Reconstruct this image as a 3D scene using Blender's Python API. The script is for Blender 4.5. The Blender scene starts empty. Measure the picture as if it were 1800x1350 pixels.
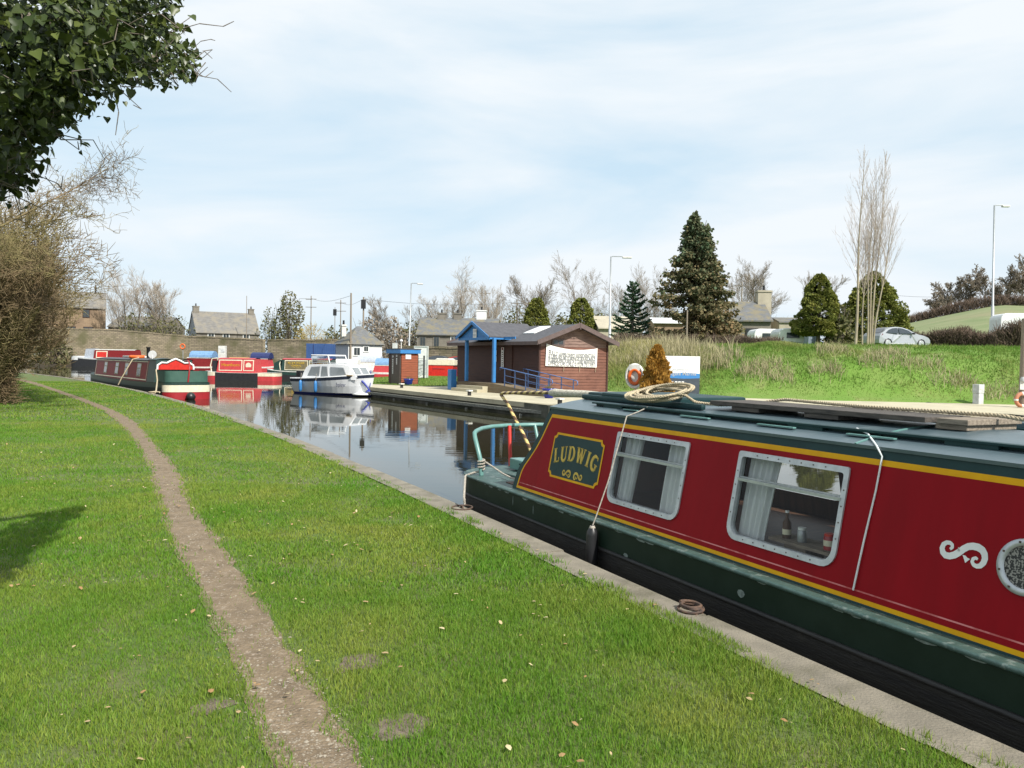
import bpy, bmesh, math, random
import numpy as np
from mathutils import Vector, Matrix

# ------------------------------------------------------------------ camera
SC = bpy.context.scene
COL = SC.collection
F, EYE = 1420.0, 1.6
TH = math.atan(42 / F)
RO = math.radians(.9)
cR, sR = math.cos(RO), math.sin(RO)
_f = Vector((0, math.cos(TH), -math.sin(TH)))
_u = Vector((0, math.sin(TH), math.cos(TH)))
_r = Vector((1, 0, 0)) * cR + _u * sR
_up = Vector((-1, 0, 0)) * sR + _u * cR
cam = bpy.data.cameras.new('camera')
cam.sensor_width = 36
cam.lens = F / 1800 * 36
cam.clip_start = .1
cam.clip_end = 6000
camo = bpy.data.objects.new('camera', cam)
COL.objects.link(camo)
camo.matrix_world = Matrix(((_r.x, _up.x, -_f.x, 0), (_r.y, _up.y, -_f.y, 0), (_r.z, _up.z, -_f.z, EYE), (0, 0, 0, 1)))
SC.camera = camo


def ray(px, py):
    return _f + _r * ((px - 900) / F) + _up * (-(py - 675) / F)


def P(px, py, z=0.):            # the ground point (height z) seen at that place of the photograph
    d = ray(px, py)
    return Vector((0, 0, EYE)) + d * ((z - EYE) / d.z)


def D(px, py, y):               # the point at distance y
    d = ray(px, py)
    return Vector((0, 0, EYE)) + d * (y / d.y)


# ------------------------------------------------------------------ world + sun
EL = math.radians(44)
SH = Vector((.62, -.785, 0)).normalized()
SUN = Vector((SH.x * math.cos(EL), SH.y * math.cos(EL), math.sin(EL)))
w = bpy.data.worlds.new('World')
SC.world = w
w.use_nodes = True
nt = w.node_tree
nt.nodes.clear()


def nd(t, kind, **kw):
    n = t.nodes.new(kind)
    for k, v in kw.items():
        if k.startswith('i_'):
            n.inputs[k[2:]].default_value = v
        else:
            setattr(n, k, v)
    return n


sky = nd(nt, 'ShaderNodeTexSky', sky_type='NISHITA', sun_disc=False, sun_elevation=EL,
         sun_rotation=math.atan2(SH.x, SH.y), altitude=30, air_density=1.0, dust_density=1.0, ozone_density=1.2)
tc = nd(nt, 'ShaderNodeTexCoord')
mp = nd(nt, 'ShaderNodeMapping')
mp.inputs['Rotation'].default_value = (0, math.radians(-7), math.radians(25))
mp.inputs['Scale'].default_value = (1.15, 1.3, 5.4)
n1 = nd(nt, 'ShaderNodeTexNoise', i_Scale=1.55, i_Detail=6.0, i_Roughness=.52, i_Distortion=.35)
rp = nd(nt, 'ShaderNodeMapRange')
rp.inputs['From Min'].default_value = .34
rp.inputs['From Max'].default_value = .6
rp.inputs['To Min'].default_value = .18
rp.inputs['To Max'].default_value = 1.0
mx = nd(nt, 'ShaderNodeMix', data_type='RGBA')
mx.inputs['B'].default_value = (7.9, 8.4, 8.8, 1)
ma = nd(nt, 'ShaderNodeMix', data_type='RGBA')
ma.inputs['Factor'].default_value = .8
ma.inputs['B'].default_value = (5.5, 7.5, 8.9, 1)
bg = nd(nt, 'ShaderNodeBackground', i_Strength=.088)
wo = nd(nt, 'ShaderNodeOutputWorld')
L = nt.links.new
L(tc.outputs['Generated'], mp.inputs['Vector'])
L(mp.outputs['Vector'], n1.inputs['Vector'])
L(n1.outputs['Fac'], rp.inputs['Value'])
L(rp.outputs['Result'], mx.inputs['Factor'])
L(sky.outputs['Color'], ma.inputs['A'])
L(ma.outputs['Result'], mx.inputs['A'])
L(mx.outputs['Result'], bg.inputs['Color'])
L(bg.outputs['Background'], wo.inputs['Surface'])
sl = bpy.data.lights.new('sun', 'SUN')
sl.energy = 5.0
sl.angle = math.radians(.55)
sl.color = (1, .95, .87)
so = bpy.data.objects.new('sun', sl)
COL.objects.link(so)
so.rotation_euler = SUN.to_track_quat('Z', 'Y').to_euler()
SC.view_settings.view_transform = 'Standard'
SC.view_settings.look = 'None'
SC.view_settings.exposure = 0.38
SC.view_settings.gamma = 1
SC.cycles.max_bounces = 6
SC.cycles.transparent_max_bounces = 12
SC.cycles.caustics_reflective = False
SC.cycles.caustics_refractive = False


# ------------------------------------------------------------------ materials
def mat(name, col, rough=.6, col2=None, scale=6., detail=4., lo=.35, hi=.65, bump=0., bscale=None, metal=0., spec=.5,
        stretch=(1, 1, 1), tint=None, col3=None, scale3=1.5, trans=0., coords='Object', lo3=.45, hi3=.6):
    m = bpy.data.materials.new(name)
    m.use_nodes = True
    t = m.node_tree
    b = t.nodes['Principled BSDF']
    b.inputs['Roughness'].default_value = rough
    b.inputs['Metallic'].default_value = metal
    b.inputs['Specular IOR Level'].default_value = spec
    k = t.links.new
    tcn = nd(t, 'ShaderNodeTexCoord')
    mpn = nd(t, 'ShaderNodeMapping')
    mpn.inputs['Scale'].default_value = stretch
    k(tcn.outputs[coords], mpn.inputs['Vector'])
    c2 = col2 if col2 else tuple(c * .72 for c in col)
    noi = nd(t, 'ShaderNodeTexNoise', i_Scale=scale, i_Detail=detail, i_Roughness=.6)
    k(mpn.outputs['Vector'], noi.inputs['Vector'])
    mr = nd(t, 'ShaderNodeMapRange')
    mr.inputs['From Min'].default_value = lo
    mr.inputs['From Max'].default_value = hi
    mixn = nd(t, 'ShaderNodeMix', data_type='RGBA')
    mixn.inputs['A'].default_value = (*col, 1)
    mixn.inputs['B'].default_value = (*c2, 1)
    if tint:
        at = nd(t, 'ShaderNodeAttribute', attribute_name='tint')
        ad = nd(t, 'ShaderNodeMath', operation='MULTIPLY_ADD')
        ad.inputs[1].default_value = tint
        k(at.outputs['Fac'], ad.inputs[0])
        k(noi.outputs['Fac'], mr.inputs['Value'])
        ml = nd(t, 'ShaderNodeMath', operation='MULTIPLY')
        ml.inputs[1].default_value = 1 - tint
        k(mr.outputs['Result'], ml.inputs[0])
        k(ml.outputs[0], ad.inputs[2])
        k(ad.outputs[0], mixn.inputs['Factor'])
    else:
        k(noi.outputs['Fac'], mr.inputs['Value'])
        k(mr.outputs['Result'], mixn.inputs['Factor'])
    out = mixn.outputs['Result']
    if col3:
        n3 = nd(t, 'ShaderNodeTexNoise', i_Scale=scale3, i_Detail=5., i_Roughness=.65)
        k(tcn.outputs[coords], n3.inputs['Vector'])
        m3 = nd(t, 'ShaderNodeMapRange')
        m3.inputs['From Min'].default_value = lo3
        m3.inputs['From Max'].default_value = hi3
        k(n3.outputs['Fac'], m3.inputs['Value'])
        x3 = nd(t, 'ShaderNodeMix', data_type='RGBA')
        x3.inputs['B'].default_value = (*col3, 1)
        k(m3.outputs['Result'], x3.inputs['Factor'])
        k(out, x3.inputs['A'])
        out = x3.outputs['Result']
    k(out, b.inputs['Base Color'])
    if bump:
        nb = nd(t, 'ShaderNodeTexNoise', i_Scale=bscale or scale * 4, i_Detail=4.)
        k(mpn.outputs['Vector'], nb.inputs['Vector'])
        bp = nd(t, 'ShaderNodeBump', i_Strength=bump, i_Distance=.02)
        k(nb.outputs['Fac'], bp.inputs['Height'])
        k(bp.outputs['Normal'], b.inputs['Normal'])
    if trans:
        tr = nd(t, 'ShaderNodeBsdfTranslucent')
        k(out, tr.inputs['Color'])
        ms = nd(t, 'ShaderNodeMixShader')
        ms.inputs['Fac'].default_value = trans
        k(b.outputs['BSDF'], ms.inputs[1])
        k(tr.outputs['BSDF'], ms.inputs[2])
        k(ms.outputs['Shader'], t.nodes['Material Output'].inputs['Surface'])
    return m


def brickmat(name, c1, c2, mortar, scale=2., bw=.5, rh=.22, rough=.9, msize=.02, bump=.5, dirt=None, wallrot=0.):
    """Coursed stone or brick in metres, laid along the wall."""
    m = mat(name, c1, rough)
    t = m.node_tree
    b = t.nodes['Principled BSDF']
    k = t.links.new
    tcn = nd(t, 'ShaderNodeTexCoord')
    sp = nd(t, 'ShaderNodeSeparateXYZ')
    k(tcn.outputs['Object'], sp.inputs[0])
    ax = nd(t, 'ShaderNodeMath', operation='ADD')
    k(sp.outputs['X'], ax.inputs[0])
    k(sp.outputs['Y'], ax.inputs[1])
    cb = nd(t, 'ShaderNodeCombineXYZ')
    k(ax.outputs[0], cb.inputs['X'])
    k(sp.outputs['Z'], cb.inputs['Y'])
    nz = nd(t, 'ShaderNodeTexNoise', i_Scale=1.3, i_Detail=3.)
    k(tcn.outputs['Object'], nz.inputs['Vector'])
    va = nd(t, 'ShaderNodeMixRGB', blend_type='ADD')
    va.inputs['Fac'].default_value = .12
    k(cb.outputs[0], va.inputs['Color1'])
    k(nz.outputs['Color'], va.inputs['Color2'])
    br = nd(t, 'ShaderNodeTexBrick', i_Scale=scale)
    br.inputs['Color1'].default_value = (*c1, 1)
    br.inputs['Color2'].default_value = (*c2, 1)
    br.inputs['Mortar'].default_value = (*mortar, 1)
    br.inputs['Mortar Size'].default_value = msize
    br.inputs['Brick Width'].default_value = bw
    br.inputs['Row Height'].default_value = rh
    k(va.outputs['Color'], br.inputs['Vector'])
    n2 = nd(t, 'ShaderNodeTexNoise', i_Scale=.55, i_Detail=6.)
    k(tcn.outputs['Object'], n2.inputs['Vector'])
    mr = nd(t, 'ShaderNodeMapRange')
    mr.inputs['From Min'].default_value = .42
    mr.inputs['From Max'].default_value = .68
    k(n2.outputs['Fac'], mr.inputs['Value'])
    mxx = nd(t, 'ShaderNodeMix', data_type='RGBA')
    mxx.inputs['B'].default_value = (*(dirt or tuple(c * .55 for c in c1)), 1)
    k(mr.outputs['Result'], mxx.inputs['Factor'])
    k(br.outputs['Color'], mxx.inputs['A'])
    k(mxx.outputs['Result'], b.inputs['Base Color'])
    bp = nd(t, 'ShaderNodeBump', i_Strength=bump, i_Distance=.03)
    bp.invert = True
    k(br.outputs['Fac'], bp.inputs['Height'])
    k(bp.outputs['Normal'], b.inputs['Normal'])
    return m


def glassmat(name, tintc=(.9, .93, .92), refl=1.0):
    m = bpy.data.materials.new(name)
    m.use_nodes = True
    t = m.node_tree
    t.nodes.clear()
    o = nd(t, 'ShaderNodeOutputMaterial')
    tr = nd(t, 'ShaderNodeBsdfTransparent')
    tr.inputs['Color'].default_value = (*tintc, 1)
    gl = nd(t, 'ShaderNodeBsdfGlossy', i_Roughness=.01)
    fr = nd(t, 'ShaderNodeFresnel', i_IOR=1.28)
    ms = nd(t, 'ShaderNodeMixShader')
    k = t.links.new
    k(fr.outputs[0], ms.inputs[0])
    k(tr.outputs[0], ms.inputs[1])
    k(gl.outputs[0], ms.inputs[2])
    k(ms.outputs[0], o.inputs['Surface'])
    return m


def plain(name, col, rough=.5, **kw):
    return mat(name, col, rough, col2=tuple(c * .82 for c in col), **kw)


M = {}
M['cream'] = plain('cream_paint', (.72, .66, .5), .5)
M['white'] = mat('white_paint', (.78, .79, .78), .4, col2=(.66, .67, .66))
M['offwhite'] = mat('offwhite', (.68, .68, .64), .6, col2=(.5, .5, .46))
M['black'] = mat('black_paint', (.012, .012, .014), .5, col2=(.02, .02, .022))
M['red'] = mat('red_paint', (.33, .022, .028), .38, col2=(.27, .014, .02), scale=3, bump=.02, bscale=3)
M['brightred'] = mat('bright_red', (.6, .025, .015), .4)
M['maroon'] = mat('maroon_paint', (.2, .018, .02), .5, col2=(.15, .014, .016), spec=.2)
M['yellow'] = mat('yellow_paint', (.58, .3, .012), .45, col2=(.5, .24, .01))
M['green'] = mat('dark_green_paint', (.014, .038, .03), .4, col2=(.02, .05, .045), scale=9, spec=.4)
M['alu'] = mat('aluminium', (.55, .57, .59), .42, col2=(.42, .44, .46), metal=.45, scale=14)
M['darkwood'] = mat('dark_wood', (.05, .02, .012), .5, col2=(.02, .009, .006), stretch=(1, 1, 9), scale=5)
M['wood'] = mat('weathered_wood', (.3, .25, .19), .85, col2=(.16, .13, .1), stretch=(2, 14, 14), scale=4, bump=.3)
M['plankdark'] = mat('dark_plank', (.1, .085, .07), .75, col2=(.04, .034, .03), stretch=(2, 14, 14), scale=4, bump=.3)
M['newwood'] = mat('yellow_timber', (.52, .38, .19), .8, col2=(.38, .26, .12), stretch=(2, 2, 10), scale=4)
M['rope'] = mat('cream_rope', (.52, .44, .3), .9, col2=(.36, .3, .2), scale=60, bump=.4, bscale=120)
M['rope2'] = mat('grey_rope', (.42, .39, .34), .9, col2=(.25, .22, .18), scale=60)
M['steel'] = mat('galvanised', (.42, .44, .45), .5, col2=(.33, .35, .36), metal=.5)
M['rust'] = mat('rusty_iron', (.12, .07, .045), .8, col2=(.05, .035, .03), scale=20)
M['blue'] = mat('blue_paint', (.04, .2, .48), .45, col2=(.035, .17, .42))
M['skyblue'] = mat('blue_tarp', (.17, .3, .48), .6, col2=(.11, .22, .38))
M['potblue'] = mat('blue_glaze', (.02, .03, .28), .2)
M['navy'] = mat('navy_paint', (.02, .03, .12), .4)
M['orange'] = mat('orange_plastic', (.75, .14, .02), .5)
M['brass'] = mat('brass', (.6, .42, .14), .3, metal=.8)
M['rubber'] = mat('black_rubber', (.015, .015, .017), .4)
M['glass'] = glassmat('glass', (.98, .99, .985))
M['darkglass'] = mat('dark_glazing', (.03, .04, .045), .08, col2=(.05, .06, .065))
M['curtain'] = mat('white_curtain', (.88, .91, .91), .9, col2=(.78, .82, .83), scale=3, trans=.25)
M['slate'] = mat('slate_roof', (.14, .145, .15), .7, col2=(.09, .095, .1), scale=2.5, stretch=(1, 1, 5), bump=.3, col3=(.17, .15, .1), scale3=1.1)
M['felt'] = mat('grey_roof_felt', (.085, .085, .095), .75, col2=(.06, .06, .068), scale=5, bump=.15)
M['earth'] = mat('bare_earth', (.16, .12, .085), .95)
M['greyplastic'] = mat('grey_plastic', (.55, .57, .57), .5)


# ------------------------------------------------------------------ object helpers
def tag(o, label=None, cat=None, group=None, kind=None):
    if label:
        o['label'] = label
    if cat:
        o['category'] = cat
    if group:
        o['group'] = group
    if kind:
        o['kind'] = kind
    return o


def thing(name, label, cat, loc=(0, 0, 0), rz=0., group=None):
    o = bpy.data.objects.new(name, None)
    o.empty_display_size = .2
    COL.objects.link(o)
    o.location = loc
    o.rotation_euler = (0, 0, rz)
    return tag(o, label, cat, group)


def link_mesh(name, me, parent=None):
    o = bpy.data.objects.new(name, me)
    COL.objects.link(o)
    if parent:
        o.parent = parent
    return o


class MB:
    def __init__(s):
        s.v, s.f, s.m, s.s = [], [], [], []

    def add(s, vs, fs, mi=0, smooth=False):
        o = len(s.v)
        s.v += [tuple(v) for v in vs]
        for f in fs:
            s.f.append(tuple(i + o for i in f))
            s.m.append(mi)
            s.s.append(smooth)
        return s

    def box(s, c, d, rz=0., mi=0, X=None):
        x, y, z = d[0] / 2, d[1] / 2, d[2] / 2
        vs = [Vector((a * x, b * y, e * z)) for a in (-1, 1) for b in (-1, 1) for e in (-1, 1)]
        R = X or Matrix.Rotation(rz, 3, 'Z')
        vs = [R @ v + Vector(c) for v in vs]
        return s.add(vs, [(0, 1, 3, 2), (4, 6, 7, 5), (0, 4, 5, 1), (2, 3, 7, 6), (0, 2, 6, 4), (1, 5, 7, 3)], mi)

    def bar(s, a, b, w, h, mi=0, up=(0, 0, 1)):
        a, b = Vector(a), Vector(b)
        t = (b - a)
        l = t.length
        t.normalize()
        sd = t.cross(Vector(up))
        if sd.length < 1e-4:
            sd = Vector((1, 0, 0))
        sd.normalize()
        u2 = sd.cross(t)
        R = Matrix((t, sd, u2)).transposed()
        return s.box((a + b) / 2, (l, w, h), mi=mi, X=R)

    def tube(s, pts, r, n=8, mi=0, closed=False, smooth=True):
        pts = [Vector(p) for p in pts]
        N = len(pts)
        rr = r if hasattr(r, '__len__') else [r] * N
        rings = []
        ref = None
        for i, p in enumerate(pts):
            if closed:
                t = pts[(i + 1) % N] - pts[i - 1]
            else:
                t = pts[min(i + 1, N - 1)] - pts[max(i - 1, 0)]
            if t.length < 1e-9:
                t = Vector((0, 0, 1))
            t.normalize()
            if ref is None:
                ref = Vector((0, 0, 1)) if abs(t.z) < .9 else Vector((1, 0, 0))
            a = ref - t * ref.dot(t)
            if a.length < 1e-5:
                a = t.orthogonal()
            a.normalize()
            ref = a
            b = t.cross(a)
            rings.append([p + (a * math.cos(2 * math.pi * j / n) + b * math.sin(2 * math.pi * j / n)) * rr[i] for j in range(n)])
        vs = [v for ring in rings for v in ring]
        fs = []
        for i in range(N if closed else N - 1):
            i2 = (i + 1) % N
            for j in range(n):
                fs.append((i * n + j, i * n + (j + 1) % n, i2 * n + (j + 1) % n, i2 * n + j))
        s.add(vs, fs, mi, smooth)
        if not closed:
            s.add(rings[0], [tuple(range(n))[::-1]], mi)
            s.add(rings[-1], [tuple(range(n))], mi)
        return s

    def lathe(s, prof, n=16, c=(0, 0, 0), mi=0, R=None, smooth=True):
        c = Vector(c)
        vs = []
        for r, z in prof:
            for j in range(n):
                a = 2 * math.pi * j / n
                v = Vector((r * math.cos(a), r * math.sin(a), z))
                vs.append((R @ v if R else v) + c)
        fs = []
        for i in range(len(prof) - 1):
            for j in range(n):
                fs.append((i * n + j, i * n + (j + 1) % n, (i + 1) * n + (j + 1) % n, (i + 1) * n + j))
        s.add(vs, fs, mi, smooth)
        k = len(prof) - 1
        s.add(vs[:n], [tuple(range(n))[::-1]], mi)
        s.add(vs[k * n:], [tuple(range(n))], mi)
        return s

    def prism(s, poly, fn, d0, d1, mi=0, mside=None):
        """poly: 2-D outline, fn(a,b,d) -> 3-D."""
        n = len(poly)
        A = [fn(a, b, d0) for a, b in poly]
        B = [fn(a, b, d1) for a, b in poly]
        s.add(B, [tuple(range(n))], mi)
        s.add(A, [tuple(range(n))[::-1]], mi)
        s.add(A + B, [(i, (i + 1) % n, n + (i + 1) % n, n + i) for i in range(n)], mi if mside is None else mside)
        return s

    def build(s, name, mats, parent=None, loc=None, bevel=0., recalc=True):
        me = bpy.data.meshes.new(name)
        me.from_pydata(s.v, [], s.f)
        if not isinstance(mats, (list, tuple)):
            mats = [mats]
        for m in mats:
            me.materials.append(m)
        me.polygons.foreach_set('material_index', s.m)
        me.polygons.foreach_set('use_smooth', s.s)
        if recalc or bevel:
            bm = bmesh.new()
            bm.from_mesh(me)
            if bevel:
                bmesh.ops.remove_doubles(bm, verts=bm.verts, dist=1e-5)
                bmesh.ops.bevel(bm, geom=[e for e in bm.edges if e.is_manifold and e.calc_face_angle(0) > .5], offset=bevel, segments=2, affect='EDGES', profile=.6)
            bmesh.ops.recalc_face_normals(bm, faces=bm.faces)
            bm.to_mesh(me)
            bm.free()
        o = link_mesh(name, me, parent)
        if loc:
            o.location = loc
        return o


def np_mesh(name, V, Fc, m, parent=None, tint=None, smooth=False):
    V = np.ascontiguousarray(V.reshape(-1, 3), dtype=np.float32)
    k = Fc.shape[1]
    Fc = np.ascontiguousarray(Fc, dtype=np.int32)
    me = bpy.data.meshes.new(name)
    me.vertices.add(len(V))
    me.vertices.foreach_set('co', V.ravel())
    me.loops.add(Fc.size)
    me.loops.foreach_set('vertex_index', Fc.ravel())
    me.polygons.add(len(Fc))
    me.polygons.foreach_set('loop_start', np.arange(0, Fc.size, k, dtype=np.int32))
    me.polygons.foreach_set('loop_total', np.full(len(Fc), k, dtype=np.int32))
    if smooth:
        me.polygons.foreach_set('use_smooth', np.ones(len(Fc), dtype=bool))
    me.update(calc_edges=True)
    if tint is not None:
        a = me.attributes.new('tint', 'FLOAT', 'POINT')
        a.data.foreach_set('value', np.ascontiguousarray(tint, dtype=np.float32).ravel())
    me.materials.append(m)
    return link_mesh(name, me, parent)


def segs_mesh(name, segs, m, parent=None, k=3, tint=None):
    S = np.array([(*a, *b, r0, r1) for a, b, r0, r1 in segs], dtype=np.float64)
    A, B = S[:, :3], S[:, 3:6]
    t = B - A
    t /= np.maximum(np.linalg.norm(t, axis=1, keepdims=True), 1e-9)
    ref = np.where(np.abs(t[:, 2:3]) < .9, np.array([[0, 0, 1.]]), np.array([[1., 0, 0]]))
    a = np.cross(t, ref)
    a /= np.linalg.norm(a, axis=1, keepdims=True)
    b = np.cross(t, a)
    V = np.zeros((len(S), 2 * k, 3))
    for j in range(k):
        an = 2 * math.pi * j / k
        d = a * math.cos(an) + b * math.sin(an)
        V[:, j] = A + d * S[:, 6:7]
        V[:, k + j] = B + d * S[:, 7:8]
    o = (np.arange(len(S)) * 2 * k)[:, None]
    Fc = np.concatenate([o + np.array([[j, (j + 1) % k, k + (j + 1) % k, k + j]]) for j in range(k)])
    tn = None if tint is None else np.repeat(np.asarray(tint), 2 * k)
    return np_mesh(name, V, Fc, m, parent, tn, smooth=True)


def text_geo(s, size=1., align='CENTER', bold=0.):
    cu = bpy.data.curves.new('lettering', 'FONT')
    cu.body = s
    cu.size = size
    cu.align_x = align
    cu.align_y = 'CENTER'
    cu.offset = bold
    cu.resolution_u = 2
    ob = bpy.data.objects.new('lettering', cu)
    me = bpy.data.meshes.new_from_object(ob)
    vs = [(v.co.x, v.co.y) for v in me.vertices]
    fs = [tuple(p.vertices) for p in me.polygons]
    bpy.data.objects.remove(ob)
    bpy.data.curves.remove(cu)
    bpy.data.meshes.remove(me)
    return vs, fs


def lettering(parent, lines, fn, m, name='lettering'):
    """lines: (text, size, x, y[, xscale]); fn(a, b) -> 3-D point on the face."""
    b = MB()
    for ln in lines:
        s, size, x, y = ln[:4]
        sx = ln[4] if len(ln) > 4 else 1.
        vs, fs = text_geo(s, size, bold=size * .012)
        b.add([fn(x + a * sx, y + c) for a, c in vs], fs)
    return b.build(name, m, parent, recalc=False)


def noise2(x, y, s, seed=0):
    """cheap smooth value noise, -1..1"""
    x = np.asarray(x, dtype=np.float64) * s
    y = np.asarray(y, dtype=np.float64) * s
    r = np.random.RandomState(seed).rand(64, 64) * 2 - 1
    xi, yi = np.floor(x).astype(int), np.floor(y).astype(int)
    fx, fy = x - xi, y - yi
    fx, fy = fx * fx * (3 - 2 * fx), fy * fy * (3 - 2 * fy)
    g = lambda a, b: r[a % 64, b % 64]
    return (g(xi, yi) * (1 - fx) + g(xi + 1, yi) * fx) * (1 - fy) + (g(xi, yi + 1) * (1 - fx) + g(xi + 1, yi + 1) * fx) * fy


def inpoly(x, y, poly):
    x, y = np.asarray(x), np.asarray(y)
    c = np.zeros(x.shape, bool)
    n = len(poly)
    for i in range(n):
        x0, y0 = poly[i][0], poly[i][1]
        x1, y1 = poly[(i + 1) % n][0], poly[(i + 1) % n][1]
        if y0 == y1:
            continue
        cond = ((y0 > y) != (y1 > y)) & (x < (x1 - x0) * (y - y0) / (y1 - y0) + x0)
        c ^= cond
    return c


def slab(name, poly, z, mats, depth=1.2, kind='structure', zs=None):
    b = MB()
    n = len(poly)
    top = [(p[0], p[1], z) for p in poly]
    bot = [(p[0], p[1], z - depth) for p in poly]
    b.add(top, [tuple(range(n))], 0)
    b.add(top + bot, [(i, n + i, n + (i + 1) % n, (i + 1) % n) for i in range(n)], 1 if isinstance(mats, list) and len(mats) > 1 else 0)
    o = b.build(name, mats)
    bm = bmesh.new()
    bm.from_mesh(o.data)
    bmesh.ops.triangulate(bm, faces=[f for f in bm.faces if len(f.verts) > 4])
    bmesh.ops.recalc_face_normals(bm, faces=bm.faces)
    bm.to_mesh(o.data)
    bm.free()
    return tag(o, kind=kind)


def offset(poly, d):
    """open polyline moved sideways (to the left of travel)"""
    out = []
    for i, p in enumerate(poly):
        a = Vector(poly[max(i - 1, 0)][:2])
        c = Vector(poly[min(i + 1, len(poly) - 1)][:2])
        t = (c - a).normalized()
        out.append(Vector((p[0] - t.y * d, p[1] + t.x * d)))
    return out


WZ, QZ = -.4, .08        # water level, quay level
#SECTION SETTING
# ------------------------------------------------------------------ SETTING
rng = np.random.RandomState(7)
random.seed(5)
M['turf'] = mat('turf_soil', (.07, .12, .018), .95, col2=(.1, .115, .035), scale=2.2, detail=8., bump=.6, bscale=45, col3=(.15, .125, .07), scale3=1.1, lo3=.55, hi3=.78)
M['blade'] = mat('grass_blade', (.088, .225, .015), .6, col2=(.27, .3, .055), tint=.8, scale=.7, trans=.3, spec=.25)
M['roughblade'] = mat('rough_grass', (.085, .2, .018), .75, col2=(.42, .37, .16), tint=.85, scale=.5, trans=.3, spec=.2)
M['reed'] = mat('straw', (.46, .41, .26), .85, col2=(.3, .27, .15), tint=.8, trans=.2, spec=.2)
M['pathdirt'] = mat('trodden_earth', (.225, .168, .105), .95, col2=(.13, .095, .058), scale=7, detail=10., lo=.3, hi=.7, bump=.9, bscale=60, col3=(.31, .25, .19), scale3=26, lo3=.55, hi3=.7)
M['concrete'] = mat('old_concrete', (.24, .213, .165), .9, col2=(.165, .148, .115), scale=3.5, detail=9., bump=.5, bscale=70, col3=(.115, .105, .07), scale3=2.6, lo3=.5, hi3=.72)
M['quaytop'] = mat('quay_concrete', (.47, .43, .31), .9, col2=(.38, .34, .24), scale=.9, detail=8., bump=.2, col3=(.27, .24, .17), scale3=.5, lo3=.58, hi3=.75)
M['quaywall'] = mat('quay_wall', (.17, .16, .13), .9, col2=(.07, .068, .055), scale=1.2, detail=9., stretch=(1, 1, .5), bump=.5, col3=(.05, .055, .035), scale3=.8)
M['soil'] = mat('canal_bank', (.08, .065, .045), .95)
M['lawn'] = mat('lawn', (.085, .17, .02), .95, col2=(.12, .2, .035), scale=1.5, detail=8., bump=.5, bscale=30)
M['field'] = mat('field', (.13, .17, .065), .95, col2=(.19, .21, .1), scale=.18, detail=10., bump=.6, bscale=3, stretch=(1, 2.5, 1), col3=(.2, .19, .1), scale3=.07, lo3=.5, hi3=.7)
M['farland'] = mat('rough_land', (.12, .13, .06), .95, col2=(.17, .15, .085), scale=.2, detail=7.)
M['tarmac'] = mat('tarmac', (.06, .06, .06), .9)

# canal edge seen along the near bank, from behind the camera to the bend
edge_px = [(1800, 1330), (1250, 1091), (835, 902), (727, 855), (647, 821), (593, 801), (540, 779), (487, 759), (433, 741), (391, 727), (356, 715),
           (289, 697), (222, 682), (164, 671), (111, 663), (33, 654)]
EDGE = [P(*p) for p in edge_px]
d0 = (EDGE[0] - EDGE[2]).normalized()
EDGE = [EDGE[0] + d0 * 12] + EDGE
d1 = (EDGE[-1] - EDGE[-2]).normalized()
EDGE.append(EDGE[-1] + Vector((-40, 18, 0)))


def resample(pts, step):
    pts = [Vector(p) for p in pts]
    out = [pts[0]]
    for i in range(len(pts) - 1):
        n = max(1, int((pts[i + 1] - pts[i]).length / step))
        out += [pts[i].lerp(pts[i + 1], (j + 1) / n) for j in range(n)]
    return out


def smooth_line(pts, it=3):
    for _ in range(it):
        pts = [pts[0]] + [(pts[i - 1] + pts[i] * 2 + pts[i + 1]) / 4 for i in range(1, len(pts) - 1)] + [pts[-1]]
    return pts


ES = smooth_line(resample(EDGE, 1.4), 4)
inner = offset(ES, .3)                     # left of travel = onto the bank
# coping
b = MB()
for i in range(len(ES) - 1):
    a0, a1 = ES[i], ES[i + 1]
    t = (a1 - a0).normalized() * .006
    c0, c1 = inner[i], inner[i + 1]
    z = .02 + random.uniform(-.006, .006)
    jx = random.uniform(-.012, .012)
    nrm = Vector((-(a1 - a0).y, (a1 - a0).x, 0)).normalized()
    q = [a0 + t + nrm * jx, a1 - t + nrm * jx, Vector((c1.x, c1.y, 0)), Vector((c0.x, c0.y, 0))]
    top = [(p.x, p.y, z) for p in q]
    bev = [(p.x, p.y, z - .02) for p in [q[0] - nrm * .012, q[1] - nrm * .012]]
    lo = [(p.x, p.y, -1.2) for p in [q[0] - nrm * .012, q[1] - nrm * .012]]
    b.add(top, [(0, 1, 2, 3)])
    b.add([top[0], top[1], bev[1], bev[0]], [(0, 3, 2, 1)])
    b.add(bev + lo, [(0, 2, 3, 1)])
    b.add([top[1], top[2], (q[2].x, q[2].y, -.3), lo[1], bev[1]], [(0, 1, 2, 3, 4)])
    b.add([top[0], top[3], (q[3].x, q[3].y, -.3), lo[0], bev[0]], [(4, 3, 2, 1, 0)])
tag(b.build('canal_edge', M['concrete']), kind='structure')
bank_poly = [(p.x, p.y) for p in offset(ES, .29)]
bank_poly += [(-110, 95), (-110, -20), (4, -20)]
slab('grass_bank', bank_poly, .006, [M['turf'], M['soil']], 1.0)

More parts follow.
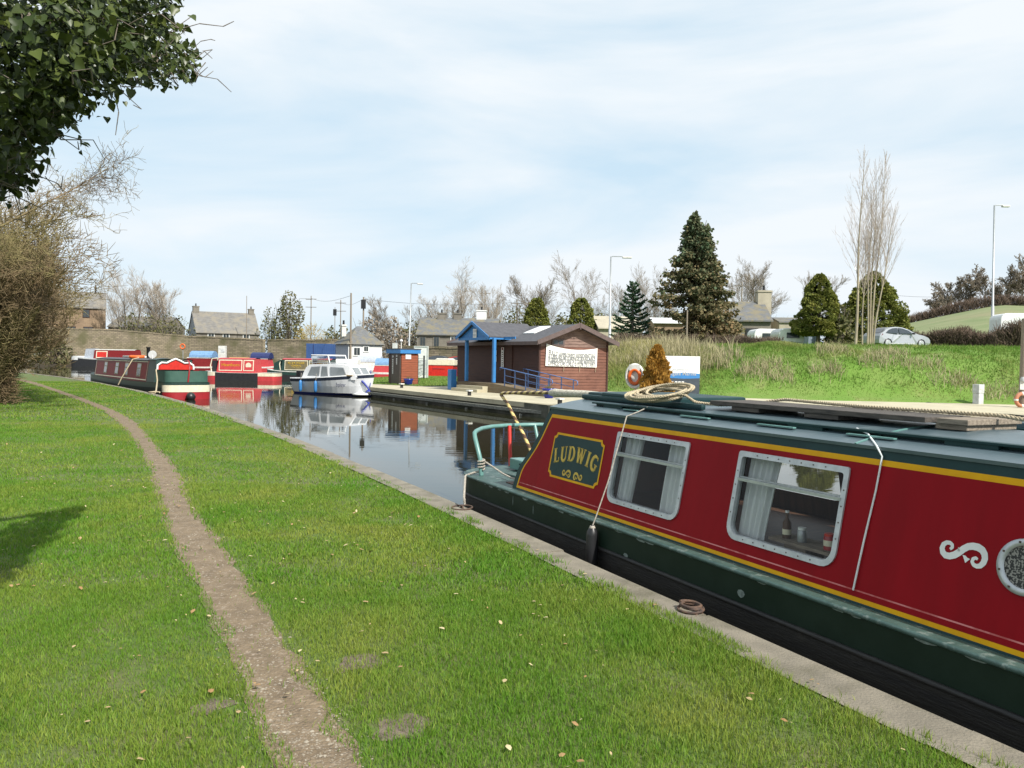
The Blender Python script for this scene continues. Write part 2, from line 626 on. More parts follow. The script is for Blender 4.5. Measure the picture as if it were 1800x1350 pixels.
# path
path_px = [(1345, 482, 640), (1270, 452, 592), (1200, 425, 545), (1100, 380, 488), (1000, 325, 420), (900, 280, 346), (822, 262, 309), (778, 238, 271),
           (744, 208, 240), (722, 181, 202), (700, 127, 145), (684, 82, 98), (673, 47, 65), (667, 20, 42)]
PL = [P(a, y) for y, a, c in path_px]
PR = [P(c, y) for y, a, c in path_px]
PL = [PL[0] + (PL[0] - PL[2]) * 1.5] + PL
PR = [PR[0] + (PR[0] - PR[2]) * 1.5] + PR
PL.append(PL[-1] + Vector((-25, 14, 0)))
PR.append(PR[-1] + Vector((-25, 14, 0)))


def by_count(pts, k):
    out = []
    for i in range(len(pts) - 1):
        out += [pts[i].lerp(pts[i + 1], j / k) for j in range(k)]
    return smooth_line(out + [pts[-1]], 6)


PL, PR = by_count(PL, 14), by_count(PR, 14)
vs, fs = [], []
NW = 8
for i, (a, c) in enumerate(zip(PL, PR)):
    wd = (c - a)
    ja, jc = (noise2(a.x, a.y, 4.1, 1) * .13 - .0), (noise2(c.x, c.y, 4.3, 2) * .13 + .0)
    for j in range(NW + 1):
        f = j / NW
        p = a + wd * (f * (1 + jc - ja) + ja)
        vs.append((p.x, p.y, .011 - .0 * math.sin(f * math.pi) + .004 * float(noise2(p.x, p.y, 9., 3))))
for i in range(len(PL) - 1):
    for j in range(NW):
        o = i * (NW + 1) + j
        fs.append((o, o + 1, o + NW + 2, o + NW + 1))
tag(MB().add(vs, fs, 0, True).build('towpath', M['pathdirt']), kind='structure')
PATHPOLY = [(p.x, p.y) for p in PL] + [(p.x, p.y) for p in PR[::-1]]
# stones trodden into the path
n = 5200
ii = rng.randint(0, len(PL) // 2, n)
ff = rng.rand(n)
cx = np.array([PL[i].x for i in ii]) * (1 - ff) + np.array([PR[i].x for i in ii]) * ff
cy = np.array([PL[i].y for i in ii]) * (1 - ff) + np.array([PR[i].y for i in ii]) * ff
cx += rng.normal(0, .05, n)
cy += rng.normal(0, .05, n)
sz = np.minimum(rng.gamma(1.5, .0019, n) + .0016, .012)
an = rng.rand(n) * 6.28
base = np.array([[1, 0, 0], [.3, .8, 0], [-.8, .6, 0], [-.9, -.5, 0], [.2, -.9, 0], [.1, .05, .55]])
V = np.zeros((n, 6, 3))
V[:, :, 0] = cx[:, None] + sz[:, None] * (base[None, :, 0] * np.cos(an)[:, None] - base[None, :, 1] * np.sin(an)[:, None])
V[:, :, 1] = cy[:, None] + sz[:, None] * (base[None, :, 0] * np.sin(an)[:, None] + base[None, :, 1] * np.cos(an)[:, None])
V[:, :, 2] = .010 + sz[:, None] * base[None, :, 2]
Fi = np.array([[i, (i + 1) % 5, 5] for i in range(5)])
Fc = (np.arange(n)[:, None, None] * 6 + Fi[None]).reshape(-1, 3)
M['stone'] = mat('path_stone', (.17, .14, .1), .9, col2=(.32, .28, .22), tint=.9)
tag(np_mesh('gravel', V, Fc, M['stone'], tint=np.repeat(rng.rand(n), 6)), kind='stuff')

# water
wm = bpy.data.materials.new('canal_water')
wm.use_nodes = True
t = wm.node_tree
bs = t.nodes['Principled BSDF']
bs.inputs['Base Color'].default_value = (.022, .022, .011, 1)
bs.inputs['Roughness'].default_value = .015
bs.inputs['IOR'].default_value = 1.33
tcn = nd(t, 'ShaderNodeTexCoord')
mp1 = nd(t, 'ShaderNodeMapping')
mp1.inputs['Rotation'].default_value = (0, 0, math.radians(8))
mp1.inputs['Scale'].default_value = (.55, 2.4, 1)
na = nd(t, 'ShaderNodeTexNoise', i_Scale=1.5, i_Detail=3., i_Roughness=.5)
nb = nd(t, 'ShaderNodeTexNoise', i_Scale=.09, i_Detail=2.)
mr = nd(t, 'ShaderNodeMapRange')
mr.inputs['From Min'].default_value = .46
mr.inputs['From Max'].default_value = .6
mr.inputs['To Min'].default_value = .012
mr.inputs['To Max'].default_value = .075
bp = nd(t, 'ShaderNodeBump', i_Distance=.05)
k = t.links.new
k(tcn.outputs['Object'], mp1.inputs['Vector'])
k(mp1.outputs['Vector'], na.inputs['Vector'])
k(tcn.outputs['Object'], nb.inputs['Vector'])
k(nb.outputs['Fac'], mr.inputs['Value'])
k(mr.outputs['Result'], bp.inputs['Strength'])
k(na.outputs['Fac'], bp.inputs['Height'])
k(bp.outputs['Normal'], bs.inputs['Normal'])
tag(MB().add([(-170, -25, WZ), (60, -25, WZ), (60, 140, WZ), (-170, 140, WZ)], [(0, 1, 2, 3)]).build('water', wm), kind='structure')
tag(MB().add([(-170, -25, -1.6), (60, -25, -1.6), (60, 140, -1.6), (-170, 140, -1.6)], [(0, 1, 2, 3)]).build('canal_bed', M['soil']), kind='structure')

# far quay
qa, qb = P(664, 682, QZ), P(880, 703.5, QZ)
qd = (qb - qa).normalized()
qg = Vector((-qd.y, qd.x, 0))                        # away from the canal
QE = [qa - qd * 1.2, qb, P(964, 712, QZ), P(1180, 722, QZ), P(1480, 726, QZ), P(1730, 724, QZ), P(1800, 730, QZ), Vector((40, 19, QZ)), Vector((70, 5, QZ))]
lawn_px = [P(735, 679, QZ), P(640, 674.5, QZ)]
quay_poly = [(p.x, p.y) for p in QE] + [(70, 40), (14, 52), (14, 70), (-9.2, 70), (-10.6, 60), (-9.6, 50)]
slab('quay', quay_poly, QZ, [M['quaytop'], M['quaywall']], 1.4)
# coping course of the quay, slightly proud
QS = smooth_line(resample(QE, 1.2), 2)
b = MB()
out_ = offset(QS, -.05)
inn = offset(QS, .45)
for i in range(len(QS) - 1):
    g = [out_[i], out_[i + 1], inn[i + 1], inn[i]]
    tt = (out_[i + 1] - out_[i]).normalized() * .006
    g[0], g[3] = g[0] + tt, g[3] + tt
    g[1], g[2] = g[1] - tt, g[2] - tt
    b.prism([(p.x, p.y) for p in g], lambda a, c, d: (a, c, d), QZ - .16, QZ + .012)
tag(b.build('quay_edge', M['quaytop']), kind='structure')
M['fenderrail'] = mat('grey_timber', (.24, .24, .21), .8, col2=(.09, .09, .075), scale=3, stretch=(3, 3, 12), bump=.3)
rail = thing('timber_rubbing_rail', 'grey timber rubbing rail bolted along the concrete quay wall above the water', 'rail')
o2 = offset(QS, -.16)
b = MB()
for i in range(len(QS) - 1):
    if o2[i].x > 19:
        break
    a_, c_ = Vector((*o2[i], -.2)), Vector((*o2[i + 1], -.2))
    b.bar(a_, c_, .12, .11)
    if i % 3 == 0:
        b.bar(a_ + Vector((0, 0, -.12)), a_ + Vector((0, 0, -.6)), .1, .1)
b.build('beam', M['fenderrail'], rail)
lawn_poly = [lawn_px[0], lawn_px[1], Vector((-9.7, 52, 0)), Vector((-10.4, 60, 0)), Vector((-9.3, 69.6, 0)), Vector((3, 69.6, 0)), Vector((1.0, 52, 0)), P(800, 679, QZ)]
slab('lawn', [(p.x, p.y) for p in lawn_poly], QZ + .03, [M['lawn'], M['soil']], .02)

# embankment and the land on top of it
BASE = [(-3, 55), (2, 47), (5.1, 41.2), (8.5, 36.7), (12.3, 34.8), (19.2, 34), (24, 32.5), (40, 28), (70, 18)]
BS = smooth_line(resample([Vector((*p, 0)) for p in BASE], .8), 5)
PO = np.array([-.3, 0, .8, 2, 3.5, 5, 6.5, 9.5])
PZ = np.array([-.1, .02, .22, .85, 1.68, 2.12, 2.3, 2.62])
bx, by = np.array([p.x for p in BS]), np.array([p.y for p in BS])
tx, ty = np.gradient(bx), np.gradient(by)
tl = np.hypot(tx, ty)
nx_, ny_ = -ty / tl, tx / tl


def emb(si, o):
    si = np.clip(si, 0, len(bx) - 1.001)
    i = si.astype(int)
    f = si - i
    L_ = lambda a: a[i] * (1 - f) + a[i + 1] * f
    x = L_(bx) + L_(nx_) * o
    y = L_(by) + L_(ny_) * o
    z = np.interp(o, PO, PZ)
    end = np.clip(si / 9., 0, 1)
    z = z * (end * end * (3 - 2 * end)) + .0
    bmp = np.clip(o / 2, 0, 1) * (noise2(x, y, .45, 4) * .16 + noise2(x, y, 1.4, 5) * .07) * np.clip((10 - o) / 3, 0, 1)
    return x, y, QZ + z * 1. + bmp


os_ = np.array([-.3, 0, .4, .8, 1.2, 1.6, 2, 2.5, 3, 3.5, 4, 4.5, 5, 5.7, 6.5, 7.5, 9.5])
S_, O_ = np.meshgrid(np.arange(len(bx)).astype(float), os_, indexing='ij')
X_, Y_, Z_ = emb(S_, O_)
V = np.stack([X_, Y_, Z_], -1)
ns, no = S_.shape
q = (np.arange(ns - 1)[:, None] * no + np.arange(no - 1)[None]).reshape(-1, 1)
M['bank'] = mat('embankment_turf', (.1, .2, .02), .95, col2=(.14, .21, .04), scale=.6, detail=8., bump=.5, bscale=20, col3=(.25, .23, .1), scale3=.5, lo3=.6, hi3=.8)
tag(np_mesh('embankment', V, q + np.array([[0, no, no + 1, 1]]), M['bank'], smooth=True), kind='structure')
topl = [(X_[i, -1], Y_[i, -1]) for i in range(0, ns, 4)] + [(X_[-1, -1], Y_[-1, -1])]
slab('upper_land', topl + [(140, 60), (140, 150), (14, 150), (7, 64)], QZ + 2.66, [M['lawn'], M['soil']], 2.8)
gx, gy = np.meshgrid(np.linspace(20, 260, 90), np.linspace(70, 300, 70), indexing='ij')
sm = lambda v: np.clip(v, 0, 1) ** 2 * (3 - 2 * np.clip(v, 0, 1))


def hill_z(x, y):
    r = x / y
    return 2.75 + np.clip((r - .3) / .3, 0, 1.0) * (sm((y - 62) / 85) * 9.9) + sm((y - 140) / 150) * 6 * sm((r - .42) / .25) + noise2(x, y, .03, 9) * .3 - sm((.36 - r) / .1) * 1.5


V = np.stack([gx, gy, hill_z(gx, gy)], -1)
ns, no = gx.shape
q = (np.arange(ns - 1)[:, None] * no + np.arange(no - 1)[None]).reshape(-1, 1)
tag(np_mesh('hill', V, q + np.array([[0, no, no + 1, 1]]), M['field'], smooth=True), kind='structure')
slab('ground', [(-3000, 131), (-75, 131), (-34, 124), (-20, 104), (4, 93), (12, 71), (60, 60), (3000, 60), (3000, 3000), (-3000, 3000)], .3, [M['farland'], M['soil']], 2.)


# ---- grass blades
def blades(name, x, y, z, h, w, tint, m, mid=True, lean=.5, kind='stuff', seed=1):
    r = np.random.RandomState(seed)
    n = len(x)
    a = r.rand(n) * 6.283
    la = r.rand(n) * 6.283
    ll = r.rand(n) * lean * h
    dx, dy = np.cos(a) * w / 2, np.sin(a) * w / 2
    lx, ly = np.cos(la) * ll, np.sin(la) * ll
    if mid:
        V = np.zeros((n, 5, 3))
        V[:, 0] = np.stack([x - dx, y - dy, z], -1)
        V[:, 1] = np.stack([x + dx, y + dy, z], -1)
        V[:, 2] = np.stack([x + dx * .8 + lx * .35, y + dy * .8 + ly * .35, z + h * .6], -1)
        V[:, 3] = np.stack([x - dx * .8 + lx * .35, y - dy * .8 + ly * .35, z + h * .6], -1)
        V[:, 4] = np.stack([x + lx, y + ly, z + h], -1)
        Fi = np.array([[0, 1, 2], [0, 2, 3], [3, 2, 4]])
    else:
        V = np.zeros((n, 3, 3))
        V[:, 0] = np.stack([x - dx, y - dy, z], -1)
        V[:, 1] = np.stack([x + dx, y + dy, z], -1)
        V[:, 2] = np.stack([x + lx, y + ly, z + h], -1)
        Fi = np.array([[0, 1, 2]])
    kk = V.shape[1]
    Fc = (np.arange(n)[:, None, None] * kk + Fi[None]).reshape(-1, 3)
    o = np_mesh(name, V, Fc, m, tint=np.repeat(tint, kk))
    return tag(o, kind=kind)


keep_in = [(p.x, p.y) for p in offset(ES, .31)] + [(-110, 95), (-110, -20), (4, -20)]
keep_poly = [(p.x, p.y) for p in offset(ES, .19)] + [(-110, 95), (-110, -20), (4, -20)]
bare = [(P(705, 1282), .12), (P(630, 1168), .13), (P(372, 1245), .09), (P(1130, 1046), .08), (P(250, 742), .9)]


M['baresoil'] = mat('bare_soil', (.17, .135, .1), .95, col2=(.11, .085, .06), scale=14, detail=8., bump=.7, bscale=80)
for c, rad in bare:
    if rad > .5:
        continue
    pv = [(c.x, c.y, .0135)]
    for q in range(28):
        an = q * 6.2832 / 28
        rr = rad * (.8 + .5 * float(noise2(c.x + math.cos(an) * 2, c.y + math.sin(an) * 2, .9, 17)) + .12 * math.sin(5 * an))
        pv.append((c.x + rr * math.cos(an), c.y + rr * math.sin(an) * 1.2, .0095))
    tag(MB().add(pv, [(0, i + 1, (i + 1) % 28 + 1) for i in range(28)], 0, True).build('bare_soil_patch', M['baresoil']), kind='structure')


def grass_zone(d0, d1, dens, h, w, seed, mid):
    r = np.random.RandomState(seed)
    area = .82 * (d1 * d1 - d0 * d0) + 2 * (d1 - d0)
    n = int(area * dens)
    y = np.sqrt(r.rand(n) * (d1 * d1 - d0 * d0) + d0 * d0)
    x = (r.rand(n) * 2 - 1) * (.82 * y + .6) - .2 * y
    ok = inpoly(x, y, keep_poly) & (inpoly(x, y, keep_in) | (noise2(x, y, 3.3, 18) + .6 * noise2(x, y, 9., 19) + r.normal(0, .25, n) > .1))
    x, y = x[ok], y[ok]
    cl = noise2(x, y, 2.3, 11) * .5 + noise2(x, y, 7., 12) * .35 + noise2(x, y, .6, 13) * .4
    ok = (cl + r.rand(len(x)) * 1.4 + .3 * noise2(x, y, 14., 26) > .0)
    ins = inpoly(x, y, PATHPOLY)
    jit = .035 + .05 * (noise2(x, y, 5., 27) + .5)
    deep = ins & inpoly(x + jit, y, PATHPOLY) & inpoly(x - jit, y, PATHPOLY)
    u_ = r.rand(len(x))
    ok &= ~(deep & (u_ > .012))
    ok &= ~(ins & ~deep & (u_ > .45))
    for c, rad in bare:
        dd = np.hypot((x - c.x), (y - c.y)) / rad + noise2(x, y, 9., 14) * .35
        ok &= ~((dd < 1) & (r.rand(len(x)) > .3))
    ok &= ~(~ins & (inpoly(x + .08, y, PATHPOLY) | inpoly(x - .08, y, PATHPOLY)) & (r.rand(len(x)) > .75))
    x, y, cl = x[ok], y[ok], cl[ok]
    hh = h * (.45 + .75 * r.rand(len(x))) * (1 + .4 * cl + .9 * np.clip(noise2(x, y, 5., 28) - .35, 0, 1))
    nearcop = ~inpoly(x, y, [(p.x, p.y) for p in offset(ES, .75)] + [(-110, 95), (-110, -20), (4, -20)])
    hh = np.where(nearcop, hh * 1.35, hh)
    dry = noise2(x, y, 1.1, 15) * .5 + noise2(x, y, 3.1, 16) * .35
    ti = np.clip(.25 + dry * .75 + .3 * np.exp(-np.abs(noise2(x, y, .45, 19)) * 6) * (noise2(x, y, .8, 25) > .1) + r.normal(0, .16, len(x)) + (r.rand(len(x)) > .93) * .5, 0, 1)
    nearp = (inpoly(x + .32, y, PATHPOLY) | inpoly(x - .32, y, PATHPOLY)) * 1.0 + (inpoly(x + .7, y, PATHPOLY) | inpoly(x - .7, y, PATHPOLY)) * .6
    ti = np.clip(ti + .11 * nearp * (.5 + noise2(x, y, 1.7, 29)), 0, 1)
    blades('grass', x, y, np.full(len(x), .009), hh, w * (.7 + .6 * r.rand(len(x))), ti, M['blade'], mid, .9, seed=seed)


grass_zone(2.2, 5.5, 12500, .027, .0034, 21, True)
grass_zone(5.5, 10, 5000, .03, .006, 22, True)
grass_zone(10, 19, 1500, .032, .012, 23, False)
grass_zone(19, 45, 200, .04, .03, 24, False)

# embankment grass
r = np.random.RandomState(31)
n = 150000
si, oo = r.rand(n) * (len(bx) - 14) + 5, r.rand(n) ** .9 * 9.4
x, y, z = emb(si, oo)
ok = (x / y < .9)
x, y, z, si, oo = x[ok], y[ok], z[ok], si[ok], oo[ok]
patch = noise2(x, y, .35, 32) + .6 * noise2(x, y, .9, 33)
left = np.clip((11.2 - x + noise2(x, y, .5, 35) * 1.5) / 3, 0, 1)
hgt = (.05 + .1 * r.rand(len(x)) + .08 * r.rand(len(x)) * left) * np.clip(oo / 1.6, .35, 1.2) * (1 + .7 * np.clip(patch, 0, 1) + 1.2 * left)
ti = np.clip((.06 + .5 * np.clip(patch - .12, 0, 1) + .14 * noise2(x, y, 2.2, 37)) + .6 * left * np.clip(oo / 2, 0, 1) + r.normal(0, .13, len(x)), 0, 1)
blades('rough_grass', x, y, z - .02, hgt, .022 + .03 * r.rand(len(x)), ti, M['roughblade'], False, 1.1, seed=33)
# tall dead stalks along the top
n = 16000
si, oo = r.rand(n) * 26 + 8, 2.5 + r.rand(n) * 6
x, y, z = emb(si, oo)
ok = (r.rand(n) < np.clip((11.6 - x) / 2.2, 0, 1)) & (x > 4.2)
x, y, z = x[ok], y[ok], z[ok]
blades('dry_reeds', x, y, z - .03, .22 + .5 * r.rand(len(x)) ** 1.6 * np.clip((noise2(x, y, .8, 41) + 1.2), .4, 2), .02 + .018 * r.rand(len(x)), r.rand(len(x)), M['reed'], True, .55, seed=42)
# clumps of dead stems lower on the slope
xs, ys, zs = [], [], []
for px, py in [(1560, 640), (1600, 645), (1350, 660), (1280, 655), (1310, 640), (1450, 650), (1660, 670), (1480, 620), (1590, 620), (1700, 690), (1780, 690)]:
    g = D(px, py, 36.5)
    m_ = 220
    sx = g.x + r.normal(0, .45, m_)
    best = np.argmin((bx - g.x) ** 2)
    s0 = best + (r.rand(m_) - .5) * 2
    o0 = np.clip(np.interp(g.z - QZ, PZ, PO) + r.normal(0, .35, m_), .3, 7)
    x, y, z = emb(s0, o0)
    xs.append(x); ys.append(y); zs.append(z)
x, y, z = np.concatenate(xs), np.concatenate(ys), np.concatenate(zs)
blades('dead_grass', x, y, z - .02, .2 + .35 * r.rand(len(x)), np.full(len(x), .022), r.rand(len(x)), M['reed'], True, 1.3, seed=44)
# lawn on the quay
n = 26000
x, y = r.rand(n) * 14 - 11, r.rand(n) * 26 + 43
ok = inpoly(x, y, [(p.x, p.y) for p in lawn_poly])
x, y = x[ok], y[ok]
blades('lawn_grass', x, y, np.full(len(x), QZ + .02), .05 + .05 * r.rand(len(x)), np.full(len(x), .05), np.clip(r.normal(.2, .15, len(x)), 0, 1), M['roughblade'], False, .9, seed=45)
# fallen leaves
n = 1000
r = np.random.RandomState(51)
y = np.sqrt(r.rand(n) * (14 ** 2 - 2.6 ** 2) + 2.6 ** 2)
x = (r.rand(n) * 1.7 - 1.0) * .75 * y
ok = inpoly(x, y, keep_poly)
x, y = x[ok], y[ok]
lv = np.array([[-.5, 0, 0], [-.2, .32, .05], [.25, .28, .1], [.55, 0, .02], [.2, -.3, .12], [-.25, -.3, .02], [0, 0, .16]])
sz = .012 + .03 * r.rand(len(x)) ** 1.6
an = r.rand(len(x)) * 6.28
V = np.zeros((len(x), 7, 3))
V[:, :, 0] = x[:, None] + sz[:, None] * (lv[None, :, 0] * np.cos(an)[:, None] - lv[None, :, 1] * np.sin(an)[:, None])
V[:, :, 1] = y[:, None] + sz[:, None] * (lv[None, :, 0] * np.sin(an)[:, None] + lv[None, :, 1] * np.cos(an)[:, None])
tl_ = r.normal(0, .35, len(x))
V[:, :, 2] = .035 + sz[:, None] * (lv[None, :, 2] + tl_[:, None] * lv[None, :, 0])
Fi = np.array([[i, (i + 1) % 6, 6] for i in range(6)])
M['deadleaf'] = mat('dead_leaf', (.5, .43, .25), .75, col2=(.26, .14, .05), tint=.95)
tag(np_mesh('fallen_leaves', V, (np.arange(len(x))[:, None, None] * 7 + Fi[None]).reshape(-1, 3), M['deadleaf'], tint=np.repeat(r.rand(len(x)), 7)), kind='stuff')
#SECTION BOAT
# ------------------------------------------------------------------ THE NEAR NARROWBOAT
BA = math.radians(25.84)
BU = Vector((-math.sin(BA), math.cos(BA), 0))
BN = Vector((math.cos(BA), math.sin(BA), 0))
WC = 4.6315
S0 = P(826, 838, .27).dot(BU)
BROOT = BN * WC + BU * S0
BRZ = math.atan2(-BU.y, -BU.x)
l2w = lambda x, y, z: BROOT - BU * x + BN * y + Vector((0, 0, z))


def w2l(p):
    d = p - BROOT
    return Vector((-d.dot(BU), d.dot(BN), p.z))


def on_y(px, py, yl):           # local point of the boat on the lengthwise plane y = yl
    d = ray(px, py)
    o = Vector((0, 0, EYE))
    k = (WC + yl - o.dot(BN)) / d.dot(BN)
    return w2l(o + d * k)


M['boatred'] = mat('coach_red', (.265, .004, .010), .45, spec=.1, col2=(.225, .004, .009), scale=1.6, detail=7., bump=.05, bscale=2.2, stretch=(3.5, 1, .6), col3=(.28, .008, .014), scale3=.9, lo3=.6, hi3=.85)
M['boatgreen'] = mat('coach_green', (.012, .036, .038), .42, col2=(.017, .046, .048), scale=5., spec=.18)
M['roofgreen'] = mat('roof_paint', (.062, .097, .113), .34, col2=(.085, .12, .135), scale=3., detail=7., bump=.12, bscale=30, spec=.6, col3=(.14, .18, .19), scale3=6., lo3=.6, hi3=.8)
M['hullgreen'] = mat('hull_green', (.009, .02, .013), .45, col2=(.013, .026, .018), scale=4., bump=.05, bscale=6, spec=.14, col3=(.02, .034, .027), scale3=2.4, lo3=.6, hi3=.8)
M['hullblack'] = mat('hull_black', (.006, .006, .007), .6, col2=(.016, .015, .013), scale=3., detail=8., stretch=(1, 1, 9), bump=.25, col3=(.032, .028, .023), scale3=4., lo3=.6, hi3=.75)
M['decktop'] = mat('gunwale_green', (.05, .095, .085), .5, col2=(.03, .065, .058), scale=9., bump=.2, col3=(.13, .17, .155), scale3=12., lo3=.56, hi3=.66)
M['yellowband'] = mat('yellow_band', (.72, .37, .003), .5, spec=.2, col2=(.64, .31, .003), col3=(.4, .36, .3), scale3=3.4, lo3=.68, hi3=.7)
M['pink'] = mat('pale_line', (.62, .2, .2), .5, col2=(.4, .06, .06), scale=5, lo=.5, hi=.62)
M['inside'] = mat('cabin_lining', (.085, .04, .02), .6, col2=(.05, .022, .012), stretch=(8, 1, 1), scale=3)
M['palegreen'] = mat('pale_green_tube', (.13, .27, .25), .35, col2=(.1, .22, .2), scale=10)
M['wornpaint'] = mat('chipped_paint', (.2, .25, .23), .7, col2=(.09, .115, .105), scale=30)

boat = thing('narrowboat', 'large red and dark green narrowboat with yellow lining and curtained windows beside the grass bank', 'narrowboat', BROOT, BRZ)
ZG = .262
BL = 16.6


def hw(x, L=BL, W=1.03, st=.82, bow=2.4, p=2.6):
    if x < 0:
        return W * max(0, 1 - (-x / st) ** p) ** (1 / p)
    if x > L - bow:
        return W * math.sqrt(max(0, 1 - ((x - L + bow) / bow) ** 2.2))
    return W


def hull(parent, zs, mats, idx, L, W, st, bow, name='hull', sheer=0., deckmi=0, p=3.2, flare=0., extra=None):
    xs = [-st * math.sin(a) for a in np.linspace(math.pi / 2, 0, 11)] + list(np.linspace(0, L - bow, 26)[1:-1]) + [L - bow + bow * math.sin(a) for a in np.linspace(0, math.pi / 2, 11)]
    ring = [(x, -hw(x, L, W, st, bow, p)) for x in xs] + [(x, hw(x, L, W, st, bow, p)) for x in xs[::-1]][1:-1]
    n = len(ring)
    b = MB()
    vs = []
    z_top = zs[0]
    for z in zs:
        for x, y in ring:
            sh = sheer * (max(0, (x - L * .55) / (L * .45)) ** 2 + max(0, (L * .35 - x) / (L * .35)) ** 2 * .5)
            k = 1 - flare * (z_top - z)
            vs.append((x, y * k, z + (sh if z > -.2 else 0)))
    for i in range(len(zs) - 1):
        b.add([], [])
    o = 0
    fs, ms = [], []
    b.v = vs
    for i in range(len(zs) - 1):
        for j in range(n):
            b.f.append((i * n + j, i * n + (j + 1) % n, (i + 1) * n + (j + 1) % n, (i + 1) * n + j))
            b.m.append(idx[i])
            b.s.append(False)
    h = len(xs)
    for j in range(h - 1):
        a0, a1 = j, j + 1
        c0, c1 = (n - j) % n, n - j - 1
        if a0 == c0:
            b.f.append((a0, a1, c1))
        elif a1 == c1:
            b.f.append((a0, a1, c0))
        else:
            b.f.append((a0, a1, c1, c0))
        b.m.append(deckmi)
        b.s.append(False)
    if extra:
        b.add(extra.v, extra.f, 3)
    return b.build(name, mats, parent), ring


# paint chips along the gunwale
r = random.Random(3)
chips = MB()
for x in [.35, .5, .72, .9, 1.2, 1.32, 1.62, 1.8, 2.05, 2.2, 2.25, 3.0, 3.3, 3.42, 3.9, 4.6, 5.2, 5.32, 5.75, 5.9, 6.0]:
    l, h_ = r.uniform(.02, .09), r.uniform(.006, .018)
    n_ = 7
    pl = [(x + l * math.cos(6.283 * i / n_) * r.uniform(.6, 1), ZG - .018 - h_ * .7 + h_ * math.sin(6.283 * i / n_) * r.uniform(.5, 1)) for i in range(n_)]
    chips.prism(pl, lambda a, c, d: (a, -1.031 - d, c), 0, .0012)
for x, z, l, h_ in [(4.42, .12, .035, .03), (1.5, .15, .006, .05), (1.05, .17, .005, .06), (3.1, .07, .03, .02)]:
    chips.prism([(x + l * math.cos(6.283 * i / 8), z + h_ * math.sin(6.283 * i / 8) * r.uniform(.7, 1)) for i in range(8)], lambda a, c, d: (a, -1.031 - d, c), 0, .0012)

_, ring = hull(boat, [ZG, ZG - .012, .045, -.1, -.7], [M['decktop'], M['hullgreen'], M['hullblack'], M['wornpaint']], [0, 1, 2, 2], BL, 1.03, .82, 2.4, p=2.6, extra=chips)
# rubbing strake and gunwale lip
b = MB()
b.tube([(x, y * 1.004, .04) for x, y in ring], .018, 6, 0, True)
b.build('rubbing_strake', M['hullblack'], boat)
b = MB()
b.tube([(x, y * 1.0, ZG - .012) for x, y in ring], .016, 6, 0, True)
b.build('gunwale_lip', M['decktop'], boat)
# cabin sides with window openings
ytz = lambda z: -.92 + .1966 * (z - ZG)
ZT = 1.145
AFT = [(.262, .80), (.277, .804), (.381, .827), (.448, .845), (.512, .885), (.595, .965), (.704, 1.06), (.822, 1.142), (.972, 1.222), (1.109, 1.299), (1.145, 1.32)]
aft = lambda z: float(np.interp(z, [a for a, c in AFT], [c for a, c in AFT]))
W1, W2 = (2.58, 3.56, .41, 1.002), (4.10, 5.04, .41, 1.002)
WINS = [W1, W2, (7.6, 8.5, .41, 1.002), (9.6, 10.5, .41, 1.002)]
HOLE = [(a + .034, c - .034, e + .034, f_ - .034) for a, c, e, f_ in WINS]
CX1 = 14.0
zl = sorted(set([ZG, .275, .30, .331, .339, .41, .444, .45, .512, .56, .61, .66, .71, .76, .82, .87, .92, .968, .972, 1.002, 1.037, 1.07, 1.11, ZT]))
cols = [2.3] + [v for wdw in HOLE for v in wdw[:2]] + [CX1]


def cabin_side(sgn, inset, mats, plain_mi=None):
    b = MB()

    def pt(x, z):
        return (x, sgn * (-(ytz(z) + inset)) * -1 if sgn > 0 else (ytz(z) + inset), z)
    pt = lambda x, z: (x, (ytz(z) + inset) * (1 if sgn < 0 else -1), z)
    for z0, z1 in zip(zl[:-1], zl[1:]):
        zm = (z0 + z1) / 2
        c0 = [aft(z0), aft(z0) + .085, aft(z0) + .108] + cols
        c1 = [aft(z1), aft(z1) + .085, aft(z1) + .108] + cols
        for i in range(len(c0) - 1):
            xm = (c0[i] + c0[i + 1]) / 2
            if any(a < xm < c and e < zm < f_ for a, c, e, f_ in HOLE):
                continue
            if plain_mi is not None:
                mi = plain_mi
            elif i == 0 or zm > 1.07 or zm < .275:
                mi = 1
            elif i == 1 or zm > 1.037 or zm < .30:
                mi = 2
            elif .331 < zm < .339:
                mi = 3
            else:
                mi = 0
            b.add([pt(c0[i], z0), pt(c0[i + 1], z0), pt(c1[i + 1], z1), pt(c1[i], z1)], [(0, 1, 2, 3)], mi)
    return b


cb = cabin_side(-1, 0, None)
o_ = cabin_side(1, 0, None)
cb.add(o_.v, o_.f)
cb.m[-len(o_.f):] = o_.m
# aft bulkhead and forward bulkhead
for z0, z1 in zip(zl[:-1], zl[1:]):
    cb.add([(aft(z0) + .02, ytz(z0), z0), (aft(z0) + .02, -ytz(z0), z0), (aft(z1) + .02, -ytz(z1), z1), (aft(z1) + .02, ytz(z1), z1)], [(0, 1, 2, 3)], 1)
cb.add([(CX1, ytz(ZG), ZG), (CX1, -ytz(ZG), ZG), (CX1, -ytz(ZT), ZT), (CX1, ytz(ZT), ZT)], [(0, 1, 2, 3)], 1)
cb.build('cabin', [M['boatred'], M['boatgreen'], M['yellowband'], M['pink']], boat, recalc=False)
li = cabin_side(-1, .035, None, 0)
o_ = cabin_side(1, .035, None, 0)
li.add(o_.v, o_.f)
for x_ in (1.6, 7.2):
    li.add([(x_, -.86, ZG), (x_, .86, ZG), (x_, .7, ZT), (x_, -.7, ZT)], [(0, 1, 2, 3)]) if x_ != 3.85 else li.add([(x_, .1, ZG), (x_, .86, ZG), (x_, .7, ZT), (x_, .1, ZT)], [(0, 1, 2, 3)])
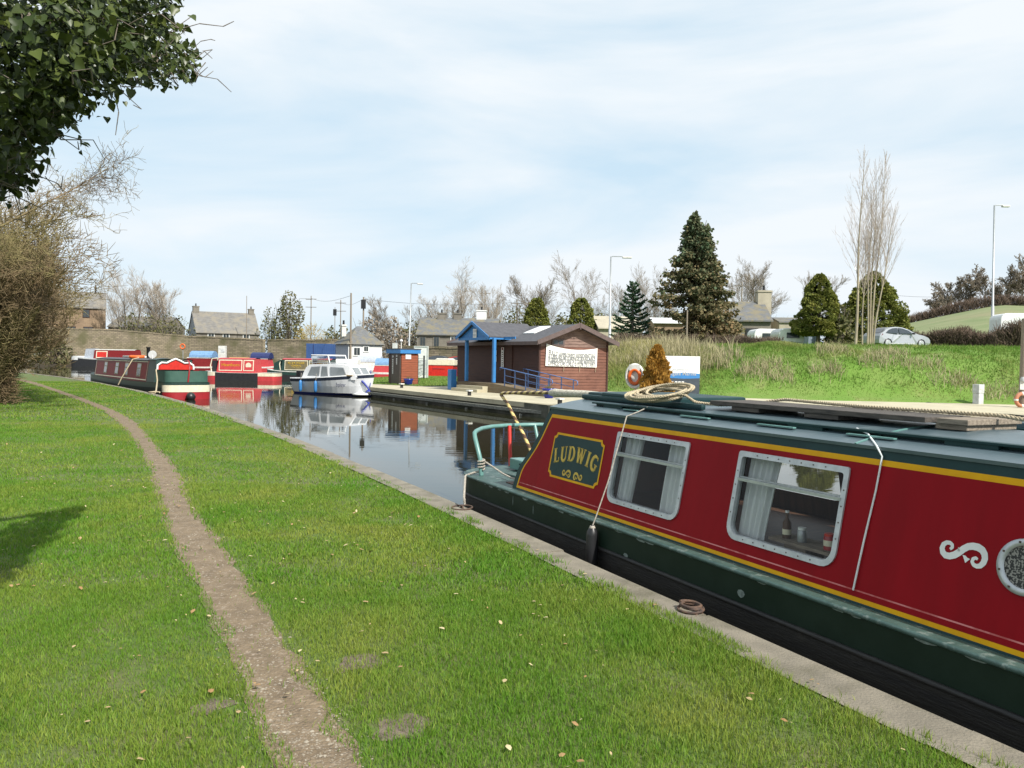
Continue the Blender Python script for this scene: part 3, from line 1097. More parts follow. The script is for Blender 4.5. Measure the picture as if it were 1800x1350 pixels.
li.box((6, 0, ZG + .006), (11, 1.7, .01))
li.build('cabin_lining', M['inside'], boat, recalc=False)
# roof
b = MB()
YT = .748
ys = np.linspace(-YT - .012, YT + .012, 13)
rz_ = lambda y: ZT + .09 * (1 - (y / YT) ** 2)
for i in range(12):
    y0, y1 = ys[i], ys[i + 1]
    b.add([(1.30 - .0, y0, rz_(y0)), (CX1 + .05, y0, rz_(y0)), (CX1 + .05, y1, rz_(y1)), (1.30, y1, rz_(y1))], [(0, 1, 2, 3)], 0, True)
for y in (ys[0], ys[-1]):
    b.add([(1.30, y, rz_(y)), (CX1 + .05, y, rz_(y)), (CX1 + .05, y * .999, rz_(y) - .02), (1.3, y * .999, rz_(y) - .02)], [(0, 1, 2, 3)], 0)
b.add([(1.30, y, rz_(y)) for y in ys] + [(1.30, y, ZT - .06) for y in ys[::-1]], [tuple(range(26))])
b.build('roof', M['roofgreen'], boat)
# weld seams across the roof
for x in (5.05, 7.9):
    b = MB()
    for i in range(12):
        b.bar((x, ys[i], rz_(ys[i]) + .003), (x, ys[i + 1], rz_(ys[i + 1]) + .003), .014, .006)
    b.build('roof_seam', M['palegreen'], boat)
# hand rails
for sg in (-1, 1):
    b = MB()
    yr = sg * .575
    z0 = rz_(.575)
    b.box(((1.85 + CX1) / 2, yr, z0 + .026), (CX1 - 1.85, .06, .016))
    b.box(((1.85 + CX1) / 2, yr + .024 * -sg, z0 + .012), (CX1 - 1.85, .008, .03))
    x = 2.2
    while x < CX1:
        b.box((x, yr, z0 + .008), (.3, .05, .03))
        x += 1.15
    b.build('hand_rail', M['boatgreen'], boat, bevel=.004)
for x in (2.55, 3.42, 4.28, 5.05):  # pale plates standing in for bright roof seen through gaps under the rail
    b = MB()
    b.box((x, -.635, rz_(.635) + .012), (.34 if x > 3 else .22, .03, .01))
    b.build('rail_gap_plate', M['palegreen'], boat, bevel=.003)
# sliding hatch
b = MB()
hz = rz_(0)
b.box((1.5, .05, hz + .02), (.3, .8, .07), mi=0)
b.box((2.2, .05, hz + .03), (1.1, .86, .065), mi=0)
for sg in (-1, 1):
    b.box((2.25, .05 + sg * .42, hz + .005), (1.9, .05, .05))
b.build('sliding_hatch', M['boatgreen'], boat, bevel=.02)
b = MB()
b.box((4.3, .62, rz_(.62) + .05), (2.2, .1, .06))
b.build('roof_rail', M['roofgreen'], boat, bevel=.01)


# windows
def boat_window(wd, sgn, parent, opener=True):
    x0, x1, z0, z1 = wd
    yy = lambda z, d: (ytz(z) - d) * (1 if sgn < 0 else -1)

    def rr(e, rad):
        pts = []
        a0, a1, c0, c1 = x0 - e, x1 + e, z0 - e, z1 + e
        rt = .02
        for cxx, czz, ra, s in ((a0 + rad, c0 + rad, rad, 180), (a1 - rad, c0 + rad, rad, 270), (a1 - rt, c1 - rt, rt, 0), (a0 + rt, c1 - rt, rt, 90)):
            for q in range(6):
                an = math.radians(s + 18 * q)
                pts.append((cxx + ra * math.cos(an), czz + ra * math.sin(an)))
        return pts
    A, B_ = rr(.0, .1), rr(-.036, .07)
    n = len(A)
    b = MB()
    vo = [(x, yy(z, .012), z) for x, z in A]
    vi = [(x, yy(z, .012), z) for x, z in B_]
    vb = [(x, yy(z, -.03), z) for x, z in B_]
    va = [(x, yy(z, -.002), z) for x, z in A]
    b.add(vo + vi + vb + va, [(i, (i + 1) % n, n + (i + 1) % n, n + i) for i in range(n)] + [(n + i, n + (i + 1) % n, 2 * n + (i + 1) % n, 2 * n + i) for i in range(n)] + [(i, (i + 1) % n, 3 * n + (i + 1) % n, 3 * n + i) for i in range(n)])
    zb = z1 - .19
    b.bar((x0 + .03, yy(zb, .004), zb), (x1 - .03, yy(zb, .004), zb), .024, .02)
    b.bar((x0 + .03, yy(zb + .016, -.004), zb + .016), (x1 - .03, yy(zb + .016, -.004), zb + .016), .012, .008)
    for k in range(1, 8):
        for z in (z0 + .018, z1 - .018):
            b.box((x0 + .08 + (x1 - x0 - .16) * k / 8, yy(z, .013), z), (.007, .004, .007), mi=1)
    for k in range(1, 5):
        for x in (x0 + .018, x1 - .018):
            z = z0 + .08 + (z1 - z0 - .12) * k / 5
            b.box((x, yy(z, .013), z), (.007, .004, .007), mi=1)
    fr = b.build('window_frame', [M['alu'], M['rust']], parent)
    b = MB()
    b.add([(x, yy(z, -.012), z) for x, z in B_], [tuple(range(n))])
    b.build('window_pane', M['glass'], fr, recalc=False)
    return fr


def curtain(xa, xb, z0, z1, y, parent, taper=0., seed=0, amp=.018):
    b = MB()
    nx, nz = 40, 14
    vs, fs = [], []
    for j in range(nz + 1):
        t_ = j / nz
        z = z0 + (z1 - z0) * t_
        for i in range(nx + 1):
            s_ = i / nx
            xx0, xx1 = xa, xb + taper * (1 - t_)
            x = xx0 + (xx1 - xx0) * s_
            vs.append((x, y + .1966 * (z - ZG) + amp * math.sin(s_ * 34 + seed + .8 * math.sin(t_ * 3)) + .008 * math.sin(s_ * 13 + seed * 2), z))
    for j in range(nz):
        for i in range(nx):
            o = j * (nx + 1) + i
            fs.append((o, o + 1, o + nx + 2, o + nx + 1))
    return b.add(vs, fs, 0, True).build('curtain', M['curtain'], parent, recalc=False)


for wd in (W1, W2):
    fr = boat_window(wd, -1, boat)
    if wd is W1:
        curtain(wd[0] + .02, wd[0] + .26, .36, 1.0, -.83, fr, -.04, 1.)
        curtain(wd[1] - .34, wd[1] - .0, .36, 1.0, -.83, fr, 0., 2.2)
    else:
        curtain(wd[0] + .0, wd[0] + .3, .36, 1.0, -.83, fr, -.05, .4)
for wd in (W1, W2):
    boat_window(wd, 1, boat)
for wd in WINS[2:]:
    for sg in (-1, 1):
        boat_window(wd, sg, boat)
# galley shelf behind the second window
b = MB()
b.box((4.72, -.70, .46), (.62, .2, .02))
b.box((4.62, -.70, .37), (.18, .16, .16))
b.build('galley_shelf', M['wood'], boat)
for nm, lab, ct, lx, prof, m_ in (
        ('bottle', 'brown bottle with a cream label on the shelf behind the middle boat window', 'bottle', 4.50, [(.028, 0), (.028, .1), (.01, .13), (.01, .165)], 'inside'),
        ('spice_jar', 'small clear spice jar beside the bottle behind the middle boat window', 'jar', 4.63, [(.026, 0), (.03, .01), (.03, .07), (.024, .08)], 'steel'),
        ('sauce_jar', 'red sauce jar on the shelf behind the middle boat window', 'jar', 4.85, [(.034, 0), (.034, .075), (.028, .085)], 'red')):
    tg = thing(nm, lab, ct, l2w(lx, -.73, .471), BRZ)
    MB().lathe(prof, 12).build('body', M[m_], tg)
    MB().lathe([(prof[-1][0] + .003, prof[-1][1]), (prof[-1][0] + .003, prof[-1][1] + .014)], 12).build('lid', M['brightred' if nm == 'sauce_jar' else 'white'], tg)
    MB().lathe([(prof[0][0] + .0012, .025), (prof[0][0] + .0012, .06)], 12).build('paper_label', M['cream'], tg)

# porthole
b = MB()
pc, pr = (6.105, .672), .132
Rp = Matrix.Rotation(math.radians(90) - math.atan(.1966), 3, 'X')
b.lathe([(pr, -.002), (pr, .012), (pr - .03, .014), (pr - .032, -.03)], 40, (pc[0], ytz(pc[1]), pc[1]), 0, Rp)
po = MB()
vs = []
for q, (ra, zz) in enumerate([(pr, .0), (pr, .012), (pr - .03, .014), (pr - .033, -.01)]):
    for j in range(40):
        vs.append(Rp @ Vector((ra * math.cos(j * math.pi / 20), ra * math.sin(j * math.pi / 20), zz)) + Vector((pc[0], ytz(pc[1]), pc[1])))
po.add(vs, [(q * 40 + j, q * 40 + (j + 1) % 40, (q + 1) * 40 + (j + 1) % 40, (q + 1) * 40 + j) for q in range(3) for j in range(40)], 0, True)
for q in range(8):
    an = q * math.pi / 4 + .3
    v = Rp @ Vector(((pr - .015) * math.cos(an), (pr - .015) * math.sin(an), .014)) + Vector((pc[0], ytz(pc[1]), pc[1]))
    po.box(v, (.009, .006, .009), mi=1)
prt = po.build('porthole', [M['alu'], M['rust']], boat)
b = MB()
b.add([Rp @ Vector(((pr - .032) * math.cos(j * math.pi / 20), (pr - .032) * math.sin(j * math.pi / 20), -.004 + .0)) + Vector((pc[0], ytz(pc[1]), pc[1])) for j in range(40)], [tuple(range(40))])
M['mesh'] = mat('punched_grille', (.25, .24, .22), .6, col2=(.02, .02, .02), scale=110, detail=0., lo=.45, hi=.5)
b.v = [(v[0], v[1] - .006, v[2]) for v in b.v]
b.build('grille', M['mesh'], prt, recalc=False)


sidefn = lambda a, c, d: (a, ytz(c) - .0015 - d, c)


def ribbon(b, pts, wds, d0=.0, d1=.0016, fn=sidefn):
    """a flat painted stroke of varying width on the cabin side"""
    n = len(pts)
    Lf, Rt = [], []
    for i, (x, z) in enumerate(pts):
        x0, z0 = pts[max(i - 1, 0)]
        x1, z1 = pts[min(i + 1, n - 1)]
        l = math.hypot(x1 - x0, z1 - z0) or 1
        nx, nz = -(z1 - z0) / l, (x1 - x0) / l
        Lf.append((x + nx * wds[i] / 2, z + nz * wds[i] / 2))
        Rt.append((x - nx * wds[i] / 2, z - nz * wds[i] / 2))
    vs = [fn(a, c, d1) for a, c in Lf] + [fn(a, c, d1) for a, c in Rt]
    b.add(vs, [(i, i + 1, n + i + 1, n + i) for i in range(n - 1)])


# S-scroll traced as a brush stroke (x, y, width), then scaled to where it is painted
SCR = [(1412, 916, 14), (1424, 906, 18), (1424, 892, 18), (1412, 882, 20), (1395, 880, 22), (1378, 890, 26), (1370, 910, 29), (1374, 932, 31), (1388, 948, 33), (1410, 952, 34),
       (1436, 946, 36), (1460, 932, 36), (1484, 914, 35), (1508, 902, 35), (1534, 900, 36), (1560, 906, 37), (1582, 920, 36), (1594, 942, 34), (1596, 966, 32), (1588, 988, 30),
       (1572, 1004, 26), (1552, 1006, 22), (1536, 998, 20), (1528, 982, 18), (1534, 966, 18), (1548, 962, 16), (1558, 970, 12)]
SPUR = [(1478, 946), (1492, 988), (1518, 968), (1502, 960), (1494, 950)]
SPUR2 = [(1456, 904), (1448, 934), (1466, 926)]
on_side = lambda cx_, cy_: w2l(D(1200 + cx_ / 3, 660 + cy_ / 3, 4.0))


def side_pt(cx_, cy_):
    px, py = 1200 + cx_ / 3, 660 + cy_ / 3
    d = ray(px, py)
    yl = -.845
    for _ in range(4):
        q_ = on_y(px, py, yl)
        yl = ytz(q_.z)
    return q_.x, q_.z


sc_pts = [(*side_pt(x, y), w_) for x, y, w_ in SCR]
scx = (min(p[0] for p in sc_pts) + max(p[0] for p in sc_pts)) / 2
scz = (min(p[1] for p in sc_pts) + max(p[1] for p in sc_pts)) / 2
MPP = (max(p[0] for p in sc_pts) - min(p[0] for p in sc_pts)) / 226


def scroll(b, cx, cz, k_, flip=1, fn=sidefn, d1=.0016):
    tr_ = lambda x, z: (cx + flip * (x - scx) * k_, cz + (z - scz) * k_)
    dn = []
    for (a0, c0, w0), (a1, c1, w1) in zip(sc_pts[:-1], sc_pts[1:]):
        dn += [(a0 + (a1 - a0) * q / 3, c0 + (c1 - c0) * q / 3, w0 + (w1 - w0) * q / 3) for q in range(3)]
    dn.append(sc_pts[-1])
    ribbon(b, [tr_(x, z) for x, z, w_ in dn], [w_ * MPP * k_ * .95 for x, z, w_ in dn], d1=d1, fn=fn)
    for sp_ in (SPUR, SPUR2):
        b.add([fn(*tr_(*side_pt(x, y)), d1) for x, y in sp_], [tuple(range(len(sp_)))])


b = MB()
scroll(b, scx, scz, 1.)
b.build('scroll_ornament', M['white'], boat, recalc=False)

# name panel
x0, x1, z0, z1, ch = 1.495, 2.41, .478, .905, .05


def notch(e):
    a0, a1, c0, c1 = x0 + e, x1 - e, z0 + e, z1 - e
    pts = []
    for cxx, czz, s in ((a0, c0, 90), (a1, c0, 180), (a1, c1, 270), (a0, c1, 0)):
        for q in range(6):
            an = math.radians(s - 18 * q)
            pts.append((cxx + ch * math.cos(an), czz + ch * .8 * math.sin(an)))
    return pts


b = MB()
A, B_ = notch(0), notch(.02)
n = len(A)
b.add([sidefn(x, z, .002) for x, z in A] + [sidefn(x, z, .002) for x, z in B_], [(i, (i + 1) % n, n + (i + 1) % n, n + i) for i in range(n)], 1)
b.add([sidefn(x, z, .002) for x, z in B_], [tuple(range(n))], 0)
pan = b.build('name_panel', [M['boatgreen'], M['yellowband']], boat, recalc=False)
# hand painted serif letters: strokes in a unit box (width, strokes)
SER = .09
THK, THN = .22, .10


def arc(cx, cz, rx, rz, a0, a1, n=14):
    return [(cx + rx * math.cos(math.radians(a0 + (a1 - a0) * i / n)), cz + rz * math.sin(math.radians(a0 + (a1 - a0) * i / n))) for i in range(n + 1)]


LET = {
    'L': (.62, [([(.16, 0), (.16, 1)], THK), ([(0, .97), (.34, .97)], .06), ([(0, .035), (.6, .035)], .07), ([(.58, .0), (.58, .3)], .07)]),
    'U': (.78, [([(.17, 1), (.17, .32)] + arc(.4, .3, .23, .28, 180, 360), [THK] * 2 + [THK - .1 * i / 14 for i in range(15)]), ([(.63, .3), (.63, 1)], THN), ([(0, .97), (.34, .97)], .06), ([(.5, .97), (.78, .97)], .06)]),
    'D': (.78, [([(.17, 0), (.17, 1)], THK), ([(.0, .965), (.34, .965)] + arc(.34, .5, .33, .465, 90, -90) + [(0, .035)], [.07, .08] + [.08 + .15 * math.sin(math.pi * i / 14) for i in range(15)] + [.07])]),
    'W': (1.08, [([(.16, 1), (.34, 0)], THK), ([(.36, .02), (.54, 1)], THN), ([(.54, 1), (.72, 0)], THK), ([(.74, .02), (.92, 1)], THN), ([(.0, .97), (.32, .97)], .06), ([(.42, .97), (.66, .97)], .06), ([(.8, .97), (1.06, .97)], .06)]),
    'I': (.36, [([(.18, 0), (.18, 1)], THK), ([(0, .97), (.36, .97)], .06), ([(0, .03), (.36, .03)], .06)]),
    'G': (.8, [(arc(.42, .5, .31, .46, 55, 325, 18), [.1 + .13 * math.sin(math.pi * i / 18) for i in range(19)]), ([(.62, .1), (.62, .42)], .18), ([(.46, .42), (.78, .42)], .06), ([(.66, .74), (.66, .98)], .07)]),
}
gb, sb = MB(), MB()
word = 'LUDWIG'
H_, XS = .135, .155
tot = sum(LET[c][0] for c in word) * XS + .022 * 5
xp = 1.957 - tot / 2
for c in word:
    wd, st = LET[c]
    xc = xp + wd * XS / 2
    u_ = (xc - 1.957) / (tot / 2)
    zb = .665 - .055 * u_ * u_
    rot = -.27 * u_
    for pts, wdt in st:
        P2 = []
        for x, z in pts:
            dx, dz = (x - wd / 2) * XS, (z - .5) * H_
            P2.append((xc + dx * math.cos(rot) - dz * math.sin(rot), zb + .07 + dx * math.sin(rot) + dz * math.cos(rot)))
        ww = [k_ * .15 for k_ in (wdt if isinstance(wdt, list) else [wdt] * len(pts))]
        ribbon(gb, P2, ww, d1=.0042)
        ribbon(sb, [(x + .007, z - .007) for x, z in P2], ww, d1=.0032)
    xp += wd * XS + .022
M['gold'] = mat('gold_paint', (.6, .42, .05), .45, col2=(.45, .28, .03), scale=20)
M['shade'] = mat('letter_shade', (.12, .13, .02), .5)
scroll(gb, 1.85, .545, .62, 1, d1=.0042)
scroll(gb, 2.06, .54, .62, -1, d1=.0042)
gb.build('lettering', M['gold'], pan, recalc=False)
sb.build('letter_shadow', M['shade'], pan, recalc=False)

# stern guard rail
rp_ = [(-.10, -.88, ZG), (-.12, -.89, .45), (-.26, -.90, .69), (-.31, -.885, .735), (-.38, -.83, .752), (-.62, -.66, .757), (-.80, -.45, .76), (-.9, -.2, .762), (-.93, .1, .762), (-.9, .3, .762), (-.78, .5, .76), (-.6, .68, .755), (-.36, .85, .745), (-.29, .9, .7), (-.13, .89, .45), (-.11, .88, ZG)]
srl = MB()
srl.tube(rp_, .026, 10)
srail = srl.build('stern_rail', M['palegreen'], boat)
tag(MB().tube([(-.74, -.2, ZG), (-.87, -.16, .76)], .024, 10).build('stanchion', M['brightred'], srail), 'bright red stanchion')
for y_ in (.2,):
    MB().tube([(-.62, y_, ZG), (-.86, y_, .76)], .022, 8).build('stanchion', M['palegreen'], srail)
# stern coaming / deck locker
b = MB()
b.box((.35, 0, ZG + .012), (.85, 1.2, .024))
b.build('deck_board', M['decktop'], boat, bevel=.005)
b = MB()
b.box((-.28, .12, ZG + .08), (.34, .95, .13))
b.build('stern_locker', M['palegreen'], boat, bevel=.015)
for y_ in (-.35, .35):
    b = MB()
    b.lathe([(.035, ZG), (.03, ZG + .09), (.045, ZG + .1), (.045, ZG + .115)], 12, (-.1, y_, 0))
    b.build('mooring_dolly', M['boatgreen'], boat)
# tiller
tl_pts = [on_y(935, 797, 0), on_y(921, 765, 0), on_y(905, 735, 0), on_y(892, 709, 0), on_y(880, 693, 0)]
bar_ = [on_y(884, 691, 0), on_y(930, 690, 0), on_y(972, 690.5, 0)]
full = [Vector((tl_pts[0].x + .12, 0, ZG))] + tl_pts + bar_
dense = []
for i in range(len(full) - 1):
    for q in range(10):
        dense.append(full[i].lerp(full[i + 1], q / 10))
dense.append(full[-1])
dense = smooth_line(dense, 3)
dist = [0]
for i in range(1, len(dense)):
    dist.append(dist[-1] + (dense[i] - dense[i - 1]).length)
# barber-pole bands wind round the tube
b = MB()
nseg = 12
step = .012
pts = [dense[0]]
tot_ = dist[-1]
ts = np.arange(0, tot_, step)
cx_ = [np.interp(ts, dist, [p[k_] for p in dense]) for k_ in range(3)]
b.tube([(cx_[0][i], cx_[1][i], cx_[2][i]) for i in range(len(ts))], .021, nseg)
nf = (len(ts) - 1) * nseg
for i in range(len(ts) - 1):
    for j in range(nseg):
        b.m[i * nseg + j] = 0 if ((ts[i] / .17 + j / nseg) % 1) < .5 else 1
M['stripeyellow'] = mat('tiller_cream', (.7, .52, .2), .4)
M['stripebrown'] = mat('tiller_brown', (.12, .06, .03), .4)
til = b.build('tiller', [M['stripeyellow'], M['stripebrown']], boat, recalc=False)
hp = [on_y(968, 690.5, 0), on_y(975, 690.5, 0), on_y(1010, 692, 0), on_y(1052, 694, 0)]
b = MB()
b.tube([hp[0], hp[1], hp[1].lerp(hp[2], .5), hp[2], hp[2].lerp(hp[3], .6), hp[3]], [.035, .05, .042, .042, .04, .034], 12)
M['ropewrap'] = mat('rope_whipping', (.62, .58, .48), .9, col2=(.4, .37, .3), scale=30, bump=.5, bscale=60)
b.build('tiller_grip', M['ropewrap'], til)


# ---- ropes and things lying on the boat
def twisted(pts, r_, m, name, parent=None, strands=3, pitch=.09, step=.015):
    """laid rope: three strands wound round one another"""
    pts = [Vector(p) for p in pts]
    ds = [0]
    for i in range(1, len(pts)):
        ds.append(ds[-1] + (pts[i] - pts[i - 1]).length)
    tt = np.arange(0, ds[-1], step)
    c = np.stack([np.interp(tt, ds, [p[k_] for p in pts]) for k_ in range(3)], -1)
    for _ in range(3):
        c[1:-1] = (c[:-2] + 2 * c[1:-1] + c[2:]) / 4
    tg_ = np.gradient(c, axis=0)
    tg_ /= np.linalg.norm(tg_, axis=1, keepdims=True) + 1e-9
    ref = np.array([[.12, .2, 1.]])
    a = np.cross(tg_, ref)
    a /= np.linalg.norm(a, axis=1, keepdims=True) + 1e-9
    b2 = np.cross(tg_, a)
    b = MB()
    for s_ in range(strands):
        ph = 2 * math.pi * (tt / pitch + s_ / strands)
        q = c + (a * np.cos(ph)[:, None] + b2 * np.sin(ph)[:, None]) * r_ * .55
        b.tube([tuple(v) for v in q], r_ * .58, 5)
    return b.build(name, m, parent, recalc=False)


# coil of rope
cpt = []
rr_ = random.Random(8)
cxl, cyl = 2.62, -.40
for loop in range(9):
    ox, oy = cxl + rr_.uniform(-.05, .05) + .012 * loop, cyl + rr_.uniform(-.05, .05)
    ax, ay = .34 + rr_.uniform(-.10, .05), .15 + rr_.uniform(-.05, .04)
    zz = rz_(.4) + .06 + .007 * loop
    for q in range(20):
        an = 2 * math.pi * q / 20
        cpt.append(l2w(ox + ax * math.cos(an) + .05 * math.sin(an), oy + ay * math.sin(an), zz + .055 * math.sin(an) + .04))
tail = [l2w(3.0, -.3, rz_(.3) + .05), l2w(3.2, -.22, rz_(.2) + .03), l2w(3.35, -.05, rz_(0) + .03)]
tag(twisted(cpt + tail, .013, M['rope'], 'rope_coil', pitch=.07, step=.02), 'loose coil of cream rope lying on the roof of the red and green narrowboat', 'rope')
# long rope along the roof and over the planks
lp = [l2w(3.3, .05, rz_(0) + .02), l2w(3.4, .12, rz_(0) + .06), l2w(3.55, .16, hz + .085), l2w(4.4, .05, hz + .078), l2w(5.4, .02, hz + .085), l2w(5.6, .06, hz + .06), l2w(5.95, .1, hz + .03), l2w(7.2, .14, hz + .02), l2w(9, .05, hz + .02)]
tag(twisted(lp, .013, M['rope'], 'roof_rope', pitch=.07), 'single cream rope running along the narrowboat roof over the dark planks', 'rope')
# thin line from the rail down to the fender
l1 = [l2w(2.72, -.58, rz_(.58) + .035), l2w(2.70, -.66, rz_(.66) + .012), l2w(2.69, -.772, ZT - .005), l2w(2.70, -.95, .6), l2w(2.69, -1.06, .3), l2w(2.685, -1.085, .235)]
fd = thing('boat_fender', 'black rubber sausage fender hanging on a cord against the green hull', 'fender', l2w(2.685, -1.09, .2), BRZ)
b = MB()
for c_ in range(len(l1) - 1):
    pass
Minv = Matrix.Translation(-Vector(l2w(2.685, -1.09, .2)))
Rz = Matrix.Rotation(-BRZ, 3, 'Z')
loc_ = lambda p: Rz @ (Vector(p) - l2w(2.685, -1.09, .2))
b.tube([loc_(p) for p in l1], .006, 6)
b.build('cord', M['rope2'], fd)
b = MB()
b.lathe([(.012, .035), (.025, .015), (.045, -.02), (.05, -.05), (.05, -.33), (.042, -.38), (.015, -.4)], 14)
b.build('body', M['rubber'], fd)
MB().lathe([(.022, -.005), (.028, .012), (.02, .03)], 10).build('knot', M['rope2'], fd)
# pale cord hanging down the cabin side
l2_ = [l2w(4.9, -.58, rz_(.58) + .035), l2w(5.0, -.6, rz_(.6) + .015), l2w(5.2, -.765, ZT + .002), l2w(5.245, -.77, 1.09), l2w(5.235, -.80, .9), l2w(5.215, -.865, .6), l2w(5.2, -.918, .335)]
tag(MB().tube(l2_, .0055, 6).build('hanging_cord', M['curtain']), 'thin white cord hanging from the roof rail down the red cabin side', 'cord')
# stern mooring line to the first ring
ring1, ring2 = P(812, 894, .02), P(1214, 1073, .02)
ml_ = [l2w(-.12, -.85, ZG + .05), l2w(-.16, -.95, ZG + .03), l2w(-.2, -1.04, ZG - .01), ring1 + Vector((.02, .0, .12)), ring1 + Vector((.03, .0, .03))]
tag(twisted(ml_, .013, M['rope2'], 'mooring_line', pitch=.07), 'pale mooring line from the stern deck down to the iron ring on the bank', 'rope')
hz2 = []
for q in range(30):
    an = q * .75
    hz2.append(l2w(-.11 + .045 * math.cos(an), -.88 + .045 * math.sin(an), ZG + .07 + .004 * q))
hz2 += [l2w(-.0, -.8, ZG + .12), l2w(.2, -.74, ZG + .05), l2w(.45, -.76, ZG + .04), l2w(.8, -.72, ZG + .05)]
tag(twisted(hz2, .011, M['rope2'], 'stern_rope', pitch=.06), 'grey rope wound round the foot of the pale green stern rail', 'rope')
for i, (pc_, lab) in enumerate(((ring1, 'rusty mooring ring on the coping with the pale stern line tied to it'),
                                (ring2, 'rusty mooring ring with a scrap of old rope knotted round it'))):
    mr_ = thing('mooring_ring', lab, 'mooring ring', pc_, BRZ, 'mooring rings on the coping')
    ra = .12 if i == 0 else .085
    MB().tube([(ra * math.cos(a) , ra * .9 * math.sin(a), .012 + .006 * math.sin(a)) for a in np.linspace(0, 2 * math.pi, 28)[:-1]], .009, 7, 0, True).build('ring', M['rust'], mr_)
    MB().tube([(-.03, -.0, -.02), (-.02, .0, .03), (.02, 0, .03), (.03, 0, -.02)] if i == 0 else [(ra - .02, .05, -.02), (ra - .01, .0, .03), (ra, -.03, -.02)], .01, 7).build('staple', M['rust'], mr_)
    if i == 1:
        kn = []
        for q in range(40):
            an = q * .42
            kn.append((.075 * math.cos(an) * (1 + .1 * math.sin(q)), .055 * math.sin(an), .02 + .0006 * q))
        MB().tube(kn, .01, 6).build('rope_scrap', M['rust'], mr_)
# planks on the roof
zt = hz + .095
gp = thing('gangplank', 'long dark weathered gangplank lying on timber blocks on the narrowboat roof', 'plank', l2w(4.35, -.1, hz), BRZ)
pa, pb = w2l(P(1262, 708, 1.31)), w2l(P(1655, 734, 1.31))
gx0, gx1 = 3.2, 5.16
b = MB()
b.box(((gx0 + gx1) / 2 - 4.35, .0, .046), (gx1 - gx0, .42, .034))
b.build('board', M['plankdark'], gp, bevel=.004)
for x_ in (-.75, .0):
    MB().box((x_, 0, .012), (.3, .4, .034)).build('batten', M['plankdark'], gp, bevel=.004)
bk = thing('timber_block', 'two stacked short weathered timber blocks at the end of the dark roof plank', 'timber block', l2w(5.27, -.0, hz), BRZ)
for j in range(2):
    MB().box((.02 * j, 0, .012 + .033 * j), (.2, .46 + .04 * j, .032)).build('block', M['wood'], bk, bevel=.004)
pk = MB().box((0, 0, .055), (2.6, .2, .03))
tag(pk.build('roof_plank', M['newwood'], None, loc=l2w(6.9, .36, hz - .02)), 'pale yellow plank lying on the roof beyond the stacked blocks', 'plank')
bpy.data.objects['roof_plank'].rotation_euler.z = BRZ
#SECTION MID
# ------------------------------------------------------------------ ON THE QUAY
OA, OB = P(796, 685, QZ), P(975, 699, QZ)
OT = (OB - OA).normalized()
OG = Vector((-OT.y, OT.x, 0))
W0 = OB + OG * 1.2


def on_line(o, t, px):                     # where the line o + k t is seen at picture column px
    d = ray(px, 660)
    # solve o + k t = s d (in plan)
    det = t.x * -d.y + d.x * t.y
    k_ = (o.x * -d.y + d.x * o.y) / -det
    return o + t * k_


OP1 = on_line(W0, OT, 947)
ORZ = math.atan2(OT.y, OT.x)
oloc = lambda p: Matrix.Rotation(-ORZ, 3, 'Z') @ (Vector(p) - Vector((OP1.x, OP1.y, QZ)))
o2w = lambda x, y, z: Vector((OP1.x, OP1.y, QZ)) + OT * x + OG * y + Vector((0, 0, z))


def on_oplane(px, py, pt, nrm):
    d = ray(px, py)
    o = Vector((0, 0, EYE))
    return oloc(o + d * ((pt - o).dot(nrm) / d.dot(nrm)))


front = lambda px, py, y=0.: on_oplane(px, py, o2w(0, y, 0), OG)
gable = lambda px, py, x=0.: on_oplane(px, py, o2w(x, 0, 0), OT)
GW = oloc(on_line(Vector((OP1.x, OP1.y, QZ)), OG, 1066)).y
FL = -oloc(on_line(Vector((OP1.x, OP1.y, QZ)), OT, 804)).x
EZ = front(947, 598).z
AP = gable(1018, 573)
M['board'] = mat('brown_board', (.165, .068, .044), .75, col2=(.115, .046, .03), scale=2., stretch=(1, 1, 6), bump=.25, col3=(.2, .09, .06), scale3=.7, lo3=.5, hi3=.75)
M['board2'] = mat('dark_shaded_board', (.058, .021, .014), .7, col2=(.04, .015, .011), scale=2., stretch=(1, 1, 6), bump=.25)  # darker copy with shade in its colour for unlit walls; also posts, door
M['board3'] = mat('red_brown_board', (.27, .072, .03), .75, col2=(.19, .05, .022), scale=2., stretch=(1, 1, 6), bump=.2)
M['barge'] = mat('grey_brown_fascia', (.12, .085, .08), .7, col2=(.09, .065, .06))
M['rampbrick'] = brickmat('ramp_brick', (.2, .15, .09), (.15, .11, .07), (.19, .16, .11), 1., .45, .15, msize=.012)


def cladding(b, A, B, z0, z1, step, nrm, mi=0, clip=None, zmi=None):
    """overlapping boards from A to B (plan points)"""
    A, B, nrm = Vector(A), Vector(B), Vector(nrm)
    z = z0
    while z < z1 - .01:
        ze = min(z + step, z1)
        a0, c0 = (0, 1) if not clip else clip(z)
        a1, c1 = (0, 1) if not clip else clip(ze)
        q = lambda f_, zz, o: A + (B - A) * f_ + nrm * o + Vector((0, 0, zz))
        m_ = mi if not zmi or z < zmi[0] else zmi[1]
        b.add([q(a0, z, .022), q(c0, z, .022), q(c1, ze, .004), q(a1, ze, .004)], [(0, 1, 2, 3)], m_)
        b.add([q(a0, z, .022), q(c0, z, .022), q(c0, z, -.01), q(a0, z, -.01)], [(0, 1, 2, 3)], m_)
        z = ze


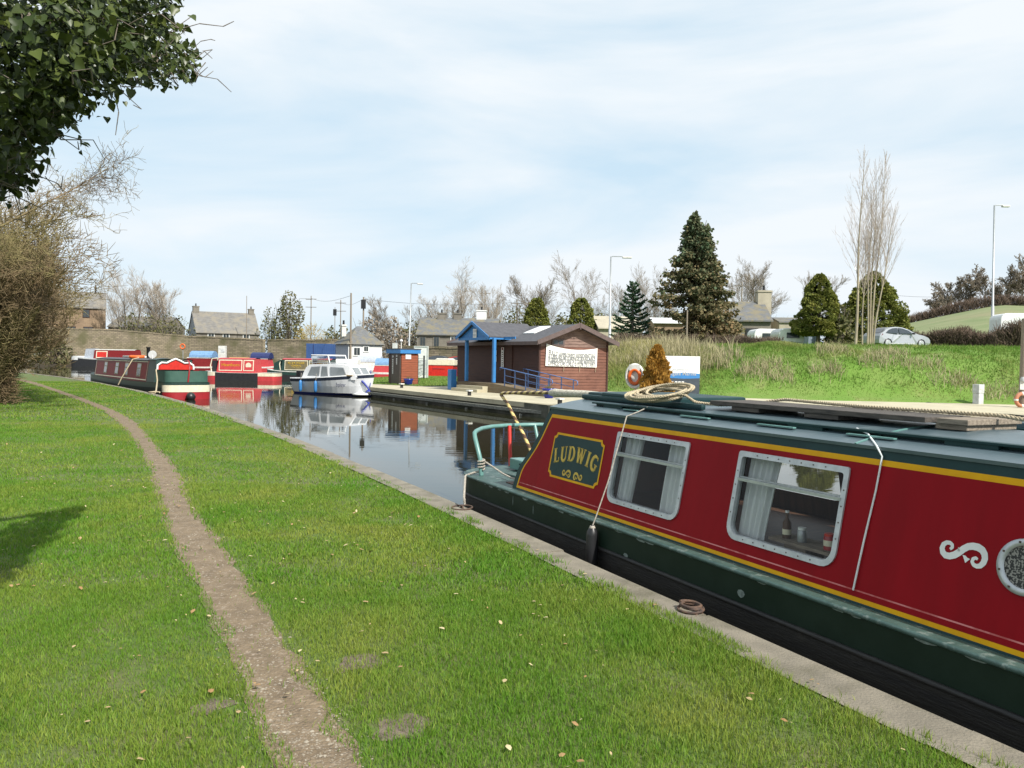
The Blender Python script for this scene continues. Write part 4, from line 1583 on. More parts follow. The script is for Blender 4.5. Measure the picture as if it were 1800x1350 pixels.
off = thing('marina_office', 'single storey brown timber office with grey roof and blue gabled porch on the quay', 'office', (OP1.x, OP1.y, QZ), ORZ)
b = MB()
rise = AP.z - EZ
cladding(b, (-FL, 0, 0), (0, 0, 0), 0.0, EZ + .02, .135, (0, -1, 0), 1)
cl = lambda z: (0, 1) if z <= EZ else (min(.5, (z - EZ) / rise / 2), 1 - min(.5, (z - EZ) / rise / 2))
cladding(b, (0, 0, 0), (0, GW, 0), 0.0, AP.z - .06, .135, (1, 0, 0), 0, cl, (EZ - .35, 2))  # sunlit tone on this gable, painted shade on the other walls
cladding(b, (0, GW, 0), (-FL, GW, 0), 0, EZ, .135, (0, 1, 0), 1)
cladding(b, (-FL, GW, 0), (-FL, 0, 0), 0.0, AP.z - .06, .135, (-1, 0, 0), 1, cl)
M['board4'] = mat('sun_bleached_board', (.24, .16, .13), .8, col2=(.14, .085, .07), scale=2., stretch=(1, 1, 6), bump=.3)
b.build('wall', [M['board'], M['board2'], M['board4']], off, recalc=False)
for y_ in (0, GW):
    MB().box((.012, y_, EZ / 2), (.09, .09, EZ)).build('corner_post', M['board2'], off)
# roof
OV, OE = .42, .38
slope = rise / (GW / 2)
rf = MB()
for sg in (0, 1):
    yb = -OE if sg == 0 else GW + OE
    zb = EZ - OE * slope + .07
    yt, ztp = GW / 2, AP.z + .07
    q = [(-FL - OV, yb, zb), (OV, yb, zb), (OV, yt, ztp), (-FL - OV, yt, ztp)]
    lo = [(a, c, d - .06) for a, c, d in q]
    rf.add(q + lo, [(0, 1, 2, 3), (4, 7, 6, 5), (0, 4, 5, 1), (1, 5, 6, 2), (3, 2, 6, 7), (0, 3, 7, 4)])
roof = rf.build('roof', M['felt'], off)
for x_ in (OV + .015, -FL - OV - .015):
    b = MB()
    for sg in (0, 1):
        yb = -OE - .02 if sg == 0 else GW + OE + .02
        zb = EZ - OE * slope + .03
        b.bar((x_, yb, zb), (x_, GW / 2, AP.z + .02), .035, .2)
    b.box((x_ + .01, GW / 2, AP.z - .03), (.05, .05, .3))
    b.build('barge_board', M['barge'], roof)
b = MB()
b.box((-FL / 2, -OE - .02, EZ - OE * slope - .0), (FL + 2 * OV, .03, .16))
b.build('eaves_board', M['barge'], roof)
s0, s1 = front(927, 579, .9), front(960, 570, 1.5)
b = MB()
zr = lambda y: EZ + slope * y + .075
xa = front(943, 574, 1.2).x
b.add([(xa - .45, .75, zr(.75) + .05), (xa + .45, .75, zr(.75) + .05), (xa + .45, 1.7, zr(1.7) + .05), (xa - .45, 1.7, zr(1.7) + .05),
       (xa - .45, .75, zr(.75)), (xa + .45, .75, zr(.75)), (xa + .45, 1.7, zr(1.7)), (xa - .45, 1.7, zr(1.7))], [(0, 1, 2, 3), (0, 4, 5, 1), (1, 5, 6, 2), (2, 6, 7, 3), (3, 7, 4, 0)])
b.build('skylight', M['white'], roof)
# porch
PY = -1.2
pl_, pr_ = front(806, 593, PY), front(862, 593, PY)
pa_ = front(833, 566, PY)
pxl, pxr, pzb, pza = pl_.x, pr_.x, (pl_.z + pr_.z) / 2, pa_.z
pxm = (pxl + pxr) / 2
porch = thing('porch', None, None)
bpy.data.objects.remove(porch)
b = MB()
for sg in (-1, 1):
    xe = pxl if sg < 0 else pxr
    q = [(xe, PY - .12, pzb + .04), (xe, 1.6, pzb + .04), (pxm, 1.9, pza + .02), (pxm, PY - .12, pza + .02)]
    lo = [(a, c, d - .05) for a, c, d in q]
    b.add(q + lo, [(0, 1, 2, 3), (4, 7, 6, 5), (0, 4, 5, 1), (0, 3, 7, 4), (2, 6, 7, 3), (1, 5, 6, 2)])
b.build('porch_roof', M['felt'], off)
b = MB()
b.prism([(pxl + .12, pzb - .05), (pxr - .12, pzb - .05), (pxm, pza - .12)], lambda a, c, d: (a, PY + d, c), 0, .03)
for sg in (-1, 1):
    xe = pxl - .03 if sg < 0 else pxr + .03
    b.bar((xe, PY - .14, pzb - .03), (pxm, PY - .14, pza - .03), .035, .14)
b.box((pxm, PY - .01, pzb - .07), (pxr - pxl - .1, .06, .13))
for xe in (pxl + .05, pxr - .05):
    b.box((xe, (PY + 0) / 2 - .02, pzb - .04), (.06, -PY - .0, .12))
b.build('porch_gable', M['blue'], off)
xn, zn = front(836, 586, PY).x, front(836, 586, PY).z
b = MB().box((xn, PY - .045, zn), (.3, .02, .42), mi=0)
for j in range(2):
    for i in range(5):
        b.box((xn - .1 + .05 * i, PY - .058, zn + .1 - .2 * j), (.02, .004, .12), mi=1)
b.build('notice_board', [M['white'], M['steel']], off)
PLZ = .42
for px_ in (820, 868):
    q = on_line(OB + OG * .14, OT, px_)
    q = oloc(q)
    MB().box((q.x, q.y, (PLZ + pzb) / 2), (.14, .14, pzb - PLZ - .1)).build('porch_post', M['blue'], off, bevel=.01)
MB().box((pxr + .42, -.42, pzb - .03), (1.0, .05, .1)).build('porch_beam', M['blue'], off)
# door and small things on the front
dx = front(892, 640).x
b = MB()
b.box((dx, -.03, 1.25 + .2), (.9, .05, 2.0))
dr = b.build('door', M['board2'], off)
MB().box((dx - .34, -.075, 1.35), (.03, .06, .14)).build('handle', M['steel'], dr)
nx0 = front(886, 628).x
b = MB().box((nx0, -.09, front(886, 628).z), (.2, .02, .95))
for i in range(9):
    b.box((nx0 + (i % 2) * .02, -.102, front(886, 612).z - .1 * i - .2), (.1, .004, .05), mi=1)
b.box((nx0, -.102, front(886, 628).z + .4), (.12, .004, .12), mi=2)
b.build('door_notice', [M['white'], M['barge'], M['maroon']], off)
b = MB()
for j in (0, 1):
    b.box((front(873, 625).x, -.06, front(873, 620).z - .3 * j), (.16, .02, .25))
b.build('wall_notice', M['white'], off)
MB().lathe([(.06, -.12), (.09, 0), (.06, .1)], 10, (front(884, 600).x, -.16, front(884, 600).z)).build('wall_lamp', M['greyplastic'], off)
# gable window
ga, gb_ = gable(971, 598), gable(990, 606)
b = MB()
b.box((.03, (ga.y + gb_.y) / 2, (ga.z + gb_.z) / 2), (.04, abs(gb_.y - ga.y) + .1, abs(ga.z - gb_.z) + .1))
wf = b.build('window', M['barge'], off)
b = MB()
for q in (.27, .73):
    b.box((.052, ga.y + (gb_.y - ga.y) * q, (ga.z + gb_.z) / 2), (.012, abs(gb_.y - ga.y) * .4, abs(ga.z - gb_.z) * .9))
b.build('pane', M['darkglass'], wf)
# platform, steps
b = MB()
b.box(((-FL + -.6) / 2 + .2, -.6 + .005, PLZ / 2 - .01), (FL - 2.8, 1.19, PLZ - .02))
fx0 = oloc(OA).x
plat = thing('x', None, None)
bpy.data.objects.remove(plat)
b = MB()
b.box(((fx0 + pxr + .25) / 2, -.585, PLZ / 2), (pxr + .25 - fx0, 1.23, PLZ))
b.build('porch_floor', M['rampbrick'], off)
b = MB()
sa, sb_ = oloc(on_line(OB, OT, 812)).x, oloc(on_line(OB, OT, 858)).x
for j in range(2):
    h_ = PLZ - .14 * (j + 1)
    b.box(((sa + sb_) / 2, -1.2 - .15 - .3 * j, h_ / 2), (sb_ - sa, .3, h_))
b.build('steps', M['quaytop'], off)
bx0 = oloc(on_line(OB, OT, 798)).x
b = MB().box((bx0 + .1, -1.36, .52), (.36, .3, 1.0))
tag(b.build('meter_cabinet', M['blue'], None, loc=None), 'narrow blue metal cabinet at the left end of the office porch', 'cabinet')
mc = bpy.data.objects['meter_cabinet']
mc.location = o2w(0, 0, 0)
mc.rotation_euler.z = ORZ
# ramp with rails
ramp = thing('access_ramp', 'sloping access ramp with blue tubular rails in front of the timber office', 'ramp', (OP1.x, OP1.y, QZ), ORZ)
rx0, rx1 = pxr + .26, oloc(OB).x
b = MB()
b.prism([(rx0, 0), (rx1, 0), (rx1, .03), (rx0, PLZ)], lambda a, c, d: (a, d, c), -1.2, -.06)
b.build('slope', M['rampbrick'], ramp)


def rail_run(y, xa, xb, za, zb, name='rail'):
    b = MB()
    zs = lambda x: PLZ + (0 - PLZ) * (x - rx0) / (rx1 - rx0)
    H0, H1 = za, zb
    n = 5
    xs = [xa + (xb - xa) * (.1 + .86 * i / (n - 1)) for i in range(n)]
    top = lambda x: H0 + (H1 - H0) * (x - xa) / (xb - xa)
    b.tube([(xa, y, top(xa) - .12), (xa, y, top(xa)), (xb, y, top(xb)), (xb + .12, y, top(xb) - .03), (xb + .14, y, top(xb) - .16), (xb + .05, y, top(xb) - .2)], .022, 8)
    for x in xs:
        b.tube([(x, y, max(0, min(PLZ, zs(x)))), (x, y, top(x))], .024, 8)
    for q in (.38, .74):
        b.tube([(xs[0], y, top(xs[0]) - .8 * q), (xs[-1], y, top(xs[-1]) - .8 * q)], .016, 6)
    b.build(name, M['railblue'], ramp)


M['railblue'] = mat('rail_blue', (.09, .17, .38), .4, col2=(.08, .15, .33))
a1, a2 = front(879, 646, -1.12), front(968, 667, -1.12)
rail_run(-1.12, a1.x, a2.x, a1.z, a2.z)
a1, a2 = front(920, 648, -.12), front(1012, 669, -.12)
rail_run(-.12, a1.x, min(a2.x, rx1 + .8), a1.z, a2.z)

# banner on the gable
bn = thing('banner', 'white cloth banner with grey capital lettering tied across the office gable', 'banner', (OP1.x, OP1.y, QZ), ORZ)
c00, c10, c11, c01 = gable(957, 643), gable(1047, 646), gable(1048.5, 612), gable(959, 604)


def bpt(u, v, d=0.):
    y = (c00.y * (1 - u) + c10.y * u) * (1 - v) + (c01.y * (1 - u) + c11.y * u) * v
    z = (c00.z * (1 - u) + c10.z * u) * (1 - v) + (c01.z * (1 - u) + c11.z * u) * v
    z -= .17 * math.sin(math.pi * u) ** .8 * v
    return (.075 + d + .015 * math.sin(u * 9) * math.sin(v * 3), y, z)


b = MB()
nu, nv = 30, 12
b.add([bpt(i / nu, j / nv) for j in range(nv + 1) for i in range(nu + 1)], [(j * (nu + 1) + i, j * (nu + 1) + i + 1, (j + 1) * (nu + 1) + i + 1, (j + 1) * (nu + 1) + i) for j in range(nv) for i in range(nu)], 0, True)
M['banner'] = mat('banner_cloth', (.78, .77, .72), .7, col2=(.7, .69, .64), scale=2)
b.build('cloth', M['banner'], bn, recalc=False)
BWd, BHt = (c10 - c00).length, (c01 - c00).length
tx = [('FULLY APPROVED RESIDENTIAL', .245, .63), ('& LEISURE MOORINGS AVAILABLE', .245, .46), ('PLEASE ENQUIRE AT THE MARINA', .245, .29), ('OFFICE OR CALL 01524 751 491', .245, .13)]
b = MB()
for s_, size, v in tx:
    vs, fs = text_geo(s_, size, bold=.008)
    wmax = max(abs(a) for a, c in vs) * 2
    k_ = BWd * .92 / wmax
    b.add([bpt(.5 + a * k_ / BWd, v + c * 1.35 / BHt, .008) for a, c in vs], fs)
M['bannertext'] = mat('grey_lettering', (.13, .14, .15), .7, col2=(.26, .27, .27), scale=3)
b.build('lettering', M['bannertext'], bn, recalc=False)
for u_ in (.35, .66, .98):
    MB().tube([bpt(u_, 0, .004), Vector(bpt(u_, 0, -.02)) - Vector((0, 0, .22))], .012, 5).build('tie', M['rope'], bn)

# kiosk
KC = P(705, 677, QZ)
kk = thing('timber_kiosk', 'small brown boarded kiosk with a blue fascia standing on the quay lawn', 'kiosk', KC, ORZ)
kl = 1.62
kr = 1.05
kz = 1.9
b = MB()
cladding(b, (-kl, 0, 0), (0, 0, 0), 0, kz, .13, (0, -1, 0), 1)
cladding(b, (0, 0, 0), (0, kr, 0), 0, kz, .13, (1, 0, 0), 0)  # sunlit tone on this face; the other kiosk sides carry painted shade
cladding(b, (0, kr, 0), (-kl, kr, 0), 0, kz, .13, (0, 1, 0), 1)
cladding(b, (-kl, kr, 0), (-kl, 0, 0), 0, kz, .13, (-1, 0, 0), 1)
b.build('wall', [M['board3'], M['board2']], kk, recalc=False)
b = MB().box((-kl / 2, kr / 2, kz + .02), (kl + .24, kr + .24, .24))
b.build('fascia', M['blue'], kk, bevel=.01)
MB().box((-kl / 2, kr / 2, kz + .16), (kl + .3, kr + .3, .05)).build('roof', M['felt'], kk)
M['kdoor'] = mat('grey_brown_door', (.09, .07, .06), .7, col2=(.06, .045, .04), stretch=(8, 8, 1))
b = MB()
b.box((-.62, -.04, kz / 2), (1.15, .05, kz - .12))
kd = b.build('door', M['kdoor'], kk)
for x_, z_, h_, w_ in ((-.95, 1.05, .85, .1), (-.45, 1.35, .36, .1), (-.95, 1.62, .1, .14), (-.45, 1.66, .1, .14)):
    b = MB().box((x_, -.075, z_), (w_, .015, h_))
    for i in range(int(h_ / .1)):
        b.box((x_, -.085, z_ - h_ / 2 + .05 + .1 * i), (w_ * .55, .004, .045), mi=1)
    b.build('door_sign', [M['white'], M['barge']], kd)
MB().box((.035, .42, 1.62), (.02, .34, .27)).build('wall_sign', M['white'], kk)


def plant_pot(px, py, label, s_=1.):
    o = thing('plant_pot', label, 'plant pot', P(px, py, QZ), 0, 'blue glazed plant pots on the quay')
    MB().lathe([(.16 * s_, 0), (.24 * s_, .12 * s_), (.27 * s_, .3 * s_), (.3 * s_, .34 * s_), (.33 * s_, .42 * s_), (.27 * s_, .42 * s_), (.25 * s_, .36 * s_)], 20).build('pot', M['potblue'], o)
    b = MB().lathe([(.25 * s_, .35 * s_), (.15 * s_, .4 * s_), (.02, .41 * s_)], 14)
    b.build('soil', M['earth'], o)
    r = random.Random(px)
    sg = []
    for i in range(90):
        an, ra = r.uniform(0, 6.28), r.uniform(0, .2 * s_)
        p0 = Vector((ra * math.cos(an), ra * math.sin(an), .38 * s_))
        sg.append((p0, p0 + Vector((r.uniform(-.08, .08), r.uniform(-.08, .08), r.uniform(.05, .16))), .008, .003))
    segs_mesh('stems', sg, M['roughstem'], o)


M['roughstem'] = mat('withered_stem', (.16, .12, .05), .9, col2=(.1, .12, .03))
plant_pot(718, 677.5, 'round blue glazed plant pot standing against the small kiosk', .9)
plant_pot(965, 700, 'round blue glazed plant pot at the foot of the access ramp', .95)

# bollards on the quay edge
for px, py, lab in ((706, 681.5, 'low black bollard with a white cap, on the quay edge near the kiosk'), (825, 695, 'low black bollard with a white cap, on the quay below the porch steps'), (984, 711, 'low black bollard with a white cap, just past the ramp foot')):
    o = thing('bollard', lab, 'bollard', P(px, py, QZ + .01), ORZ, 'white capped bollards along the quay')
    MB().box((0, 0, .08), (.12, .12, .18)).build('post', M['black'], o, bevel=.01)
    MB().box((0, 0, .195), (.26, .2, .06)).build('cap', M['offwhite'], o, bevel=.012)
# white board door behind the kiosk, iron post and strands
wp = P(741, 668, QZ + .03)
o = thing('white_shed_door', 'tall white panelled door standing beyond the kiosk', 'door', D(740, 668, wp.y + 6).xy.to_3d() + Vector((0, 0, QZ)), ORZ + .7)
MB().box((0, 0, 1.25), (1.15, .1, 2.5)).build('leaf', M['white'], o)
b = MB()
for i in range(12):
    b.box((0, -.06, .3 + .1 * i), (1.0, .02, .03))
b.box((-.55, -.07, 1.25), (.08, .03, 2.5))
b.box((.55, -.07, 1.25), (.08, .03, 2.5))
b.box((0, -.07, 2.46), (1.02, .03, .08))
b.build('slats', M['greyplastic'], o)
fp = thing('wire_fence', 'short dark post and wire fence running back from the kiosk', 'fence', KC + OG * 1.0, ORZ)
b = MB()
dq = P(745, 666.5, QZ)
dv = Matrix.Rotation(-ORZ, 3, 'Z') @ (dq - (KC + OG * 1.0))
for f_ in (0.04, 1.0):
    MB().box((dv.x * f_, dv.y * f_, .85), (.09, .09, 1.8)).build('post', M['black'], fp)
for j in range(7):
    b.tube([(0, 0, .2 + .22 * j), (dv.x, dv.y, .2 + .22 * j)], .012, 5)
b.build('wire', M['black'], fp)

# lifebuoy in its white housing
lp_ = D(1116, 661, 27.5)
lh = thing('lifebuoy_housing', 'white round lifebuoy housing with an orange ring inside, on a post by the conifer', 'lifebuoy', (lp_.x, lp_.y, QZ), math.radians(-18))
zc = lp_.z - QZ
R_ = Matrix.Rotation(math.radians(90), 3, 'X')
sq = Matrix(((.88, 0, 0), (0, 1, 0), (0, 0, 1.18)))
b = MB()
b.lathe([(.34, -.1), (.37, -.04), (.37, .06), (.33, .1), (.3, .09), (.29, .02)], 32, (0, 0, zc), 0, sq @ R_)
b.lathe([(.3, -.04), (.001, -.04)], 32, (0, 0, zc), 0, sq @ R_)
b.box((0, -.09, zc + .29), (.36, .02, .2))
b.build('housing', M['cream2'] if 'cream2' in M else M['offwhite'], lh)
tr_ = [((.2 * math.cos(a)) * .88, -.06, zc - .02 + .2 * math.sin(a) * 1.18) for a in np.linspace(0, 6.2832, 30)[:-1]]
MB().tube(tr_, .055, 10, 0, True).build('ring', M['orange'], lh)
MB().box((.03, .12, zc / 2 - .1), (.09, .09, zc)).build('post', M['wood'], lh)
# golden conifer in a tub
def leafcloud(name, pts, size, m, parent, seed=0, nrm=None, tint=None, shape='diamond', tintspread=.2):
    r = np.random.RandomState(seed)
    n = len(pts)
    d = r.normal(size=(n, 3)) if nrm is None else nrm + r.normal(0, .45, (n, 3))
    d /= np.linalg.norm(d, axis=1, keepdims=True) + 1e-9
    e = np.cross(d, r.normal(size=(n, 3)))
    e /= np.linalg.norm(e, axis=1, keepdims=True) + 1e-9
    s = np.asarray(size)
    if s.ndim == 0:
        s = s * (.6 + .8 * r.rand(n))
    s = s[:, None]
    if shape == 'diamond':
        V = np.stack([pts, pts + d * s * .5 + e * s * .3, pts + d * s, pts + d * s * .5 - e * s * .3], 1)
        Fi = np.array([[0, 1, 2, 3]])
    elif shape == 'spray':
        f_ = np.cross(d, e)
        V = np.stack([pts, pts + d * s * .6 + e * s * .42 + f_ * s * .12, pts + d * s + f_ * s * .0, pts + d * s * .6 - e * s * .42 + f_ * s * .12], 1)
        Fi = np.array([[0, 1, 2, 3]])
    Fc = (np.arange(n)[:, None, None] * V.shape[1] + Fi[None]).reshape(-1, Fi.shape[1])
    tn = r.rand(n) if tint is None else np.clip(tint + r.normal(0, tintspread, n), 0, 1)
    return np_mesh(name, V, Fc, m, parent, np.repeat(tn, V.shape[1]))


M['golden'] = mat('golden_foliage', (.5, .27, .04), .85, col2=(.24, .13, .025), tint=.75, scale=7., trans=.25)
cp = D(1154, 690, 26.5)
cg = thing('golden_conifer', 'golden brown dwarf conifer between the lifebuoy and the white and blue sign', 'conifer', (cp.x, cp.y, QZ))
zt_ = D(1154, 612, 26.5).z - QZ
r = np.random.RandomState(4)
n = 7000
h = r.rand(n) ** 1.15
lob = np.floor(r.rand(n) * 9)
an = r.rand(n) * 6.283
prof = .52 * (1 - h) ** .62 * (1 - .25 * np.exp(-((h) / .12) ** 2)) * (1 + .16 * np.sin(an * 3 + h * 14) + .12 * np.sin(an * 7 - h * 23))
ra = prof * (.72 + .3 * r.rand(n) ** .5)
pts = np.stack([ra * np.cos(an), ra * np.sin(an), .28 + h * (zt_ - .28)], -1)
nr = np.stack([np.cos(an) * .35, np.sin(an) * .35, np.full(n, 1.1)], -1)
leafcloud('foliage', pts, .13, M['golden'], cg, 5, nr, .3 + .25 * np.sin(an * 5 + h * 20), 'diamond')
MB().tube([(0, 0, .1), (0, 0, zt_ * .8)], .05, 6).build('trunk', M['rust'], cg)
MB().lathe([(.24, 0), (.3, .3), (.32, .32), (.28, .32)], 16).build('tub', M['wood'], cg)
# welcome sign
sp0, sp1 = D(1168, 693, 30.), D(1229, 695, 30.)
sw = (sp1 - sp0).length
sg_ = thing('welcome_sign', 'upright notice board, white above and dark grey below with a blue wave between', 'sign', ((sp0.x + sp1.x) / 2, 30., QZ), math.radians(2))
zt_, zw0, zw1 = D(1198, 626, 30).z - QZ, D(1198, 664, 30).z - QZ, D(1198, 657, 30).z - QZ
wv = lambda u, z, a: z + a * math.sin(u * 3.3 - .3)
N_ = 16
b = MB()
for mi, f0, f1 in ((2, lambda u: .15, lambda u: wv(u, zw0, -.03)), (1, lambda u: wv(u, zw0, -.03), lambda u: wv(u, zw1, .04)), (0, lambda u: wv(u, zw1, .04), lambda u: zt_)):
    vs = []
    for i in range(N_ + 1):
        u_ = i / N_
        vs += [(-sw / 2 + sw * u_, -.03, f0(u_)), (-sw / 2 + sw * u_, -.03, f1(u_))]
    b.add(vs, [(2 * i, 2 * i + 2, 2 * i + 3, 2 * i + 1) for i in range(N_)], mi)
b.box((0, 0.003, (zt_ + .15) / 2), (sw, .06, zt_ - .15), mi=0)
M['slategrey'] = mat('sign_grey', (.05, .065, .085), .5)
b.build('panel', [M['white'], M['blue'], M['slategrey']], sg_, recalc=False)
fn = lambda a, c: (a, -.034, c)
lettering(sg_, [('Welcome to', .15, -sw * .12, zt_ * .72), ('Galgate Marina', .19, -.06, zt_ * .63)], fn, M['alu'])
for i, (z_, l_) in enumerate(((.46, .6), (.38, .35), (.29, .22), (.2, .5), (.12, .36))):
    x_ = -sw / 2 + .12
    b = MB()
    while l_ > 0:
        ww = min(l_, .09 + .05 * (i % 3))
        b.box((x_ + ww / 2, -.036, zt_ * z_), (ww, .004, .035))
        x_ += ww + .035
        l_ -= ww + .035
    b.build('small_print', M['white'], sg_)
for x_ in (-sw / 2 + .08, sw / 2 - .08):
    MB().box((x_, .06, zt_ / 2), (.07, .06, zt_ - .02)).build('post', M['steel'], sg_)
# service pillar
sv = P(1719, 710, QZ)
o = thing('service_pillar', 'pale grey electricity pillar standing at the foot of the grassy bank', 'service pillar', (sv.x, sv.y, QZ - .02), math.radians(24))
zz = D(1719, 675, sv.y).z - QZ
MB().box((0, 0, zz * .28), (.3, .28, zz * .56)).build('base', M['greyplastic'], o, bevel=.01)
MB().box((0, 0, zz * .79), (.33, .3, zz * .44)).build('head', M['greyplastic'], o, bevel=.012)
MB().box((0, -.155, zz * .85), (.2, .01, zz * .2)).build('cover', M['offwhite'], o)
# post with a lifebelt at the right
pp = P(1797, 716, QZ)
o = thing('mooring_post', 'tall weathered wooden post at the right end of the quay', 'post', (pp.x, pp.y, QZ))
zz = D(1797, 560, pp.y).z - QZ
MB().lathe([(.14, -.1), (.13, zz * .5), (.12, zz)], 12).build('shaft', M['wood'], o)
MB().box((-.1, -.12, D(1793, 677, pp.y).z - QZ), (.18, .03, .34)).build('notice_plate', M['offwhite'], o)
MB().lathe([(.09, -.08), (.11, 0), (.07, .1)], 12, (-.08, -.13, D(1794, 667, pp.y).z - QZ)).build('socket', M['greyplastic'], o)
lb = D(1797, 703, pp.y - .15)
M['oldorange'] = mat('faded_orange', (.5, .2, .1), .6, col2=(.4, .17, .1))
o = thing('lifebelt', 'faded orange ring lifebelt hung low on the wooden post at the right edge', 'lifebelt', lb)
MB().tube([(.24 * math.cos(a), 0, .24 * math.sin(a)) for a in np.linspace(0, 6.2832, 28)[:-1]], .075, 10, 0, True).build('ring', M['oldorange'], o)
for a in (0, 1.57, 3.14, 4.71):
    MB().tube([(.24 * math.cos(a + d_), 0, .24 * math.sin(a + d_)) for d_ in (-.13, 0, .13)], .079, 10).build('band', M['offwhite'], o)
#SECTION FAR
# ------------------------------------------------------------------ TREES
M['bark'] = mat('grey_bark', (.17, .145, .115), .9, col2=(.11, .09, .07), scale=3)
M['twig'] = mat('bare_twig', (.27, .225, .17), .9, col2=(.18, .15, .115), scale=1)
M['paletwig'] = mat('pale_twig', (.42, .36, .29), .9, col2=(.33, .28, .22), scale=1)
M['palebark'] = mat('pale_bark', (.36, .31, .22), .85, col2=(.24, .2, .14), scale=2)
M['hawtwig'] = mat('hawthorn_twig', (.26, .185, .1), .9, col2=(.12, .085, .048), scale=.9, col3=(.25, .21, .09), scale3=.5)
M['ivy'] = mat('ivy_leaf', (.026, .045, .009), .4, col2=(.12, .15, .035), tint=.85, scale=3., trans=.2, spec=.4)
M['conifer'] = mat('conifer_green', (.035, .06, .014), .85, col2=(.085, .095, .02), tint=.7, scale=.8, trans=.1)
M['cypress'] = mat('cypress_green', (.1, .135, .022), .85, col2=(.23, .22, .04), tint=.7, scale=.9, trans=.25)
M['spruce'] = mat('spruce_mixed', (.07, .12, .06), .9, col2=(.24, .16, .075), tint=.8, scale=.35, detail=3., lo=.45, hi=.65, trans=.2)
M['monkey'] = mat('monkey_puzzle_green', (.025, .065, .03), .8, col2=(.05, .1, .045), tint=.7)
M['shrub'] = mat('shrub_leaf', (.07, .085, .03), .85, col2=(.17, .15, .06), tint=.75, scale=.5, trans=.15)
M['willow'] = mat('yellow_willow', (.42, .3, .06), .85, col2=(.3, .22, .07), scale=1)
M['hedge'] = mat('bare_hedge', (.15, .105, .075), .9, col2=(.085, .06, .045), scale=.8)


def rotv(v, ax, an):
    return Matrix.Rotation(an, 3, ax) @ v


def bare_tree(name, label, cat, base, h, spread, seed, group=None, stems=1, up=.5, twigmat='twig', barkmat='bark', levels=4, r0=None, dens=1., rmin=.009, first=.22, curve=.12, kr=.55, zlo=0.):
    r = random.Random(seed)
    trunk, tw = [], []
    r0 = r0 or h * .016

    def grow(p, d, L_, rad, lev):
        n = 5 if lev < 2 else 3
        sl = L_ / n
        segs = trunk if lev <= 1 else tw
        kids = []
        for i in range(n):
            d2 = (d + Vector((r.gauss(0, curve), r.gauss(0, curve), r.gauss(0, curve * .5) + (.05 if lev else 0)))).normalized()
            q = p + d2 * sl
            ra, rb = rad * (1 - .75 * i / n), rad * (1 - .75 * (i + 1) / n)
            segs.append((p, q, max(ra, rmin), max(rb, rmin * .8)))
            kids.append((p.copy(), q.copy(), d2.copy(), ra, (i + .5) / n))
            p, d = q, d2
        if lev >= levels:
            return
        nk = int((8, 7, 6, 6, 3)[min(lev, 4)] * dens)
        for k_ in range(nk):
            f_ = first + (1 - first) * (k_ + r.random()) / nk if lev == 0 else .15 + .85 * (k_ + r.random()) / nk
            a, q, dd, ra, _ = kids[min(n - 1, int(f_ * n))]
            pos = a.lerp(q, f_ * n - int(f_ * n) if f_ < 1 else 1)
            side = dd.orthogonal().normalized()
            side = rotv(side, dd, r.uniform(0, 6.283))
            an = r.uniform(.35, .75) * (1.5 - up) * (1.15 if lev == 0 else 1)
            nd_ = (dd * math.cos(an) + side * math.sin(an) * spread).normalized()
            nd_ = (nd_ + Vector((0, 0, up * .35))).normalized()
            kl_ = L_ * r.uniform(.42, .68) * (1.05 - .45 * f_ if lev == 0 else 1.0 - .3 * f_)
            grow(pos, nd_, kl_, max(ra * kr, rmin), lev + 1)
    for s_ in range(stems):
        if stems == 1:
            grow(Vector((0, 0, -.1)), Vector((r.gauss(0, .04), r.gauss(0, .04), 1)).normalized(), h * .78, r0, 0)
        else:
            an = 6.283 * s_ / stems + r.random()
            lean = r.uniform(.1, .32) * spread
            grow(Vector((.15 * math.cos(an), .15 * math.sin(an), -.1)), Vector((lean * math.cos(an), lean * math.sin(an), 1)).normalized(), h * r.uniform(.6, .8), r0 * r.uniform(.5, .9), 0)
    t_ = thing(name, label, cat, base, r.uniform(0, 6.28), group)
    segs_mesh('trunk', trunk, M[barkmat], t_, 5)
    segs_mesh('crown', tw, M[twigmat], t_, 3)
    return t_


def at_d(px, y, z):
    p = D(px, 640, y)
    return Vector((p.x, y, z))


def htop(px, py, y, z0):
    return D(px, py, y).z - z0


